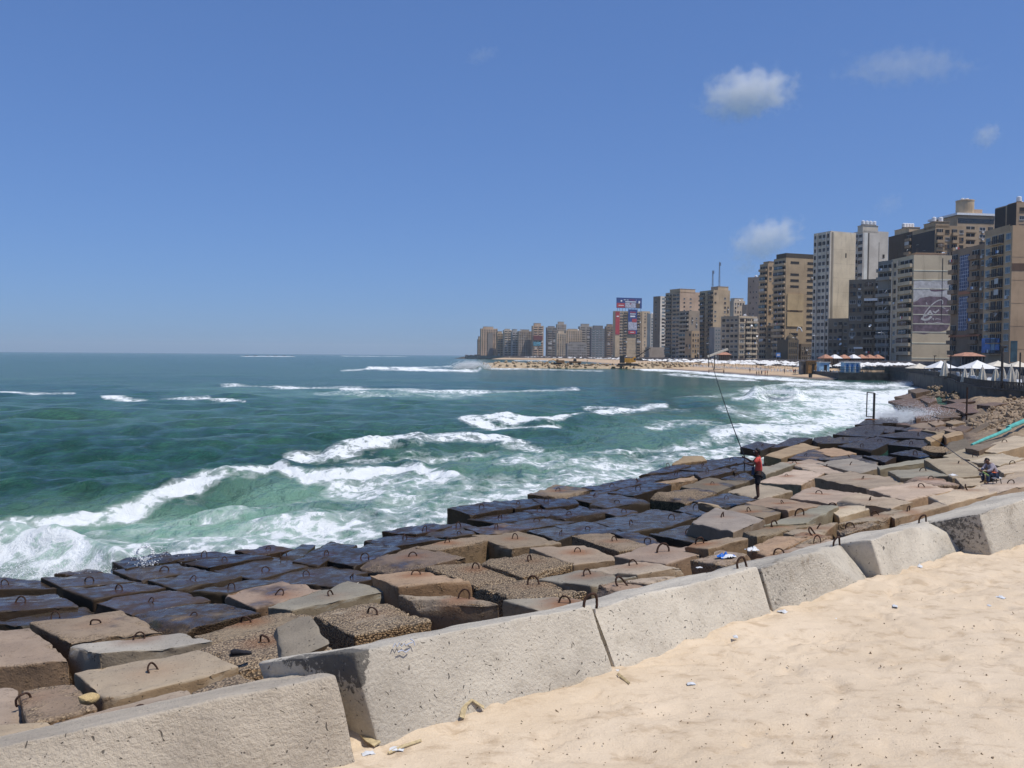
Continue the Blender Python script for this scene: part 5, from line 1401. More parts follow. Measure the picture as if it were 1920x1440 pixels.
# far end of the bay
far = [
    (1137, 1153, 613, 1150, BROWN, 'b', 'brown far block just left of the billboard block'),
    (1109, 1138, 617, 1190, (.13, .14, .17), 'g', 'far block faced in dark blue glass with striped floors'),
    (1087, 1111, 613, 1230, GREY, 'b', 'grey far block behind the dark blue glass one'),
    (1064, 1100, 645, 1120, (.22, .22, .23), 'w', 'low grey far block in front of the beige ribbed one'),
    (1061, 1091, 620, 1210, (.43, .345, .25), 'v', 'beige far block with vertical ribs'),
    (1044, 1062, 626, 1180, (.44, .36, .26), 'v', 'small cream far block left of the beige ribbed one'),
    (1045, 1062, 609, 1270, (.33, .29, .26), 'w', 'tall grey far block rising behind the small cream one'),
    (1026, 1045, 615, 1240, (.20, .19, .19), 'b', 'dark grey far block on the right side of the sky gap'),
    (999, 1019.5, 612, 1230, (.42, .31, .23), 'b', 'pinkish far block with a maroon banner and a blue poster, left of the sky gap'),
    (972.5, 999, 622, 1240, (.26, .22, .19), 'v', 'wide brown far block with dark vertical bays'),
    (960, 973, 623, 1250, BLUEGREY, 'b', 'narrow blue grey far block'),
    (945, 960.5, 620, 1260, (.40, .35, .30), 'b', 'far block striped with white balconies'),
    (932, 945, 626, 1270, TAN, 'b', 'tan far block with narrow floors'),
    (902, 933, 617, 1280, (.42, .31, .23), 'v', 'broad pinkish far block with a darker middle near the point'),
    (896.5, 903, 637, 1300, (.30, .23, .18), 'w', 'last small brown block at the point'),
]
for (x0, x1, yt, Y, tn, st, lb) in far:
    b = Building('apartment_block', lb, x0 - 1.0, x0, x1, yt, Y, -14, tn, floors=max(5, int((667 - yt) / 4.1)))
    n = max(2, int((x1 - x0) / 4.2))
    fl = b.floors
    if st == 'b': b.face('end', spread(max(2, n // 2), .03, .97, 'b', .8), 0, fl, .02, tint=tuple(min(.6, 1.25 * q) for q in tn))
    elif st == 'w': b.face('end', spread(n, .03, .97, 'w', .55), 0, fl, .05)
    elif st == 'g': b.face('end', spread(4, .02, .98, 't', .9), 0, fl, .03, .6)
    else:
        b.face('end', spread(n, .03, .97, 'w', .45), 0, fl, .05, .55)
        for i in range(n + 1): b.slab('end', max(0, i / n - .03), min(1, i / n + .03), 0, b.H, 'pier', tint=tuple(min(.6, 1.12 * q) for q in tn), out=.7)
    b.roof_room(.15, .75, .1, .7, b.r.uniform(2.5, 5), tuple(min(.6, 1.1 * q) for q in tn)); b.clutter(2)
    if 'maroon' in lb:
        b.slab('end', .05, .88, b.H * .55, b.H * .70, 'banner', plain('maroon_banner', (.16, .05, .05), .6), out=1.6)
        b.slab('end', .05, .72, b.H * .36, b.H * .49, 'poster', plain('blue_poster', (.10, .28, .36), .6, .5, .5), out=1.6)
    if 'darker middle' in lb: b.slab('end', .4, .72, 0, b.H * .86, tint=(.2, .19, .2), out=1.0)
# ================================================================== BEACH, PROMENADE, TERRACES
WL = [on_z(*p, 0.0) for p in ((1600, 716), (1575, 713), (1540, 711), (1480, 707.5), (1420, 704), (1340, 698.5), (1260, 693.5), (1215, 690.5), (1185, 687), (1150, 683), (1095, 678.5), (1000, 675.2), (905, 673.4))]
WY = [p.y for p in WL]; WX = [p.x for p in WL]
BXY = [(80, 60), (84, 110), (104, 175), (118, 225), (112, 260), (105, 300), (112, 350), (118, 420), (115, 480), (108, 560), (103, 660), (105, 800), (95, 950), (70, 1090), (10, 1185), (-50, 1250), (-70, 1300), (-75, 1400)]
def wx(y): return np.interp(y, WY, WX)
def bx(y): return np.interp(y, [p[1] for p in BXY], [p[0] for p in BXY])
UZ = ((-.5, -1.6), (0, .02), (.10, .55), (.3, 1.15), (.6, 1.9), (1.0, 2.5))
def beach_z(x, y):
    u = (x - wx(y)) / (bx(y) - wx(y))
    return np.interp(u, [a for a, _ in UZ], [b for _, b in UZ])
def build_beach():
    ys = np.concatenate([np.linspace(234, 500, 120), np.linspace(510, 1207, 70)])
    us = np.array([-.5, -.2, 0, .04, .08, .12, .2, .3, .4, .5, .6, .7, .8, .9, 1.02])
    Y, Uu = np.meshgrid(ys, us, indexing='ij'); Y, Uu = Y.ravel(), Uu.ravel()
    X = wx(Y) + Uu * (bx(Y) - wx(Y))
    P = np.stack([X, Y, np.interp(Uu, [a for a, _ in UZ], [b for _, b in UZ])], 1)
    P[:, 2] += 0.25 * (fbm(P * np.array((.15, .15, 0)) + 3, 4, 90) - .5)
    idx = np.arange(len(Y)).reshape(len(ys), len(us))
    f = np.stack([idx[:-1, :-1], idx[:-1, 1:], idx[1:, 1:], idx[1:, :-1]], -1).reshape(-1, 4)
    me = np_mesh('beach', P, f[:, ::-1], [], True)
    k = NT('beach_sand')
    p = k.pos()
    z = k.n('SeparateXYZ', {0: p}).outputs[2]
    a = k.noise(p, .12, 5); b = k.noise(p, 1.4, 5, .65)
    dry = k.mix(k.ramp(b, .35, .7), (0.56, 0.40, 0.245), (0.44, 0.31, 0.185))
    wet = k.ramp(k.math('ADD', z, k.math('MULTIPLY', a, .5)), .35, .85)
    k.bsdf(Base_Color=k.mix(wet, (0.21, 0.15, 0.10), dry), Roughness=k.math('ADD', .35, k.math('MULTIPLY', wet, .55)), Normal=k.bump(b, .5, .2))
    me.materials.append(k.mat)
    tag(obj('beach', me), kind='structure')
build_beach()

M_PROM = plain('promenade_stone', (0.20, 0.18, 0.16), 0.85, 0.3, 0.4, bump=.4)
M_PAVE = plain('street_asphalt', (0.09, 0.085, 0.08), 0.9, 0.25, 0.3)
m = MB()
for (x0, y0), (x1, y1) in zip(BXY[2:-1], BXY[3:]):
    d = Vector((x1 - x0, y1 - y0, 0)); n = Vector((d.y, -d.x, 0)).normalized() * .5
    vs_ = []
    for z in (1.0, 5.2):
        vs_ += [(x0 - n.x, y0 - n.y, z), (x1 - n.x, y1 - n.y, z), (x1 + n.x, y1 + n.y, z), (x0 + n.x, y0 + n.y, z)]
    m.add(vs_, [(3, 2, 1, 0), (4, 5, 6, 7), (0, 1, 5, 4), (1, 2, 6, 5), (2, 3, 7, 6), (3, 0, 4, 7)])
tag(m.build('promenade_wall', M_PROM), 'long stone promenade wall between the beach and the apartment blocks', 'sea wall')
m = MB()
pl = [(x + .3, y) for x, y in BXY] + [(-75, 1900), (1200, 1900), (1200, 60)]
m.prism(pl, -2.0, STREET_Z)
tag(m.build('land', M_PAVE), kind='structure')
# ground behind the camera side, under the sand
tag(MB().add([(-60, -80, 1.9), (260, -80, 1.9), (260, 62, 1.9), (86, 62, 1.9), (42, 40, 1.9), (12, 14, 1.9), (-7, 0, 1.9), (-60, -41, 1.9)], [tuple(range(8))]).build('plain', M_SAND), kind='structure')

# --- parasols, chairs, people on the sand
M_CLOTH = plain('white_canvas', (0.74, 0.73, 0.70), 0.85, 0.06, 2)
M_CREAM = plain('cream_canvas', (0.62, 0.56, 0.45), 0.85, 0.1, 1.5)
M_POLE = plain('pole', (0.10, 0.09, 0.08), 0.5, 0.2, 2)
M_WOODP = plain('grey_wood', (0.05, 0.045, 0.04), 0.8, 0.4, 3)
def parasol(r, h, drop, n=8, cl=M_CLOTH):
    m = MB()
    c = [(0, 0, h)]
    for i in range(n):
        t = 2 * math.pi * i / n
        c.append((r * math.cos(t), r * math.sin(t), h - drop))
    for i in range(n):
        t = 2 * math.pi * (i + .5) / n
        c.append((r * .96 * math.cos(t), r * .96 * math.sin(t), h - drop - .14))
    f = []
    for i in range(n):
        j = (i + 1) % n
        f += [(0, 1 + i, 1 + n + i), (0, 1 + n + i, 1 + j)]
    # thickness: an inner skin
    k = len(c)
    c += [(x * .99, y * .99, z - .03) for x, y, z in c]
    f += [tuple(k + q for q in reversed(t)) for t in f]
    m.add(c, f, 0)
    m.tube([(0, 0, 0), (0, 0, h - .02)], .03, 5, 1)
    m.tube([(0, 0, h - .03), (0, 0, h + .12)], .03, 5, 1)
    return m.mesh('beach_parasol', [cl, M_POLE])
PAR = [parasol(1.35, 2.3, .42), parasol(1.5, 2.45, .5), parasol(1.25, 2.2, .36, 6)]
def chair_mesh(c):
    m = MB()
    m.box((0, 0, .42), (.5, .48, .05)); m.box((0, .25, .72), (.5, .05, .55), rot=Matrix.Rotation(-.22, 3, 'X'))
    for x in (-.22, .22):
        for y in (-.2, .2): m.tube([(x, y, .42), (x * 1.12, y * 1.15, 0)], .025, 4)
        m.box((x * 1.1, .02, .64), (.05, .46, .04)); m.tube([(x * 1.1, -.2, .42), (x * 1.1, -.2, .64)], .02, 4)
    return m.mesh('beach_chair', c)
CHAIR = chair_mesh(M_WHITE)
pr = random.Random(3)
spots = []
def scatter(n, pxr, row, jitter=.8):
    for i in range(n):
        yy = pr.uniform(*pxr)
        spots.append((yy, row + pr.uniform(-jitter, jitter)))
par_at = []
y = 226.0
for rowu in (.40, .46, .53, .60, .68, .76, .84, .92):
    y = 236.0 + pr.uniform(0, 4)
    while y < 560:
        u = rowu + pr.uniform(-.02, .02)
        if pr.random() < .80: par_at.append((wx(y) + u * (bx(y) - wx(y)), y))
        y += pr.uniform(2.9, 4.6) * (1 + (y - 226) / 300)
while len(par_at) > 205: par_at.pop(pr.randrange(len(par_at)))
for i in range(85):
    y = pr.uniform(580, 1195); u = pr.choice((.5, .7, .9)) + pr.uniform(-.1, .05)
    par_at.append((wx(y) + u * (bx(y) - wx(y)), y))
for i, (x, y) in enumerate(par_at):
    o = obj('beach_parasol', pr.choice(PAR), None, (x, y, float(beach_z(x, y)) - .05), (pr.uniform(-.06, .06), pr.uniform(-.06, .06), pr.uniform(0, 6)))
    if y < 600: tag(o, 'white parasol in the crowded rows on the sandy bay below the apartment blocks', 'parasol', 'white parasols on the sandy bay')
    else: tag(o, 'tiny white parasol on the far beach below the farthest apartment blocks', 'parasol', 'white parasols on the far beach')
nch = 0
y = 236.0
while y < 420 and nch < 230:
    for k in range(3):
        u = .30 + .035 * k + pr.uniform(-.008, .008)
        x = wx(y) + u * (bx(y) - wx(y))
        o = obj('beach_chair', CHAIR, None, (x, y + pr.uniform(-.3, .3), float(beach_z(x, y)) - .04), (0, 0, math.pi / 2 + pr.uniform(-.5, .5)))
        tag(o, 'white plastic chair in the front rows facing the sea', 'chair', 'white plastic chairs on the beach'); nch += 1
    y += pr.uniform(1.3, 2.0) * (1 + (y - 224) / 160)

# --- people (one skinned body each)
M_SKIN = plain('brown_skin', (0.19, 0.095, 0.058), 0.6, 0.12, 8)
M_SKIND = plain('dark_brown_skin', (0.07, 0.036, 0.024), 0.6, 0.12, 8)
M_HAIR = plain('black_hair', (0.010, 0.009, 0.009), 0.6, 0.3, 40, bump=.3)
M_REDT = plain('coral_red_cotton', (0.62, 0.085, 0.065), 0.9, 0.14, 9, bump=.25)
M_SHORT = plain('black_cotton', (0.014, 0.014, 0.018), 0.9, 0.3, 9)
M_JEAN = plain('blue_denim', (0.035, 0.055, 0.10), 0.9, 0.25, 14)
M_SHIRT = plain('pale_lilac_striped_cotton', (0.36, 0.32, 0.35), 0.9, 0.2, 12)
M_ORANGE = plain('orange_cloth', (0.55, 0.13, 0.05), 0.9, 0.2, 9)
def skin_mesh(name, nodes, edges, mats, sub=2, root='pelvis', pick=None):
    keys = list(nodes)
    me = bpy.data.meshes.new(name + '_cage')
    me.from_pydata([nodes[k][0] for k in keys], [(keys.index(a), keys.index(b)) for a, b in edges], [])
    o = bpy.data.objects.new(name + '_cage', me); COL.objects.link(o)
    o.modifiers.new('s', 'SKIN')
    sv = me.skin_vertices[0].data
    for i, k in enumerate(keys):
        r = nodes[k][1]
        sv[i].radius = (r, r) if not isinstance(r, tuple) else r
        sv[i].use_root = (k == root)
    sd = o.modifiers.new('d', 'SUBSURF'); sd.levels = sd.render_levels = sub
    dg = bpy.context.evaluated_depsgraph_get()
    r = bpy.data.meshes.new_from_object(o.evaluated_get(dg))
    bpy.data.objects.remove(o); bpy.data.meshes.remove(me)
    r.name = name
    r.materials.clear()
    for m_ in mats: r.materials.append(m_)
    if pick:
        for p in r.polygons: p.material_index = pick(p.center)
    for p in r.polygons: p.use_smooth = True
    return r
def hand(nodes, edges, key, wrist, d, side, curl, s=1.0, r=.009):
    """palm and five fingers from the wrist along d; side = towards the thumb"""
    W = Vector(wrist); d = Vector(d).normalized(); t = Vector(side).normalized(); n = d.cross(t)
    nodes[key + 'palm'] = (W + d * .07 * s, (.032 * s, .018 * s)); edges.append((key, key + 'palm'))
    for i, (off, ln) in enumerate(((.028, .072), (.010, .082), (-.009, .076), (-.027, .060))):
        b0 = W + d * .095 * s + t * off * s; b1 = b0 + (d + n * curl * .6).normalized() * ln * .5 * s; b2 = b1 + (d * (1 - curl) + n * curl * 1.6).normalized() * ln * .5 * s
        nodes[f'{key}f{i}a'] = (b0, r * 1.1 * s); nodes[f'{key}f{i}b'] = (b1, r * s); nodes[f'{key}f{i}c'] = (b2, r * .8 * s)
        edges += [(key + 'palm', f'{key}f{i}a'), (f'{key}f{i}a', f'{key}f{i}b'), (f'{key}f{i}b', f'{key}f{i}c')]
    a = W + d * .04 * s + t * .035 * s; c = a + (t * .6 + d * .7 + n * curl * .7).normalized() * .05 * s
    nodes[key + 'ta'] = (a, r * 1.3 * s); nodes[key + 'tb'] = (c, r * s); edges += [(key + 'palm', key + 'ta'), (key + 'ta', key + 'tb')]

def body(J):
    """J: joint name -> position; the usual joints with tapering radii"""
    rad = dict(pelvis=(.145, .115), waist=(.125, .10), chest=(.15, .115), neck0=.062, neck1=.055, head0=.078, head1=.098, head2=.085, nose=.018,
               shL=.062, elL=.042, haL=.028, shR=.062, elR=.042, haR=.028, hiL=.09, knL=.057, anL=.038, heL=.036, toL=.03, hiR=.09, knR=.057, anR=.038, heR=.036, toR=.03)
    nodes = {k: (Vector(v), rad[k]) for k, v in J.items()}
    edges = [('pelvis', 'waist'), ('waist', 'chest'), ('chest', 'neck0'), ('neck0', 'neck1'), ('neck1', 'head0'), ('head0', 'head1'), ('head1', 'head2'), ('head0', 'nose')]
    for s in 'LR':
        edges += [('chest', 'sh' + s), ('sh' + s, 'el' + s), ('el' + s, 'ha' + s), ('pelvis', 'hi' + s), ('hi' + s, 'kn' + s), ('kn' + s, 'an' + s), ('an' + s, 'to' + s)]
    for s in 'LR': nodes.pop('he' + s, None)
    return nodes, edges
# a bather, seen very small: one mesh, clothing by height
def bather(name, shirt, trunks, arms=0.0, stride=.12):
    J = dict(pelvis=(0, 0, .93), waist=(0, 0, 1.08), chest=(0, 0, 1.30), neck0=(0, 0, 1.45), neck1=(.01, 0, 1.50), head0=(.02, 0, 1.56), head1=(.02, 0, 1.64), head2=(.01, 0, 1.68), nose=(.11, 0, 1.585))
    for s, q in (('L', 1), ('R', -1)):
        J['sh' + s] = (0, .19 * q, 1.40); J['el' + s] = (.05 + arms * .2, .25 * q, 1.14 + arms * .15); J['ha' + s] = (.14 + arms * .4, .24 * q, .92 + arms * .35)
        J['hi' + s] = (0, .10 * q, .86); J['kn' + s] = (stride * q * .6 + .03, .11 * q, .48); J['an' + s] = (stride * q, .11 * q, .08); J['to' + s] = (stride * q + .14, .12 * q, .03)
    nd, ed = body(J)
    def pick(c):
        if c.z > 1.60 or (c.z > 1.53 and c.x < -.01): return 2
        if 1.0 < c.z < 1.44 and shirt is not None and abs(c.y) < .24: return 1
        if .62 < c.z < 1.0 and abs(c.y) < .21: return 3
        return 0
    return skin_mesh(name, nd, ed, [M_SKIN, shirt or M_SKIN, M_HAIR, trunks], 1, pick=pick)
BATH = {'bare': bather('person', None, M_SHORT), 'dark': bather('person', M_SHORT, M_SHORT, .1), 'red': bather('person', M_REDT, M_SHORT, .2), 'white': bather('person', M_CLOTH, M_JEAN, .5), 'blue': bather('person', M_JEAN, M_JEAN, 0, .2)}
PEOPLE = [(1329, 701.5, 'bare', 'bather wading in the surf left of the other waders'), (1357, 701.8, 'dark', 'bather wading alone in the foam near the middle of the beach'),
          (1406, 699.0, 'bare', 'bather walking on wet sand left of the close group'), (1418.5, 705.5, 'dark', 'dark clothed bather at the left of the close group in the shallows'),
          (1423, 705.0, 'bare', 'bare chested bather in the middle of the close group'), (1428, 704.6, 'blue', 'blue clothed bather at the right of the close group'),
          (1434.5, 704.4, 'red', 'bather in red just right of the close group'), (1438.5, 704.2, 'bare', 'bare bather at the end of the group in the shallows'),
          (1358, 691.5, 'dark', 'dark clothed person on the dry sand before the front parasols'), (1418, 693.8, 'bare', 'person standing near the water above the close group'),
          (1471, 701.0, 'dark', 'tall looking person walking on the sand right of the group'), (1488, 702.0, 'red', 'person in red stepping towards the sea'),
          (1491, 701.6, 'bare', 'bare person beside the one in red'), (1425, 694.5, 'white', 'person in white bending near the front chairs'),
          (1300, 688.5, 'blue', 'person in blue among the first chairs at the far side of the beach'), (1260, 688.0, 'dark', 'dark clothed person on the sand near the breakwater'),
          (1557, 704.5, 'dark', 'dark clothed person beside the blue kiosk pier'), (1540, 703.0, 'white', 'person in white in front of the crowded parasols'), (1101, 681.0, 'dark', 'person standing on the breakwater beside the loader')]
for px, py, kd, lb in PEOPLE:
    z = .3
    for _ in range(25):
        p = on_z(px, py, z); z = .6 * z + .4 * float(max(beach_z(p.x, p.y), -.35))
    p = on_z(px, py, z)
    if 'breakwater beside' in lb: p = at_y(px, py, 400.0)
    tag(obj('person', BATH[kd], None, p, (0, 0, pr.uniform(0, 6))), lb, 'person', 'people on the beach')
m = MB(); m.lathe([(.42, 0), (.5, .1), (.55, 1.15), (.58, 1.2), (.5, 1.2), (.45, .4)], 10)
p = on_z(1519.5, 708, .35)
tag(m.build('litter_bin', M_WOODP, None, p, smooth=False), 'dark round litter bin on the wet sand near the water', 'bin')

# --- near terrace with a curved dark wall
M_TWALL = plain('dark_wet_concrete', (0.055, 0.050, 0.044), 0.75, 0.5, 0.7, bump=.5)
TZ = 2.7
EDGE = [(104, 240), (96, 212), (91, 197), (81, 168), (71.7, 141), (66, 128), (61.2, 118), (58.6, 111.5), (56.8, 106.7), (54.4, 100.5), (52.9, 95), (52.2, 88), (52.6, 80), (53.5, 68)]
root = empty('terrace', (80, 130, TZ)); tag(root, 'beach club terrace on a curved dark sea wall under the white canopies', 'terrace')
def child(m, name, mat, par, smooth=False):
    o = m.build(name, mat, None, smooth=smooth); o.parent = par; o.matrix_parent_inverse = par.matrix_basis.inverted() if False else Matrix.Translation(-par.location); return o
m = MB(); m.prism(EDGE + [(130, 68), (130, 240)], -1.2, TZ); child(m, 'wall', M_TWALL, root)
m = MB()
for (x0, y0), (x1, y1) in zip(EDGE[:-1], EDGE[1:]):
    d = Vector((x1 - x0, y1 - y0, 0)); L = d.length; n = int(L / .32)
    a = math.atan2(d.y, d.x)
    for i in range(n):
        q = Vector((x0, y0, 0)) + d * ((i + .5) / n)
        m.box((q.x + .12, q.y, TZ + .42), (.2, .05, .84), rz=a)
    m.box(((x0 + x1) / 2 + .12, (y0 + y1) / 2, TZ + .88), (L, .09, .08), rz=a); m.box(((x0 + x1) / 2 - .06, (y0 + y1) / 2, TZ + .06), (L, .3, .16), rz=a)
child(m, 'railing', M_WOODP, root)
for i, (px, py, hh, lb) in enumerate(((1750, 699, 3.9, 'dark thin post left of the first canopy on the terrace'), (1780, 711, 3.9, 'dark post with a lamp head at the corner of the terrace wall'), (1798, 717, 3.4, 'dark post between the corner and the big pyramid canopy'),
                            (1875.5, 731, 4.6, 'thickest dark post standing before the folded parasols'), (1909, 733, 4.0, 'dark post near the picture edge on the terrace'))):
    p = on_z(px, py, TZ) + Vector((.3, .3, 0))
    m = MB(); w = .13 if 'thickest' in lb else .08
    m.tube([(0, 0, -.1), (0, 0, hh)], w, 7); m.box((0, 0, .15), (.35, .35, .3))
    o = m.build('terrace_post', M_WOODP, None, p); tag(o, lb, 'post', 'dark posts along the terrace')
    if i in (0, 1, 3):
        l = MB(); l.box((.15, 0, hh + .02), (.6, .22, .16)); l.box((.15, 0, hh - .08), (.4, .14, .06)); l.build('lamp_head', M_WOODP, o)
def canopy(px0, px1, y0, y1, Y, label, n=4, cl=M_CREAM):
    a, b_ = at_y(px0, y1, Y), at_y(px1, y1, Y); t = at_y((px0 + px1) / 2, y0, Y)
    w = (b_.x - a.x) / 2; h = t.z - TZ; ez = a.z - TZ
    r_ = empty('canopy', ((a.x + b_.x) / 2, Y, TZ)); tag(r_, label, 'canopy')
    m = MB(); q = [(-w, -w), (w, -w), (w, w), (-w, w)]
    seg = 6
    for k in range(4):
        A, B_ = q[k], q[(k + 1) % 4]
        ring = []
        for i in range(seg + 1):
            f = i / seg
            row = []
            for j in range(seg + 1):
                g = j / seg
                x = (A[0] + (B_[0] - A[0]) * g) * f; y_ = (A[1] + (B_[1] - A[1]) * g) * f
                sag = -.10 * math.sin(math.pi * g) * f * w * .35
                row.append((x, y_, h + (ez - h) * (f ** .85) + sag))
            ring.append(row)
        vs_ = [v for row in ring for v in row]; fs_ = []
        for i in range(seg):
            for j in range(seg): fs_.append((i * (seg + 1) + j, i * (seg + 1) + j + 1, (i + 1) * (seg + 1) + j + 1, (i + 1) * (seg + 1) + j))
        m.add(vs_, fs_); m.add([(x * .995, y_ * .995, z - .04) for x, y_, z in vs_], [tuple(reversed(f)) for f in fs_])
    m.build('cover', cl, r_)
    for x, y_ in q: MB().tube([(x * .96, y_ * .96, 0), (x * .96, y_ * .96, ez)], .05, 5).build('pole', M_POLE, r_)
    return r_
canopy(1805, 1859, 675, 690, 116, 'largest white pyramid canopy behind the folded parasols on the terrace', cl=M_CLOTH)
canopy(1742, 1786, 676, 689, 150, 'white canopy behind the terrace corner post', cl=M_CLOTH)
canopy(1849, 1893, 676, 686, 135, 'cream canopy right behind the largest pyramid canopy')
canopy(1888, 1930, 677, 687, 120, 'cream canopy at the picture edge behind the folded parasols')
canopy(1705, 1742, 681, 690, 190, 'low dark edged canopy left of the terrace corner', cl=M_CREAM)
def folded():
    m = MB(); rr = random.Random(4)
    wob = [1 + .22 * math.cos(k * math.pi) for k in range(16)]
    m.lathe([(.42, .30), (.45, .36), (.36, .9), (.25, 1.6), (.13, 2.15), (.06, 2.35), (.03, 2.4)], 16, wob=wob)
    return m.mesh('canopy_cloth', M_CREAM)
FOLD = folded()
FP = MB(); FP.tube([(0, 0, 0), (0, 0, 2.6)], .035, 6); FP.box((0, 0, .05), (.5, .5, .1)); FP = FP.mesh('pole', M_POLE)
for px, Y, s, lb in ((1771, 143, 1.25, 'folded cream parasol in front of the canopy by the terrace corner'), (1809, 112, .85, 'folded parasol under the left edge of the largest canopy'), (1822, 113, .9, 'folded parasol under the middle of the largest canopy'),
                 (1842, 101, 1.0, 'folded parasol with a pointed top in front of the largest canopy'), (1867, 97, .95, 'folded parasol just left of the thickest post'), (1880, 96, 1.0, 'folded parasol just right of the thickest post'),
                 (1896, 94, 1.05, 'tall folded parasol between the thickest post and the picture edge'), (1906, 96, .9, 'folded parasol by the post near the picture edge'), (1832, 118, .85, 'small folded parasol behind the pointed one')):
    x = at_y(px, 700, Y).x
    r_ = empty('folded_parasol', (x, Y, TZ)); tag(r_, lb, 'parasol', 'folded parasols on the terrace')
    obj('canopy_cloth', FOLD, r_, scale=(s * 1.15, s * 1.15, s)); obj('pole', FP, r_, scale=(s, s, s))
for i in range(26):
    t = i / 25; k = 3 + t * 8.6; j = int(k); q = k - j
    x = EDGE[j][0] * (1 - q) + EDGE[j + 1][0] * q + 1.3 + pr.uniform(-.3, .6); y = EDGE[j][1] * (1 - q) + EDGE[j + 1][1] * q + .4
    tag(obj('terrace_chair', CHAIR, None, (x, y, TZ), (0, 0, pr.uniform(0, 6)), (1.15, 1.15, 1.15)), 'white plastic chair behind the dark terrace railing', 'chair', 'white chairs on the terrace')

# --- second platform with the blue kiosk
PZ = 1.9
root = empty('platform', (97, 240, PZ)); tag(root, 'low dark sea platform with a green fence below the row of white parasols', 'platform')
POLY = [(88.6, 233), (104.5, 228), (112, 236), (112, 262), (92, 266)]
m = MB(); m.prism(POLY, -1.5, PZ); child(m, 'wall', M_TWALL, root)
M_GREEN = plain('dark_green_paint', (0.012, 0.045, 0.042), 0.6, 0.3, 2)
m = MB()
for (x0, y0), (x1, y1) in zip(POLY[:2], POLY[1:3]):
    d = Vector((x1 - x0, y1 - y0, 0)); L = d.length; a = math.atan2(d.y, d.x)
    for i in range(int(L / .3)):
        q = Vector((x0, y0, 0)) + d * ((i + .5) / int(L / .3)); m.box((q.x, q.y + .2, PZ + .85), (.14, .05, 1.7), rz=a)
    for z in (.15, 1.65, .9): m.box(((x0 + x1) / 2, (y0 + y1) / 2 + .2, PZ + z), (L, .09, .1), rz=a)
child(m, 'fence', M_GREEN, root)
M_LBLUE = plain('light_blue_paint', (0.34, 0.55, 0.72), 0.6, 0.15, 1)
a_ = at_y(1580.5, 697, 236); c_ = at_y(1611, 680, 236)
root = empty('blue_kiosk', ((a_.x + c_.x) / 2, 236.5, PZ)); tag(root, 'light blue and white kiosk at the end of the low sea platform', 'kiosk')
w = c_.x - a_.x; h = c_.z - PZ
m = MB(); m.box((0, 0, h / 2), (w, 2.5, h)); m.build('wall', M_LBLUE, root)
for q in (-.45, -.15, .18, .45): MB().box((q * w, -1.28, h / 2), (.28, .1, h)).build('pillar', M_WHITE, root)
for q in (-.3, .0, .32): MB().box((q * w, -1.27, h * .48), (.10 * w, .06, h * .7)).build('door', M_SIGNBLUE, root)
MB().box((0, 0, h + .1), (w + .5, 3.1, .22)).build('roof', M_WHITE, root)
for i, px in enumerate(np.linspace(1617, 1704, 10)):
    p = at_y(px, 690, 236 + (i % 2) * 5)
    o = obj('platform_parasol', PAR[i % 2], None, (p.x, p.y, PZ), (0, 0, i), (1.25, 1.25, 1.22))
    tag(o, 'white parasol in the straight row on the green fenced sea platform', 'parasol', 'white parasols on the sea platform')

# --- kiosks with orange tiled roofs on the promenade
def roofed(px0, px1, yr0, yr1, yb, Y, nroof, label, white=(), depth=6.0):
    a, b_ = at_y(px0, yr1, Y), at_y(px1, yr1, Y); top = at_y(px0, yr0, Y).z; bot = at_y(px0, yb, Y).z
    W = b_.x - a.x; root = empty('kiosk', ((a.x + b_.x) / 2, Y, bot)); tag(root, label, 'kiosk')
    ez, tz = a.z - bot, top - bot
    MB().box((0, 0, ez * .5), (W * .86, depth * .7, ez)).build('wall', M_PROM, root)
    for i in range(7): MB().box((-W * .46 + W * .92 * i / 6, -depth * .47, ez * .5), (.22, .22, ez)).build('pillar', M_WOODP, root)
    for i in range(nroof):
        c = -W / 2 + W * (i + .5) / nroof; w2 = W / nroof / 2 * 1.03
        m = MB(); d2 = depth / 2 + .4
        rid = .35 if nroof > 1 else .55
        m.add([(c - w2, -d2, ez), (c + w2, -d2, ez), (c + w2, d2, ez), (c - w2, d2, ez), (c - w2 * rid * .3, 0, tz), (c + w2 * rid, 0, tz)], [(0, 1, 5, 4), (1, 2, 5), (2, 3, 4, 5), (3, 0, 4), (3, 2, 1, 0)])
        m.box((c, 0, ez - .08), (2 * w2 * .98, 2 * d2 * .98, .14))
        m.build('roof', M_CLOTH if i in white else M_TERRA, root)
roofed(1539, 1590, 664.5, 671.5, 683, 286, 3, 'kiosk row with a white gable among its orange roofs, left of its twin', (1,))
roofed(1592, 1652, 664.5, 671.5, 683, 284, 4, 'kiosk row with four roof peaks, the first one white, right of its twin', (0,))
roofed(1791, 1833, 660.5, 667.5, 683, 186, 1, 'single pavilion with a flat orange hipped roof above the terrace')
roofed(1345, 1368, 660.5, 665, 676, 345, 1, 'small tan roofed hut under the slanted white beam')
root = empty('slanted_beam', at_y(1327, 668.5, 340)); tag(root, 'long white beam slanting up beside a small hut on the beach', 'structure')
a, b_ = at_y(1325, 669, 340), at_y(1362.5, 655, 340); v = b_ - a
m = MB(); m.box(v / 2, (v.length, 1.2, .75), rot=Matrix.Rotation(-math.atan2(v.z, v.x), 3, 'Y')); m.build('beam', M_CREAM, root)
for f in (.05, .35): 
    q = v * f; MB().tube([q, (q.x, q.y, q.z - 4 - 6 * f)], .18, 6).build('post', M_WOODP, root)
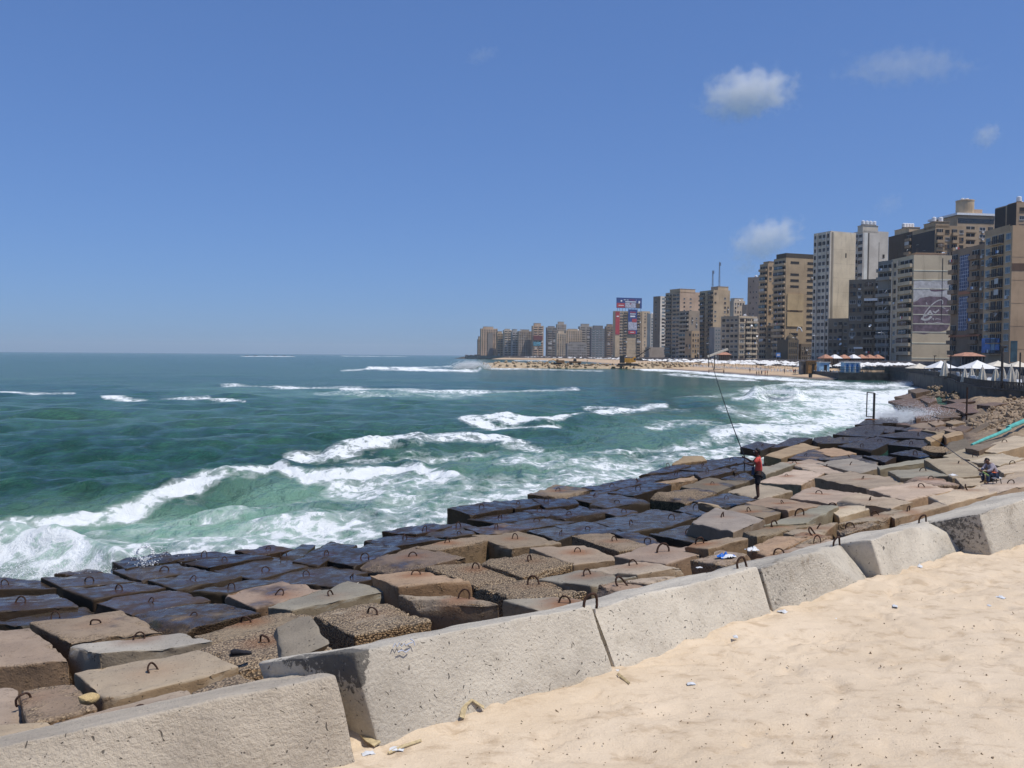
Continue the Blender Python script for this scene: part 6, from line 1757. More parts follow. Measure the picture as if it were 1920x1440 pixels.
for px0, px1, y0, y1, Y, mt, nm, lb in ((1513, 1529, 677.5, 687, 262, plain('ochre_boards', (.28, .15, .05), .8, .3, 2), 'beach_hut', 'ochre wooden hut among the white parasols'), (1534, 1553, 679.5, 685, 258, M_LBLUE, 'beach_hut', 'low light blue hut right of the ochre one'), (1500, 1510, 678, 685, 264, M_PROM, 'beach_hut', 'small grey hut left of the ochre one')):
    a, b_ = at_y(px0, y1, Y), at_y(px1, y0, Y); z0 = float(beach_z((a.x + b_.x) / 2, Y)) - .1
    root = empty(nm, ((a.x + b_.x) / 2, Y, z0)); tag(root, lb, 'hut'); W, Hh = b_.x - a.x, b_.z - z0
    MB().box((0, 0, Hh / 2), (W, 2.2, Hh)).build('wall', mt, root); MB().box((0, 0, Hh + .06), (W + .5, 2.8, .12)).build('roof', M_WHITE if mt is M_LBLUE else mt, root); MB().box((W * .1, -1.12, Hh * .4), (W * .3, .06, Hh * .75)).build('door', M_DARK, root)
root = empty('sign_board', at_y(1459, 685, 330)); tag(root, 'small blue sign board on two posts before the golden block', 'sign')
a, b_ = at_y(1455, 669.5, 330), at_y(1463.5, 661.5, 330); W, Hh = b_.x - a.x, b_.z - a.z; zz0 = a.z - root.location.z
MB().box((0, 0, zz0 + Hh / 2), (W, .2, Hh)).build('board', M_SIGNBLUE, root); MB().box((0, -.12, zz0 + Hh * .5), (W * .7, .06, Hh * .5)).build('print', M_PALE, root)
for s in (-.4, .4): MB().tube([(s * W, .1, -2), (s * W, .1, zz0)], .1, 5).build('post', M_STEEL, root)

# --- rocks
def rock_mesh(name, seed, mat, sub=3, rough=.55):
    bm = bmesh.new(); bmesh.ops.create_icosphere(bm, subdivisions=sub, radius=1.0)
    P = np.array([v.co for v in bm.verts]); r_ = np.random.RandomState(seed)
    for _ in range(9):                       # flat broken faces
        d = r_.normal(size=3); d /= np.linalg.norm(d); k = r_.uniform(.55, .85)
        over = np.maximum(P @ d - k, 0); P = P - over[:, None] * d
    P = P * (1 + .25 * rough * (fbm(P * 2.3 + seed, 3, seed) - .5))[:, None] * np.array((1.2, 1.0, .75))
    for v, p in zip(bm.verts, P): v.co = p
    me = bpy.data.meshes.new(name); bm.to_mesh(me); bm.free(); me.materials.append(mat)
    return me
def rockmat(name, a, b):
    k = NT(name); p = k.pos(); n = k.noise(p, 1.2, 6, .65); n2 = k.noise(p, 7, 5, .7)
    rn = k.n('ObjectInfo').outputs['Random']
    c = k.mix(k.ramp(n, .3, .7), a, b); c = k.mix(k.math('MULTIPLY', rn, .6), c, k.mix(1.0, c, (.45, .42, .40), 'MULTIPLY'))
    k.bsdf(Base_Color=c, Roughness=.9, Normal=k.bump(n2, .7, .06)); return k.mat
M_ROCK = rockmat('tan_boulder', (.30, .22, .13), (.52, .41, .27)); M_BRICK = rockmat('rubble_stone', (.15, .10, .06), (.40, .30, .19)); M_DROCK = rockmat('dark_reef', (.03, .026, .02), (.09, .07, .05))
ROCKS = [rock_mesh('boulder', s, M_ROCK, 2) for s in range(7)]
def bw_axis(t): return Vector((-18 + 108 * t, 399 + 16 * t + 3 * math.sin(4 * t), 0))
def bw_h(t, q): return (2.4 + .5 * math.sin(9 * t)) * max(0, 1 - (abs(q) / 6.5) ** 1.6) * min(1, (t + .01) * 14)
for i in range(250):
    t = pr.random() ** .9; q = pr.uniform(-5.5, 2.5)
    p = bw_axis(t); z = bw_h(t, q)
    s = pr.uniform(.45, .95)
    o = obj('boulder', ROCKS[i % 7], None, (p.x + pr.uniform(-1, 1), p.y + q, z + pr.uniform(-.15, .3) * s), (pr.uniform(-.5, .5), pr.uniform(-.5, .5), pr.uniform(0, 6)), (s, s, s * pr.uniform(.7, 1.1)))
    tag(o, 'tan boulder heaped on the rubble breakwater in the bay', 'boulder', 'boulders of the breakwater')
P_, F_ = [], []
nt, nq = 60, 17
for i in range(nt):
    for j in range(nq):
        t = i / (nt - 1) * 1.02 - .01; q = -8 + 16 * j / (nq - 1); c = bw_axis(t); P_.append((c.x, c.y + q, bw_h(t, q) - .35 + pr.uniform(-.15, .15)))
for i in range(nt - 1):
    for j in range(nq - 1): F_.append((i * nq + j, i * nq + j + 1, (i + 1) * nq + j + 1, (i + 1) * nq + j))
tag(obj('breakwater_rubble', np_mesh('breakwater_rubble', P_, np.array(F_)[:, ::-1], [M_ROCK])), 'low ridge of tan rubble forming the breakwater in the bay', 'rubble', kind='stuff')

# --- machines on the breakwater
M_YEL = plain('machine_yellow', (0.50, 0.24, 0.03), 0.55, 0.25, 1.2); M_BLK = plain('machine_black', (0.02, 0.02, 0.02), 0.7, 0.3, 2); M_BRN = plain('rusty_machine', (0.20, 0.11, 0.05), 0.75, 0.35, 1.5)
def pm(px, py, Y, o): return at_y(px, py, Y) - o
def tracks(root, x0, x1, yy, z, h):
    for s in (-1, 1):
        m = MB(); n = 10; prof = []
        for k in range(n + 1): a = math.pi / 2 + math.pi * k / n; prof.append((x0 + h / 2 + h / 2 * math.cos(a), z + h / 2 + h / 2 * math.sin(a)))
        for k in range(n + 1): a = -math.pi / 2 + math.pi * k / n; prof.append((x1 - h / 2 + h / 2 * math.cos(a), z + h / 2 + h / 2 * math.sin(a)))
        N = len(prof); m.add([(x, s * yy - .35, q) for x, q in prof] + [(x, s * yy + .35, q) for x, q in prof], [tuple(range(N)), tuple(range(2 * N - 1, N - 1, -1))] + [(k, N + k, N + (k + 1) % N, (k + 1) % N) for k in range(N)])
        m.build('track', M_BLK, root)
Y = 403
o0 = at_y(1186, 685.8, Y); root = empty('crane', o0); tag(root, 'yellow crawler crane with a black boom on the breakwater', 'crane')
e = lambda x, y: at_y(x, y, Y) - o0
tracks(root, e(1167, 0).x, e(1204, 0).x, 1.5, .0, 1.1)
a, b_ = e(1170.5, 679.5), e(1187, 671.5); MB().box(((a.x + b_.x) / 2, 0, (a.z + b_.z) / 2), (b_.x - a.x, 2.6, b_.z - a.z)).box(((a.x + b_.x) / 2, 0, a.z - .3), (2.2, 2, .5)).build('body', M_YEL, root)
a, b_ = e(1162.3, 680.5), e(1170.8, 666.5); MB().box(((a.x + b_.x) / 2, 0, (a.z + b_.z) / 2), (b_.x - a.x, 2.8, b_.z - a.z), taper=.85).build('counterweight', M_BLK, root)
a, b_ = e(1186.5, 679), e(1191.5, 664.5); m = MB(); m.box(((a.x + b_.x) / 2, -.6, (a.z + b_.z) / 2 - .6), (b_.x - a.x, 1.2, b_.z - a.z - 1.2)); m.build('cab', M_YEL, root); MB().box(((a.x + b_.x) / 2 + .1, -1.21, b_.z - 2.3), ((b_.x - a.x) * .7, .05, 1.0)).build('cab_window', M_GLASS, root)
m = MB(); a, b_ = e(1190, 672), e(1219.5, 653)
for s in (-.35, .35):
    for z in (0, .45): m.tube([(a.x, s, a.z + z), (b_.x, s * .4, b_.z + z * .4)], .09, 4)
for k in range(10): f = (k + .5) / 10; q = a.lerp(b_, f); m.box((q.x, 0, q.z + .15), (.12, .6, .5))
m.build('boom', M_BLK, root)
m = MB(); t_ = e(1219.5, 653); m.tube([t_, e(1217, 672)], .05, 4); m.tube([e(1188, 664), t_], .04, 4); m.tube([e(1192, 674), e(1217, 672)], .04, 4); m.build('cable', M_BLK, root)
q = e(1199, 673.5); MB().box(q, (3.2, 1.2, 1.1), taper=.6).build('bucket', M_BLK, root)
Y = 400
o0 = at_y(1052, 683.2, Y); root = empty('excavator', o0); tag(root, 'brown excavator with its arm stretched to the left on the breakwater', 'excavator')
tracks(root, e(1044, 0).x, e(1060, 0).x, 1.0, 0, .8)
a, b_ = e(1044.5, 681), e(1058.5, 675.5); MB().box(((a.x + b_.x) / 2, 0, (a.z + b_.z) / 2), (b_.x - a.x, 2.0, b_.z - a.z), taper=.9).build('body', M_BRN, root)
a, b_ = e(1043, 680), e(1047, 673.6); MB().box(((a.x + b_.x) / 2, -.5, (a.z + b_.z) / 2), (b_.x - a.x, 1.0, b_.z - a.z)).build('cab', M_BRN, root)
MB().tube([e(1045, 678), e(1038, 674.4), e(1030, 676)], [.3, .26, .2], 6).build('boom', M_YEL, root); MB().tube([e(1030.5, 675.6), e(1024, 680.5)], [.2, .15], 6).build('arm', M_YEL, root); MB().box(e(1022.5, 681.5), (1.1, 1.0, .8), taper=.6).build('bucket', M_BRN, root)
o0 = at_y(1078, 684, Y); root = empty('loader', o0); tag(root, 'brown wheel loader with a dark cab right of the excavator', 'loader')
for px in (1070, 1086):
    for s in (-1, 1):
        q = e(px, 681.8); m = MB(); n = 12; m.add([(q.x + .62 * math.cos(6.283 * k / n), s * .9 - .25, q.z + .62 * math.sin(6.283 * k / n)) for k in range(n)] + [(q.x + .62 * math.cos(6.283 * k / n), s * .9 + .25, q.z + .62 * math.sin(6.283 * k / n)) for k in range(n)], [tuple(range(n)), tuple(range(2 * n - 1, n - 1, -1))] + [(k, n + k, n + (k + 1) % n, (k + 1) % n) for k in range(n)]); m.build('wheel', M_BLK, root)
a, b_ = e(1067, 681), e(1090, 677.5); MB().box(((a.x + b_.x) / 2, 0, (a.z + b_.z) / 2), (b_.x - a.x, 1.5, b_.z - a.z)).build('body', M_BRN, root)
a, b_ = e(1075, 678), e(1081, 673); MB().box(((a.x + b_.x) / 2, 0, (a.z + b_.z) / 2), (b_.x - a.x, 1.3, b_.z - a.z), taper=.9).build('cab', M_BLK, root); MB().box(e(1064.5, 681.5), (1.0, 2.0, 1.0), taper=.6).build('bucket', M_BRN, root)

# --- dark headland at the end of the bay, and reef far out
P_, F_ = [], []
for i in range(50):
    for j in range(9):
        x = -96 + 62 * i / 49; q = -20 + 40 * j / 8
        hgt = 4.6 * sstep(0, .5, i / 49) * max(0, 1 - (q / 20) ** 2) * (.75 + .5 * vnoise(np.array([[i * .4, j * .5, 2.]]), 3)[0]) - .3
        P_.append((x, 1330 + q, hgt))
for i in range(49):
    for j in range(8): F_.append((i * 9 + j, i * 9 + j + 1, (i + 1) * 9 + j + 1, (i + 1) * 9 + j))
tag(obj('headland', np_mesh('headland', P_, np.array(F_)[:, ::-1], [M_DROCK])), kind='structure')
m = MB(); 
for i in range(5):
    x = -70 + 7 * i; r_ = MB().box((0, 0, 1.6), (4.5, 4, 3.2)).box((0, 0, 3.4), (5.2, 4.6, .35), 1).build('shed', [M_BRN, M_WHITE if i % 2 else M_TERRA], None, (x, 1322, 2.4 + .25 * i))
    tag(r_, 'small low shed on the dark headland at the end of the bay', 'shed', 'sheds on the headland')
DR = rock_mesh('reef_rock', 31, M_DROCK, 2)
for i, px in enumerate((462, 478, 500, 515, 530, 545)):
    p = on_z(px, 667.6, 0)
    tag(obj('reef_rock', DR, None, (p.x, p.y + i * 3, .3), (0, 0, i), (5, 3, 1.6)), 'dark reef rock far out in a line of white foam', 'rock', 'reef rocks far out')

# --- rubble on the earth slope and below the terrace
STONE = [rock_mesh('rubble_stone', 40 + s, M_BRICK, 1, .8) for s in range(5)]
def bedz(x, y):
    return float(shore_z(x, y)) - .25
stones = MB()
def stone_at(px, py, s, out):
    p = on_shore(px, py, -.2)
    return p
nb = 0
for i in range(900):
    if i % 3:
        px, py = pr.uniform(1776, 1925), pr.uniform(742, 806)
        if py < 815 - (px - 1776) * .62 or py > 842 - (px - 1776) * .36: continue
    else:
        px, py = pr.uniform(1738, 1800), pr.uniform(712, 752)
        if pr.random() < .5: continue
        if py < 708 + (px - 1738) * .55: continue
    p = on_shore(px, py, -.15)
    if p.y > 140: continue
    s = pr.uniform(.07, .20) * (1.35 if i % 3 == 0 else 1)
    if s > .17 and nb < 60:
        o = obj('rubble_stone', STONE[i % 5], None, p, (pr.uniform(-1, 1), pr.uniform(-1, 1), pr.uniform(0, 6)), (s * 1.5,) * 3); nb += 1
        if i % 3: tag(o, 'broken stone lying on the earth slope above the green plastic tube', 'stone', 'stones on the earth slope')
        else: tag(o, 'broken stone heaped at the foot of the curved terrace wall', 'stone', 'stones below the terrace wall')
    else:
        M_ = Euler((pr.uniform(-1, 1), pr.uniform(-1, 1), pr.uniform(0, 6))).to_matrix()
        me = STONE[i % 5]
        stones.add([p + M_ @ (v.co * s) for v in me.vertices], [tuple(f.vertices) for f in me.polygons])
tag(stones.build('rubble', M_BRICK), 'scattered rubble on the earth slope and below the curved terrace wall', 'rubble', kind='stuff')

# --- street lamps along the promenade
LP = MB().tube([(0, 0, 0), (0, 0, 8.6), (-.5, 0, 9.3), (-1.6, 0, 9.5)], [.11, .08, .06, .05], 6).mesh('pole', M_STEEL)
LH = MB().box((-1.9, 0, 9.46), (.8, .28, .14), taper=.7).mesh('lamp_head', M_WHITE)
for y, lb in ((262, 'street lamp before the painted end wall block'), (300, 'street lamp behind the orange roofed kiosks'), (338, 'street lamp at the foot of the tall white arched tower'), (385, 'street lamp before the low dark mosque'),
              (440, 'street lamp before the slim pinkish block'), (500, 'street lamp before the mid height tan grey block'), (580, 'street lamp before the antenna mast block'), (680, 'street lamp before the bare pink end wall block')):
    r_ = empty('street_lamp', (float(bx(y)) + 2.0, y, STREET_Z)); tag(r_, lb, 'street lamp', 'street lamps on the promenade')
    obj('pole', LP, r_); obj('lamp_head', LH, r_)
# ================================================================== FISHERMEN AND SMALL THINGS
def frame_of(o, fwd, s):
    f = Vector((fwd[0], fwd[1], 0)).normalized(); l = Vector((-f.y, f.x, 0))
    return lambda q: Vector(o) + (f * q[0] + l * q[1] + Vector((0, 0, q[2]))) * s

def make_person(o, fwd, s, J, label, hands, clothes, skin, hair, hair_pts):
    T = frame_of(o, fwd, 1.0)
    root = empty('person', o); tag(root, label, 'person')
    f = Vector((fwd[0], fwd[1], 0)).normalized(); l = Vector((-f.y, f.x, 0))
    loc = lambda q: (f * q[0] + l * q[1] + Vector((0, 0, q[2]))) * s
    L = {k: loc(v) for k, v in J.items()}
    nd, ed = body(L)
    nd = {k: (v[0], tuple(q * s for q in v[1]) if isinstance(v[1], tuple) else v[1] * s) for k, v in nd.items()}
    # ears
    for q in (1, -1):
        k = 'ear' + ('L' if q > 0 else 'R'); nd[k] = (nd['head1'][0].lerp(nd['head0'][0], .5) + l * .098 * q * s, .014 * s); ed.append(('head1', k))
    for key, d, side, curl in hands:
        hand(nd, ed, key, nd[key][0], loc(d), loc(side), curl, s)
    obj('body', skin_mesh('body', nd, ed, [skin], 2), root)
    # eyes and mouth on the face
    hc = nd['head1'][0]; nz = nd['nose'][0]; fw = (nz - nd['head0'][0]).normalized()
    m = MB()
    for q in (1, -1):
        c = hc + fw * .088 * s + l * .034 * q * s - Vector((0, 0, .028 * s)); m.lathe([(.002, -.007), (.009, 0), (.002, .007)], 8, c)
    m.build('eyes', M_WHITE, root)
    # hair: a cap of hair over the skull
    hn = {k: (loc(p), r * s) for k, (p, r) in hair_pts.items()}; ks = list(hn)
    obj('hair', skin_mesh('hair', hn, list(zip(ks[:-1], ks[1:])), [hair], 2, root=ks[0]), root)
    for nm, mat, pts, ce in clothes:
        cn = {k: (loc(p), tuple(q * s for q in r) if isinstance(r, tuple) else r * s) for k, (p, r) in pts.items()}
        obj(nm, skin_mesh(nm, cn, ce, [mat], 2, root=list(cn)[0]), root)
    return root

# --- standing fisherman in a red shirt
p0 = on_shore(1420, 936, .05)
st_h = p0.y * 95.0 / F
s = st_h / 1.74
fw = (-.93, .30)
J = dict(pelvis=(-.02, 0, .94), waist=(-.03, 0, 1.10), chest=(-.02, 0, 1.33), neck0=(.01, 0, 1.48), neck1=(.03, 0, 1.53), head0=(.06, 0, 1.585), head1=(.06, 0, 1.665), head2=(.04, 0, 1.70), nose=(.165, 0, 1.60),
         shL=(-.01, .19, 1.42), elL=(.16, .26, 1.20), haL=(.40, .12, 1.24), shR=(-.01, -.19, 1.42), elR=(.20, -.22, 1.25), haR=(.40, -.02, 1.40),
         hiL=(-.02, .095, .86), knL=(.02, .10, .47), anL=(-.02, .10, .075), toL=(.13, .12, .03), hiR=(-.02, -.095, .86), knR=(.00, -.10, .47), anR=(-.04, -.10, .075), toR=(.11, -.12, .03))
shirt = dict(chest=((-.02, 0, 1.30), (.185, .145)), waist=((-.03, 0, 1.08), (.165, .135)), hem=((-.025, 0, .93), (.175, .145)), coll=((.0, 0, 1.455), .095), sl=((-.01, .185, 1.41), .085), sl2=((.10, .24, 1.27), .068), sr=((-.01, -.185, 1.41), .085), sr2=((.12, -.215, 1.30), .068))
shorts = dict(pel=((-.02, 0, .93), (.165, .135)), l0=((-.02, .10, .82), .112), l1=((.005, .11, .60), .098), l2=((.012, .112, .50), .092), r0=((-.02, -.10, .82), .112), r1=((-.005, -.11, .60), .098), r2=((.0, -.112, .50), .092))
fisher = make_person(p0, fw, s, J, 'fisherman in a red shirt and black shorts standing on the blocks with a raised rod',
    [('haL', (.8, -.5, .25), (0, 0, 1), .75), ('haR', (.8, .2, .3), (0, 0, 1), .75)],
    [('shirt', M_REDT, shirt, [('chest', 'waist'), ('waist', 'hem'), ('chest', 'coll'), ('chest', 'sl'), ('sl', 'sl2'), ('chest', 'sr'), ('sr', 'sr2')]),
     ('shorts', M_SHORT, shorts, [('pel', 'l0'), ('l0', 'l1'), ('l1', 'l2'), ('pel', 'r0'), ('r0', 'r1'), ('r1', 'r2')])],
    M_SKIND, M_HAIR, {'a': ((-.045, 0, 1.60), .055), 'b': ((-.02, 0, 1.68), .085), 'c': ((.04, 0, 1.715), .092), 'd': ((.09, 0, 1.705), .06)})
T = frame_of(p0, fw, s)
hl, hr = T((.44, .08, 1.25)), T((.44, .0, 1.42))
M_ROD = plain('black_rod', (0.012, 0.012, 0.013), 0.35, 0.2, 3)
axis = (hr - hl).normalized()
butt = at_y(1410, 889, p0.y); mid = at_y(1397, 851, p0.y + .05); tip = at_y(1325, 648, p0.y + 1.2)
butt = hl + (hl - hr).normalized() * .3
root = empty('fishing_rod', butt); tag(root, 'long black fishing rod held up by the standing fisherman', 'fishing rod')
pts = [butt - butt, hl - butt, hr - butt]
d = (tip - hr)
for i in range(1, 11): pts.append(hr - butt + d * (i / 10) + Vector((-.18, 0, .14)) * math.sin(math.pi * i / 10) * .5)
MB().tube(pts, [.022, .021, .020] + [.019 - .0013 * i for i in range(10)], 6).build('blank', M_ROD, root)
MB().tube([pts[0] - axis * .02, pts[0] + axis * .26], .022, 7).build('grip', M_SHORT, root)
m = MB(); q = (hl + hr) / 2 - butt + Vector((-.03, -.03, -.07)); m.lathe([(.03, -.03), (.042, -.028), (.026, -.01), (.026, .02), (.042, .03), (.03, .032)], 12, q); m.tube([q, q + Vector((-.02, -.09, 0)), q + Vector((-.02, -.10, .05))], .008, 5); m.build('reel', M_STEEL, root)
# bag slung at his front
m = MB(); c = T((.16, .02, .98)); m.box((0, 0, 0), (.10, .22, .26), taper=.85, rz=math.atan2(fw[1], fw[0]))
o = m.build('waist_bag', M_JEAN, None, c); tag(o, 'dark blue bag hanging in front of the standing fisherman', 'bag')
MB().tube([(0, 0, .12), T((.06, .12, 1.40)) - c, T((-.08, .10, 1.42)) - c], .012, 4).build('strap', M_SHORT, o)

# --- seated fisherman in a pale shirt
p1 = on_shore(1858, 906.5, .06)
s = (p1.y * 46.0 / F) / 0.98
fw = (-.97, -.15)
J = dict(pelvis=(-.16, 0, .36), waist=(-.12, 0, .50), chest=(.03, 0, .70), neck0=(.13, 0, .82), neck1=(.17, 0, .85), head0=(.225, 0, .86), head1=(.235, 0, .925), head2=(.20, 0, .955), nose=(.325, 0, .84),
         shL=(.06, .18, .76), elL=(.20, .22, .53), haL=(.43, .10, .50), shR=(.06, -.18, .76), elR=(.21, -.21, .54), haR=(.44, -.04, .53),
         hiL=(-.12, .10, .34), knL=(.26, .15, .46), anL=(.24, .14, .07), toL=(.37, .16, .03), hiR=(-.12, -.10, .34), knR=(.26, -.15, .46), anR=(.25, -.14, .07), toR=(.38, -.16, .03))
shirt = dict(chest=((.02, 0, .68), (.18, .15)), waist=((-.11, 0, .50), (.165, .14)), hem=((-.19, 0, .36), (.17, .145)), coll=((.11, 0, .80), .09), sl=((.06, .18, .75), .082), sl2=((.19, .225, .56), .066), sl3=((.33, .16, .515), .05), sr=((.06, -.18, .75), .082), sr2=((.20, -.215, .57), .066), sr3=((.34, -.12, .535), .05))
jeans = dict(pel=((-.16, 0, .34), (.16, .13)), l0=((-.08, .10, .35), .105), l1=((.26, .15, .455), .078), l2=((.245, .145, .20), .07), l3=((.24, .145, .08), .07), r0=((-.08, -.10, .35), .105), r1=((.26, -.15, .455), .078), r2=((.25, -.145, .20), .07), r3=((.245, -.145, .08), .07))
make_person(p1, fw, s, J, 'fisherman in a pale shirt and jeans sitting bent over his reel on the slabs',
    [('haL', (.8, -.5, .1), (0, 0, 1), .8), ('haR', (.8, .35, .1), (0, 0, 1), .8)],
    [('shirt', M_SHIRT, shirt, [('chest', 'waist'), ('waist', 'hem'), ('chest', 'coll'), ('chest', 'sl'), ('sl', 'sl2'), ('sl2', 'sl3'), ('chest', 'sr'), ('sr', 'sr2'), ('sr2', 'sr3')]),
     ('trousers', M_JEAN, jeans, [('pel', 'l0'), ('l0', 'l1'), ('l1', 'l2'), ('l2', 'l3'), ('pel', 'r0'), ('r0', 'r1'), ('r1', 'r2'), ('r2', 'r3')])],
    M_SKIN, M_HAIR, {'a': ((.115, 0, .895), .055), 'b': ((.16, 0, .95), .078), 'c': ((.22, 0, .975), .086), 'd': ((.28, 0, .955), .06)})
T = frame_of(p1, fw, s)
root = empty('fishing_rod', T((.47, .03, .52))); tag(root, 'fishing rod of the seated fisherman reaching out over the slabs', 'fishing rod')
o0 = root.location
tip = at_y(1722, 806, p1.y + 5.0) - o0; dirn = tip.normalized()
MB().tube([-dirn * .45, (0, 0, 0), tip * .3, tip * .6 + Vector((0, 0, .05)), tip], [.016, .015, .012, .008, .004], 6).build('blank', M_ROD, root)
MB().tube([-dirn * .50, -dirn * .12], .021, 7).build('grip', plain('lime_grip', (.25, .36, .10), .6), root)
m = MB(); m.lathe([(.04, -.04), (.055, -.035), (.035, -.01), (.035, .03), (.055, .04), (.04, .045)], 12, (-.03, -.02, -.09)); m.tube([(-.03, -.02, -.09), (-.05, -.13, -.09), (-.05, -.14, -.02)], .01, 5); m.build('reel', M_STEEL, root)
stl = empty('stool', T((-.17, 0, 0))); tag(stl, 'low stool with a pale seat under the seated fisherman', 'stool')
MB().box((0, 0, .24 * s), (.36 * s, .36 * s, .05 * s)).build('seat', M_WHITE, stl)
for a in (-1, 1):
    for b_ in (-1, 1): MB().tube([(a * .14 * s, b_ * .14 * s, .23 * s), (a * .17 * s, b_ * .17 * s, 0)], .014, 5).build('leg', M_POLE, stl)
def crumple(name, size, mats, seed, label, cat, loc, rz=0.0, n=14, two=False, group=None):
    xs = np.linspace(-1, 1, n); X, Y_ = np.meshgrid(xs, xs, indexing='ij'); P = np.stack([X.ravel(), Y_.ravel(), np.zeros(n * n)], 1)
    r_ = np.sqrt(P[:, 0] ** 2 + P[:, 1] ** 2)
    Z = np.abs(fbm(P * 2.2 + seed, 4, seed) - .5) * 2.6 * np.maximum(0, 1.15 - r_ * .8)
    P = np.stack([P[:, 0] * size[0] * (1 - .25 * vnoise(P * 2 + seed, 1)), P[:, 1] * size[1] * (1 - .25 * vnoise(P * 2 + seed + 9, 2)), Z * size[2]], 1)
    idx = np.arange(n * n).reshape(n, n); f = np.stack([idx[:-1, :-1], idx[1:, :-1], idx[1:, 1:], idx[:-1, 1:]], -1).reshape(-1, 4)
    P2 = P - np.array((0, 0, .006)); nv = len(P)
    me = np_mesh(name, np.concatenate([P, P2]), np.concatenate([f, f[:, ::-1] + nv]), mats)
    if two: me.polygons.foreach_set('material_index', (vnoise(np.array([list(p.center) for p in me.polygons]) / max(size) * 2.0 + 5, 7) > .52).astype(np.int32))
    o = obj(name, me, None, loc, (0, 0, rz)); return tag(o, label, cat, group)
crumple('cloth', (.20 * s, .14 * s, .10 * s), [M_ORANGE], 4, 'orange cloth lying in the lap of the seated fisherman', 'cloth', T((.06, .10, .46)))
M_PLAST = plain('white_plastic_film', (.62, .63, .64), .45, .1, 6); M_PBLUE = plain('blue_plastic_film', (.02, .14, .52), .4, .2, 6)
crumple('plastic_bag', (.19, .13, .12), [M_PLAST, M_PBLUE], 6, 'crumpled blue and white plastic bag on a dirty slab', 'bag', on_shore(1361, 1043, .03), .4, two=True)
crumple('plastic_sheet', (.12, .09, .16), [M_PLAST], 12, 'torn whitish plastic sheet caught between two slabs', 'plastic sheet', on_shore(1410, 1031, .02), .2)
crumple('plastic_scrap', (.06, .035, .03), [M_PLAST], 15, 'small white plastic scrap below the blue and white bag', 'scrap', on_shore(1311, 1064, .06), .3)
crumple('rag', (.13, .1, .1), [M_PLAST], 21, 'whitish rag on the corner of a grey tan slab', 'rag', on_shore(1787, 891, .12), .3)
m = MB(); m.lathe([(.045, 0), (.048, .004), (.058, .10), (.062, .105), (.056, .10), (.044, .012), (.01, .01)], 16); m.lathe([(.05, .032), (.0535, .034), (.0565, .068), (.053, .07)], 16, mi=1)
o = m.build('paper_cup', [M_PLAST, plain('cup_print', (.45, .12, .16), .5)], None, on_shore(107, 1371, .08), (1.2, .3, .5), smooth=False); tag(o, 'crushed white cup with a pink print lying near the picture edge', 'cup'); o.scale = (1.25, 1.25, 1.0)
YS = rock_mesh('stone', 71, plain('yellow_limestone', (.55, .40, .19), .9, .25, 9, bump=.6), 3)
o = obj('stone', YS, None, on_shore(165, 1309, .12), (.2, .1, .4), (.10, .09, .09)); tag(o, 'small yellow stone wedged at the corner of the large tan block', 'stone')
o = obj('broken_stone', rock_mesh('broken_stone', 74, M_ROCK, 3), None, on_shore(1331, 951, .12), (.1, .25, .5), (.62, .26, .26)); tag(o, 'long broken stone lying on the flooded blocks', 'stone')
sh = empty('shoe', on_shore(451, 1228, .05), .4); tag(sh, 'worn black shoe on the pale pebbly block', 'shoe')
m = MB(); prof = [(-.13, .035, .07), (-.09, .04, .085), (-.03, .038, .075), (.04, .042, .05), (.10, .045, .038), (.14, .03, .025)]
vs_, fs_ = [], []
for x, w, h in prof: vs_ += [(x, -w, .012), (x, w, .012), (x, w * .8, h), (x, -w * .8, h)]
for i in range(5):
    for k in range(4): fs_.append((4 * i + k, 4 * i + (k + 1) % 4, 4 * i + 4 + (k + 1) % 4, 4 * i + 4 + k))
fs_ += [(0, 1, 2, 3), (23, 22, 21, 20)]
m.add(vs_, fs_); m.build('upper', M_SHORT, sh, smooth=True); MB().box((0, 0, .006), (.29, .09, .014)).build('sole', M_BLK, sh)
# litter on the sand
def sand_pt(px, py):
    p = on_z(px, py, SAND_Z)
    for _ in range(4):
        z = float(sand_height(np.array([p.x]), np.array([p.y]))[0]); p = on_z(px, py, z)
    return p
M_STRAW = plain('dry_palm_leaf', (.46, .36, .20), .8, .25, 20)
def strip(name, pts, w, label, cat, mat):
    m = MB(); vs_, fs_ = [], []
    for i, p in enumerate(pts):
        q = Vector(pts[min(i + 1, len(pts) - 1)]) - Vector(pts[max(i - 1, 0)]); n = Vector((-q.y, q.x, 0)).normalized() * w * (1 - .55 * abs(i / (len(pts) - 1) - .4))
        for dz in (0, .008): vs_ += [Vector(p) - n + Vector((0, 0, dz)), Vector(p) + n + Vector((0, 0, dz + .012))]
    for i in range(len(pts) - 1):
        a = 4 * i
        fs_ += [(a + 2, a + 3, a + 7, a + 6), (a + 1, a, a + 4, a + 5), (a, a + 2, a + 6, a + 4), (a + 3, a + 1, a + 5, a + 7)]
    m.add(vs_, fs_); o = m.build(name, mat); return tag(o, label, cat)
up = Vector((0, 0, .02))
strip('palm_leaf', [sand_pt(672, 1368) + up, sand_pt(682, 1382) + up * 2, sand_pt(695, 1392) + up, sand_pt(708, 1402) + up], .055, 'yellow dry leaf strip in the gap beside the nearest barrier block', 'leaf', M_STRAW)
strip('palm_leaf', [sand_pt(866, 1352) + up, sand_pt(872, 1338) + up * 4, sand_pt(884, 1333) + up * 5, sand_pt(908, 1333) + up], .028, 'bent dry leaf strip casting a shadow against the barrier foot', 'leaf', M_STRAW)
strip('stick', [sand_pt(728, 1416) + up * .5, sand_pt(755, 1404) + up * .6, sand_pt(790, 1392) + up * .5], .012, 'thin pale stick on the sand by the broken barrier end', 'stick', M_STRAW)
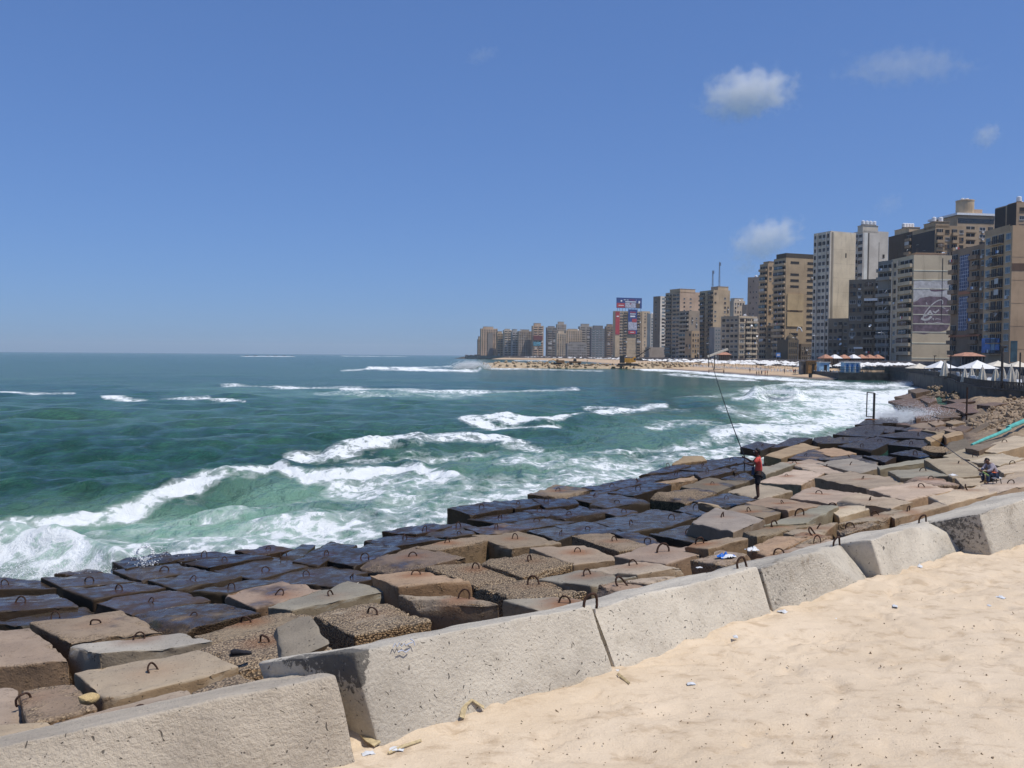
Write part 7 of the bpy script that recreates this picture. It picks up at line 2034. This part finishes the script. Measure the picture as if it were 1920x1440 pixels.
strip('stick', [sand_pt(1158, 1268) + up, sand_pt(1168, 1275) + up * .6, sand_pt(1180, 1285) + up * .5], .012, 'short stick on the sand below the joint of two barrier blocks', 'stick', M_STRAW)
for i, (px, py, sz, lb) in enumerate(((745, 1406, .07, 'white paper scrap beside the thin pale stick'), (1725, 1063, .075, 'white crumpled paper ball near the shaded gap'), (1470, 1149, .09, 'flat white scrap below the crumbling barrier corner'), (1296, 1283, .05, 'small square white scrap in the open sand'),
                         (1678, 1137, .055, 'small white scrap under the fifth barrier block'), (1876, 1121, .07, 'white scrap near the right picture edge'), (1566, 1161, .04, 'tiny white scrap between two larger ones'), (1379, 1195, .05, 'pinkish scrap close to the barrier foot'), (1153, 1256, .06, 'white rag stuck at the foot of a barrier joint'), (690, 1414, .06, 'cream chip by the corner of the nearest barrier block'), (1855, 1136, .04, 'tiny pale chip left of the white scrap at the right edge'))):
    crumple('paper_scrap', (sz, sz * .6, sz * .8), [M_PLAST], 30 + i, lb, 'litter', sand_pt(px, py) + Vector((0, 0, .006)), i * 1.1, 8, group='litter on the sand')
# twigs, husks and crumbs trodden into the sand
cr = MB(); ST = [rock_mesh('crumb', 90 + k, M_BRICK, 1) for k in range(3)]
for i in range(900):
    px, py = pr.uniform(700, 1920), pr.uniform(1050, 1440)
    if py < 1435 - (px - 700) * .345 + 14: continue
    p = sand_pt(px, py); sz = pr.uniform(.003, .0085) * (2.0 if pr.random() < .06 else 1)
    M_ = Euler((pr.uniform(-1, 1), pr.uniform(-1, 1), pr.uniform(0, 6))).to_matrix()
    k = pr.uniform(1, 3.5) if i % 2 else 1.0
    cr.add([p + M_ @ Vector((v.co.x * sz * k, v.co.y * sz, v.co.z * sz)) for v in ST[i % 3].vertices], [tuple(f.vertices) for f in ST[i % 3].polygons])
tag(cr.build('debris', plain('dark_husk', (.20, .14, .085), .9, .5, 20)), 'dark crumbs and husks scattered over the trodden sand', 'debris', kind='stuff')

# --- green tube, iron post, iron frame
M_TEALT = plain('turquoise_plastic', (.10, .40, .33), .45, .18, 2.5, bump=.3)
pts = [on_shore(px, py, .22) for px, py in ((1822, 834), (1845, 824), (1868, 815), (1893, 804))]
o = MB().tube([pts[0], pts[1], pts[2], pts[3]], [.06, .08, .09, .10], 9).build('plastic_tube', M_TEALT); tag(o, 'turquoise plastic tube lying down the slope, lower length', 'tube')
pts = [on_shore(px, py, .28) for px, py in ((1890, 802), (1905, 796), (1922, 789), (1945, 779))]
o = MB().tube(pts, [.11, .13, .14, .14], 9).build('plastic_tube', M_TEALT); tag(o, 'turquoise plastic tube lying down the slope, thicker upper length', 'tube')
p = on_shore(1812, 788, -.2); t = at_y(1812, 726, p.y)
o = MB().tube([(0, 0, 0), (0, 0, t.z - p.z)], .065, 7).tube([(-.1, 0, .5), (.1, 0, .5)], .09, 7).build('iron_post', M_RUST, None, p); tag(o, 'tall rusty iron post standing on the far blocks', 'post')
p = on_shore(1633, 786, .10)
Y = p.y
c4_ = [at_y(1624.5, 781, Y), at_y(1626, 735.5, Y), at_y(1639.5, 737, Y), at_y(1638, 788, Y)]
root = empty('iron_stand', c4_[3]); tag(root, 'upright open iron frame standing on a rusty foot at the waterline', 'frame')
q = [v - c4_[3] for v in c4_]
MB().tube([q[0], q[1]], .05, 6).build('upright', M_WOODP, root); MB().tube([q[3], q[2]], .10, 6).build('upright', M_WOODP, root)
MB().tube([q[1], q[2]], .05, 6).build('top_bar', M_WOODP, root); MB().tube([q[0], q[3] + Vector((0, 0, .3))], .05, 6).build('bottom_bar', M_WOODP, root)
obj('foot', rock_mesh('foot', 55, plain('rust_crust', (.22, .09, .03), .9, .4, 5, bump=.6), 3), root, (-.1, .1, .02), scale=(.55, .4, .25))
o = obj('crumbled_lump', rock_mesh('crumbled_lump', 58, M_CONC, 4, 1.6), None, on_shore(1757, 850, .0), (0, .1, .3), (.72, .6, .5)); o['tint'] = [.26, .2, .13]; o['wet'] = .1; o['pebble'] = .8; o['rust'] = 0.0
tag(o, 'crumbled brown concrete lump beside the bluish mirror topped block', 'rubble lump')

# --- spray thrown up where the waves break
def spray(name, centre, spread_, n, rmin, rmax, label, seed, up=1.0):
    r_ = np.random.RandomState(seed)
    D = r_.normal(size=(n, 3)) * np.array(spread_)
    D[:, 2] = np.abs(D[:, 2]) * up
    rad = rmin * (rmax / rmin) ** (r_.rand(n) ** 2.2) * np.exp(-.5 * (D[:, 2] / (spread_[2] * 1.6)) ** 2).clip(.35, 1)
    o8 = np.array([(1, 0, 0), (-1, 0, 0), (0, 1, 0), (0, -1, 0), (0, 0, 1), (0, 0, -1)], float)
    f8 = np.array([(0, 2, 4), (2, 1, 4), (1, 3, 4), (3, 0, 4), (2, 0, 5), (1, 2, 5), (3, 1, 5), (0, 3, 5)])
    V = (D[:, None, :] + o8[None] * rad[:, None, None]).reshape(-1, 3)
    Fc = (f8[None] + 6 * np.arange(n)[:, None, None]).reshape(-1, 3)
    o = obj(name, np_mesh(name, V, Fc, [M_FOAM], True), None, centre); return tag(o, label, 'spray', kind='stuff')
M_FOAM = plain('sea_foam', (.82, .84, .84), .8, .05, 3)
spray('spray', on_z(1700, 792, .1), (2.0, 1.4, .75), 22000, .012, .065, 'white spray bursting against the far reddish slabs', 1)
spray('spray', on_z(1718, 796, .3), (1.0, 1.2, .6), 4000, .01, .045, 'fine spray falling on the slabs right of the burst', 2)
spray('spray', on_z(884, 691.5, .3), (3.2, 2, 1.6), 18000, .04, .20, 'white burst of spray at the head of the breakwater', 3)
spray('spray', on_z(45, 1078, .1), (2.0, .7, .22), 7000, .005, .020, 'froth flying off the breaking wave at the picture edge', 4)
spray('spray', on_z(180, 1074, .1), (.9, .3, .14), 4000, .005, .022, 'froth running over the weedy slab beside the breaking wave', 5)
spray('spray', on_z(1462, 738, .9), (1.3, .8, .3), 4000, .02, .12, 'spray along the crest of the wave in the bay', 6)
spray('spray', on_z(1732, 722, .1), (3, 1.6, .45), 12000, .02, .09, 'white surf thrown up below the terrace wall', 8)
# the little ring of water tossed up over a wet block
r_ = np.random.RandomState(9); base = on_shore(272, 1060, .05); V = []
for i in range(260):
    a = r_.uniform(0, 2 * math.pi); q = .21 * (1 + r_.normal() * .06); V.append((q * math.cos(a) + r_.normal() * .012, r_.normal() * .05, .33 + .8 * q * math.sin(a) + r_.normal() * .012, r_.uniform(.008, .022)))
for i in range(200): V.append((r_.normal() * .14 + .02, r_.normal() * .08, abs(r_.normal()) * .14, r_.uniform(.006, .018)))
for i in range(60): V.append((.35 + abs(r_.normal()) * .35, r_.normal() * .1, .25 + r_.rand() * .3, r_.uniform(.006, .014)))
m = MB()
for x, y, z, q in V: m.add([(x + q, y, z), (x - q, y, z), (x, y + q, z), (x, y - q, z), (x, y, z + q), (x, y, z - q)], [(0, 2, 4), (2, 1, 4), (1, 3, 4), (3, 0, 4), (2, 0, 5), (1, 2, 5), (3, 1, 5), (0, 3, 5)])
tag(m.build('spray', M_FOAM, None, base, smooth=True), 'small ring of tossed water above the humped wet block', 'spray', kind='stuff')

# --- clouds: real vapour high above the land
def cloud(px, py, Y, size, dens, label, seed, tilt=0.0):
    c = at_y(px, py, Y)
    bm = bmesh.new(); bmesh.ops.create_icosphere(bm, subdivisions=3, radius=1.0)
    me = bpy.data.meshes.new('cloud'); bm.to_mesh(me); bm.free()
    k = NT('cloud_vapour')
    p = k.coord()
    wv = k.n('TexNoise', {'Vector': p, 'Scale': 1.6, 'Detail': 3.0}).outputs[1]
    q = k.n('VectorMath', {0: p, 1: k.n('VectorMath', {0: k.n('VectorMath', {0: wv, 1: (.5, .5, .5)}, operation='SUBTRACT').outputs[0], 'Scale': .7}, operation='SCALE').outputs[0]}, operation='ADD').outputs[0]
    r = k.n('VectorMath', {0: q}, operation='LENGTH').outputs['Value']
    n = k.n('TexNoise', {'Vector': k.scaled(p, (size[0] / size[2], 1.0, 1.0)), 'Scale': 2.3, 'Detail': 6.0, 'Roughness': .6}).outputs[0]
    off = k.n('Value'); off.outputs[0].default_value = seed * .37
    d = k.ramp(k.math('SUBTRACT', k.math('MULTIPLY', k.math('ADD', n, k.math('MULTIPLY', off.outputs[0], 0.0)), 1.5), k.math('MULTIPLY', r, 1.05)), -.05, .55)
    v = k.n('VolumePrincipled', {'Color': (1, 1, 1, 1), 'Density': k.math('MULTIPLY', d, dens), 'Anisotropy': -.3})
    k.t.links.new(v.outputs[0], k.out.inputs[1])
    me.materials.append(k.mat)
    o = obj('cloud', me, None, c, (0, tilt, 0), size)
    return tag(o, label, 'cloud')
cloud(1405, 172, 2600, (205, 90, 108), .024, 'brightest puffy white cloud with a wisp trailing to the right', 1, -.12)
cloud(1437, 446, 2600, (158, 70, 88), .021, 'soft white cloud above the golden block', 2, -.30)
cloud(1700, 122, 2600, (290, 90, 80), .0050, 'thin wide wispy cloud near the top right', 3, -.05)
cloud(1850, 253, 2600, (66, 40, 52), .014, 'small faint cloud at the right edge', 4, -.5)
cloud(1398, 503, 2600, (52, 40, 32), .010, 'faint little cloud just above the rooftops', 5, 0)
cloud(1668, 382, 2600, (70, 40, 45), .0035, 'hardly visible wisp above the white tower', 6, -.3)
cloud(905, 102, 2600, (75, 40, 32), .0035, 'hardly visible wisp high in the middle of the sky', 7, -.3)

# faint blue scribble on the broken barrier block
fc = list(BAR[1]['face']); FL_, FR_, TL_ = Vector(fc[0:3]), Vector(fc[3:6]), Vector(fc[6:9])
nn = (FR_ - FL_).cross(TL_ - FL_).normalized()
def on_face(px, py):
    d = ray(px, py); e0 = Vector((0, 0, EYE)); return e0 + d * ((FL_ - e0).dot(nn) / d.dot(nn)) + nn * (.035 if nn.y < 0 else -.035)
c0 = on_face(752, 1212)
m = MB()
for st in ([(733, 1214), (737, 1206), (741, 1213), (745, 1205), (749, 1212), (754, 1206), (757, 1210), (762, 1207), (770, 1204)], [(742, 1222), (750, 1219), (757, 1223), (764, 1217)], [(766, 1198), (772, 1202), (774, 1210)]):
    m.tube([on_face(*q) - c0 for q in st], .006, 4)
o = m.build('scribble', plain('faint_blue_chalk', (.38, .41, .48), .9), BAR[1], c0 - BAR[1].location)
for b_ in BAR: del b_['face']

# --- the air between here and the far end of the bay
hz = MB().box((0, 0, 0), (21000, 21000, 130)).build('haze', [], None, (0, 0, 58))
k = NT('haze_air')
v = k.n('VolumePrincipled', {'Color': (.90, .95, 1.0, 1), 'Density': HAZE, 'Anisotropy': .2})
k.t.links.new(v.outputs[0], k.out.inputs[1])
hz.data.materials.append(k.mat)
tag(hz, kind='stuff')
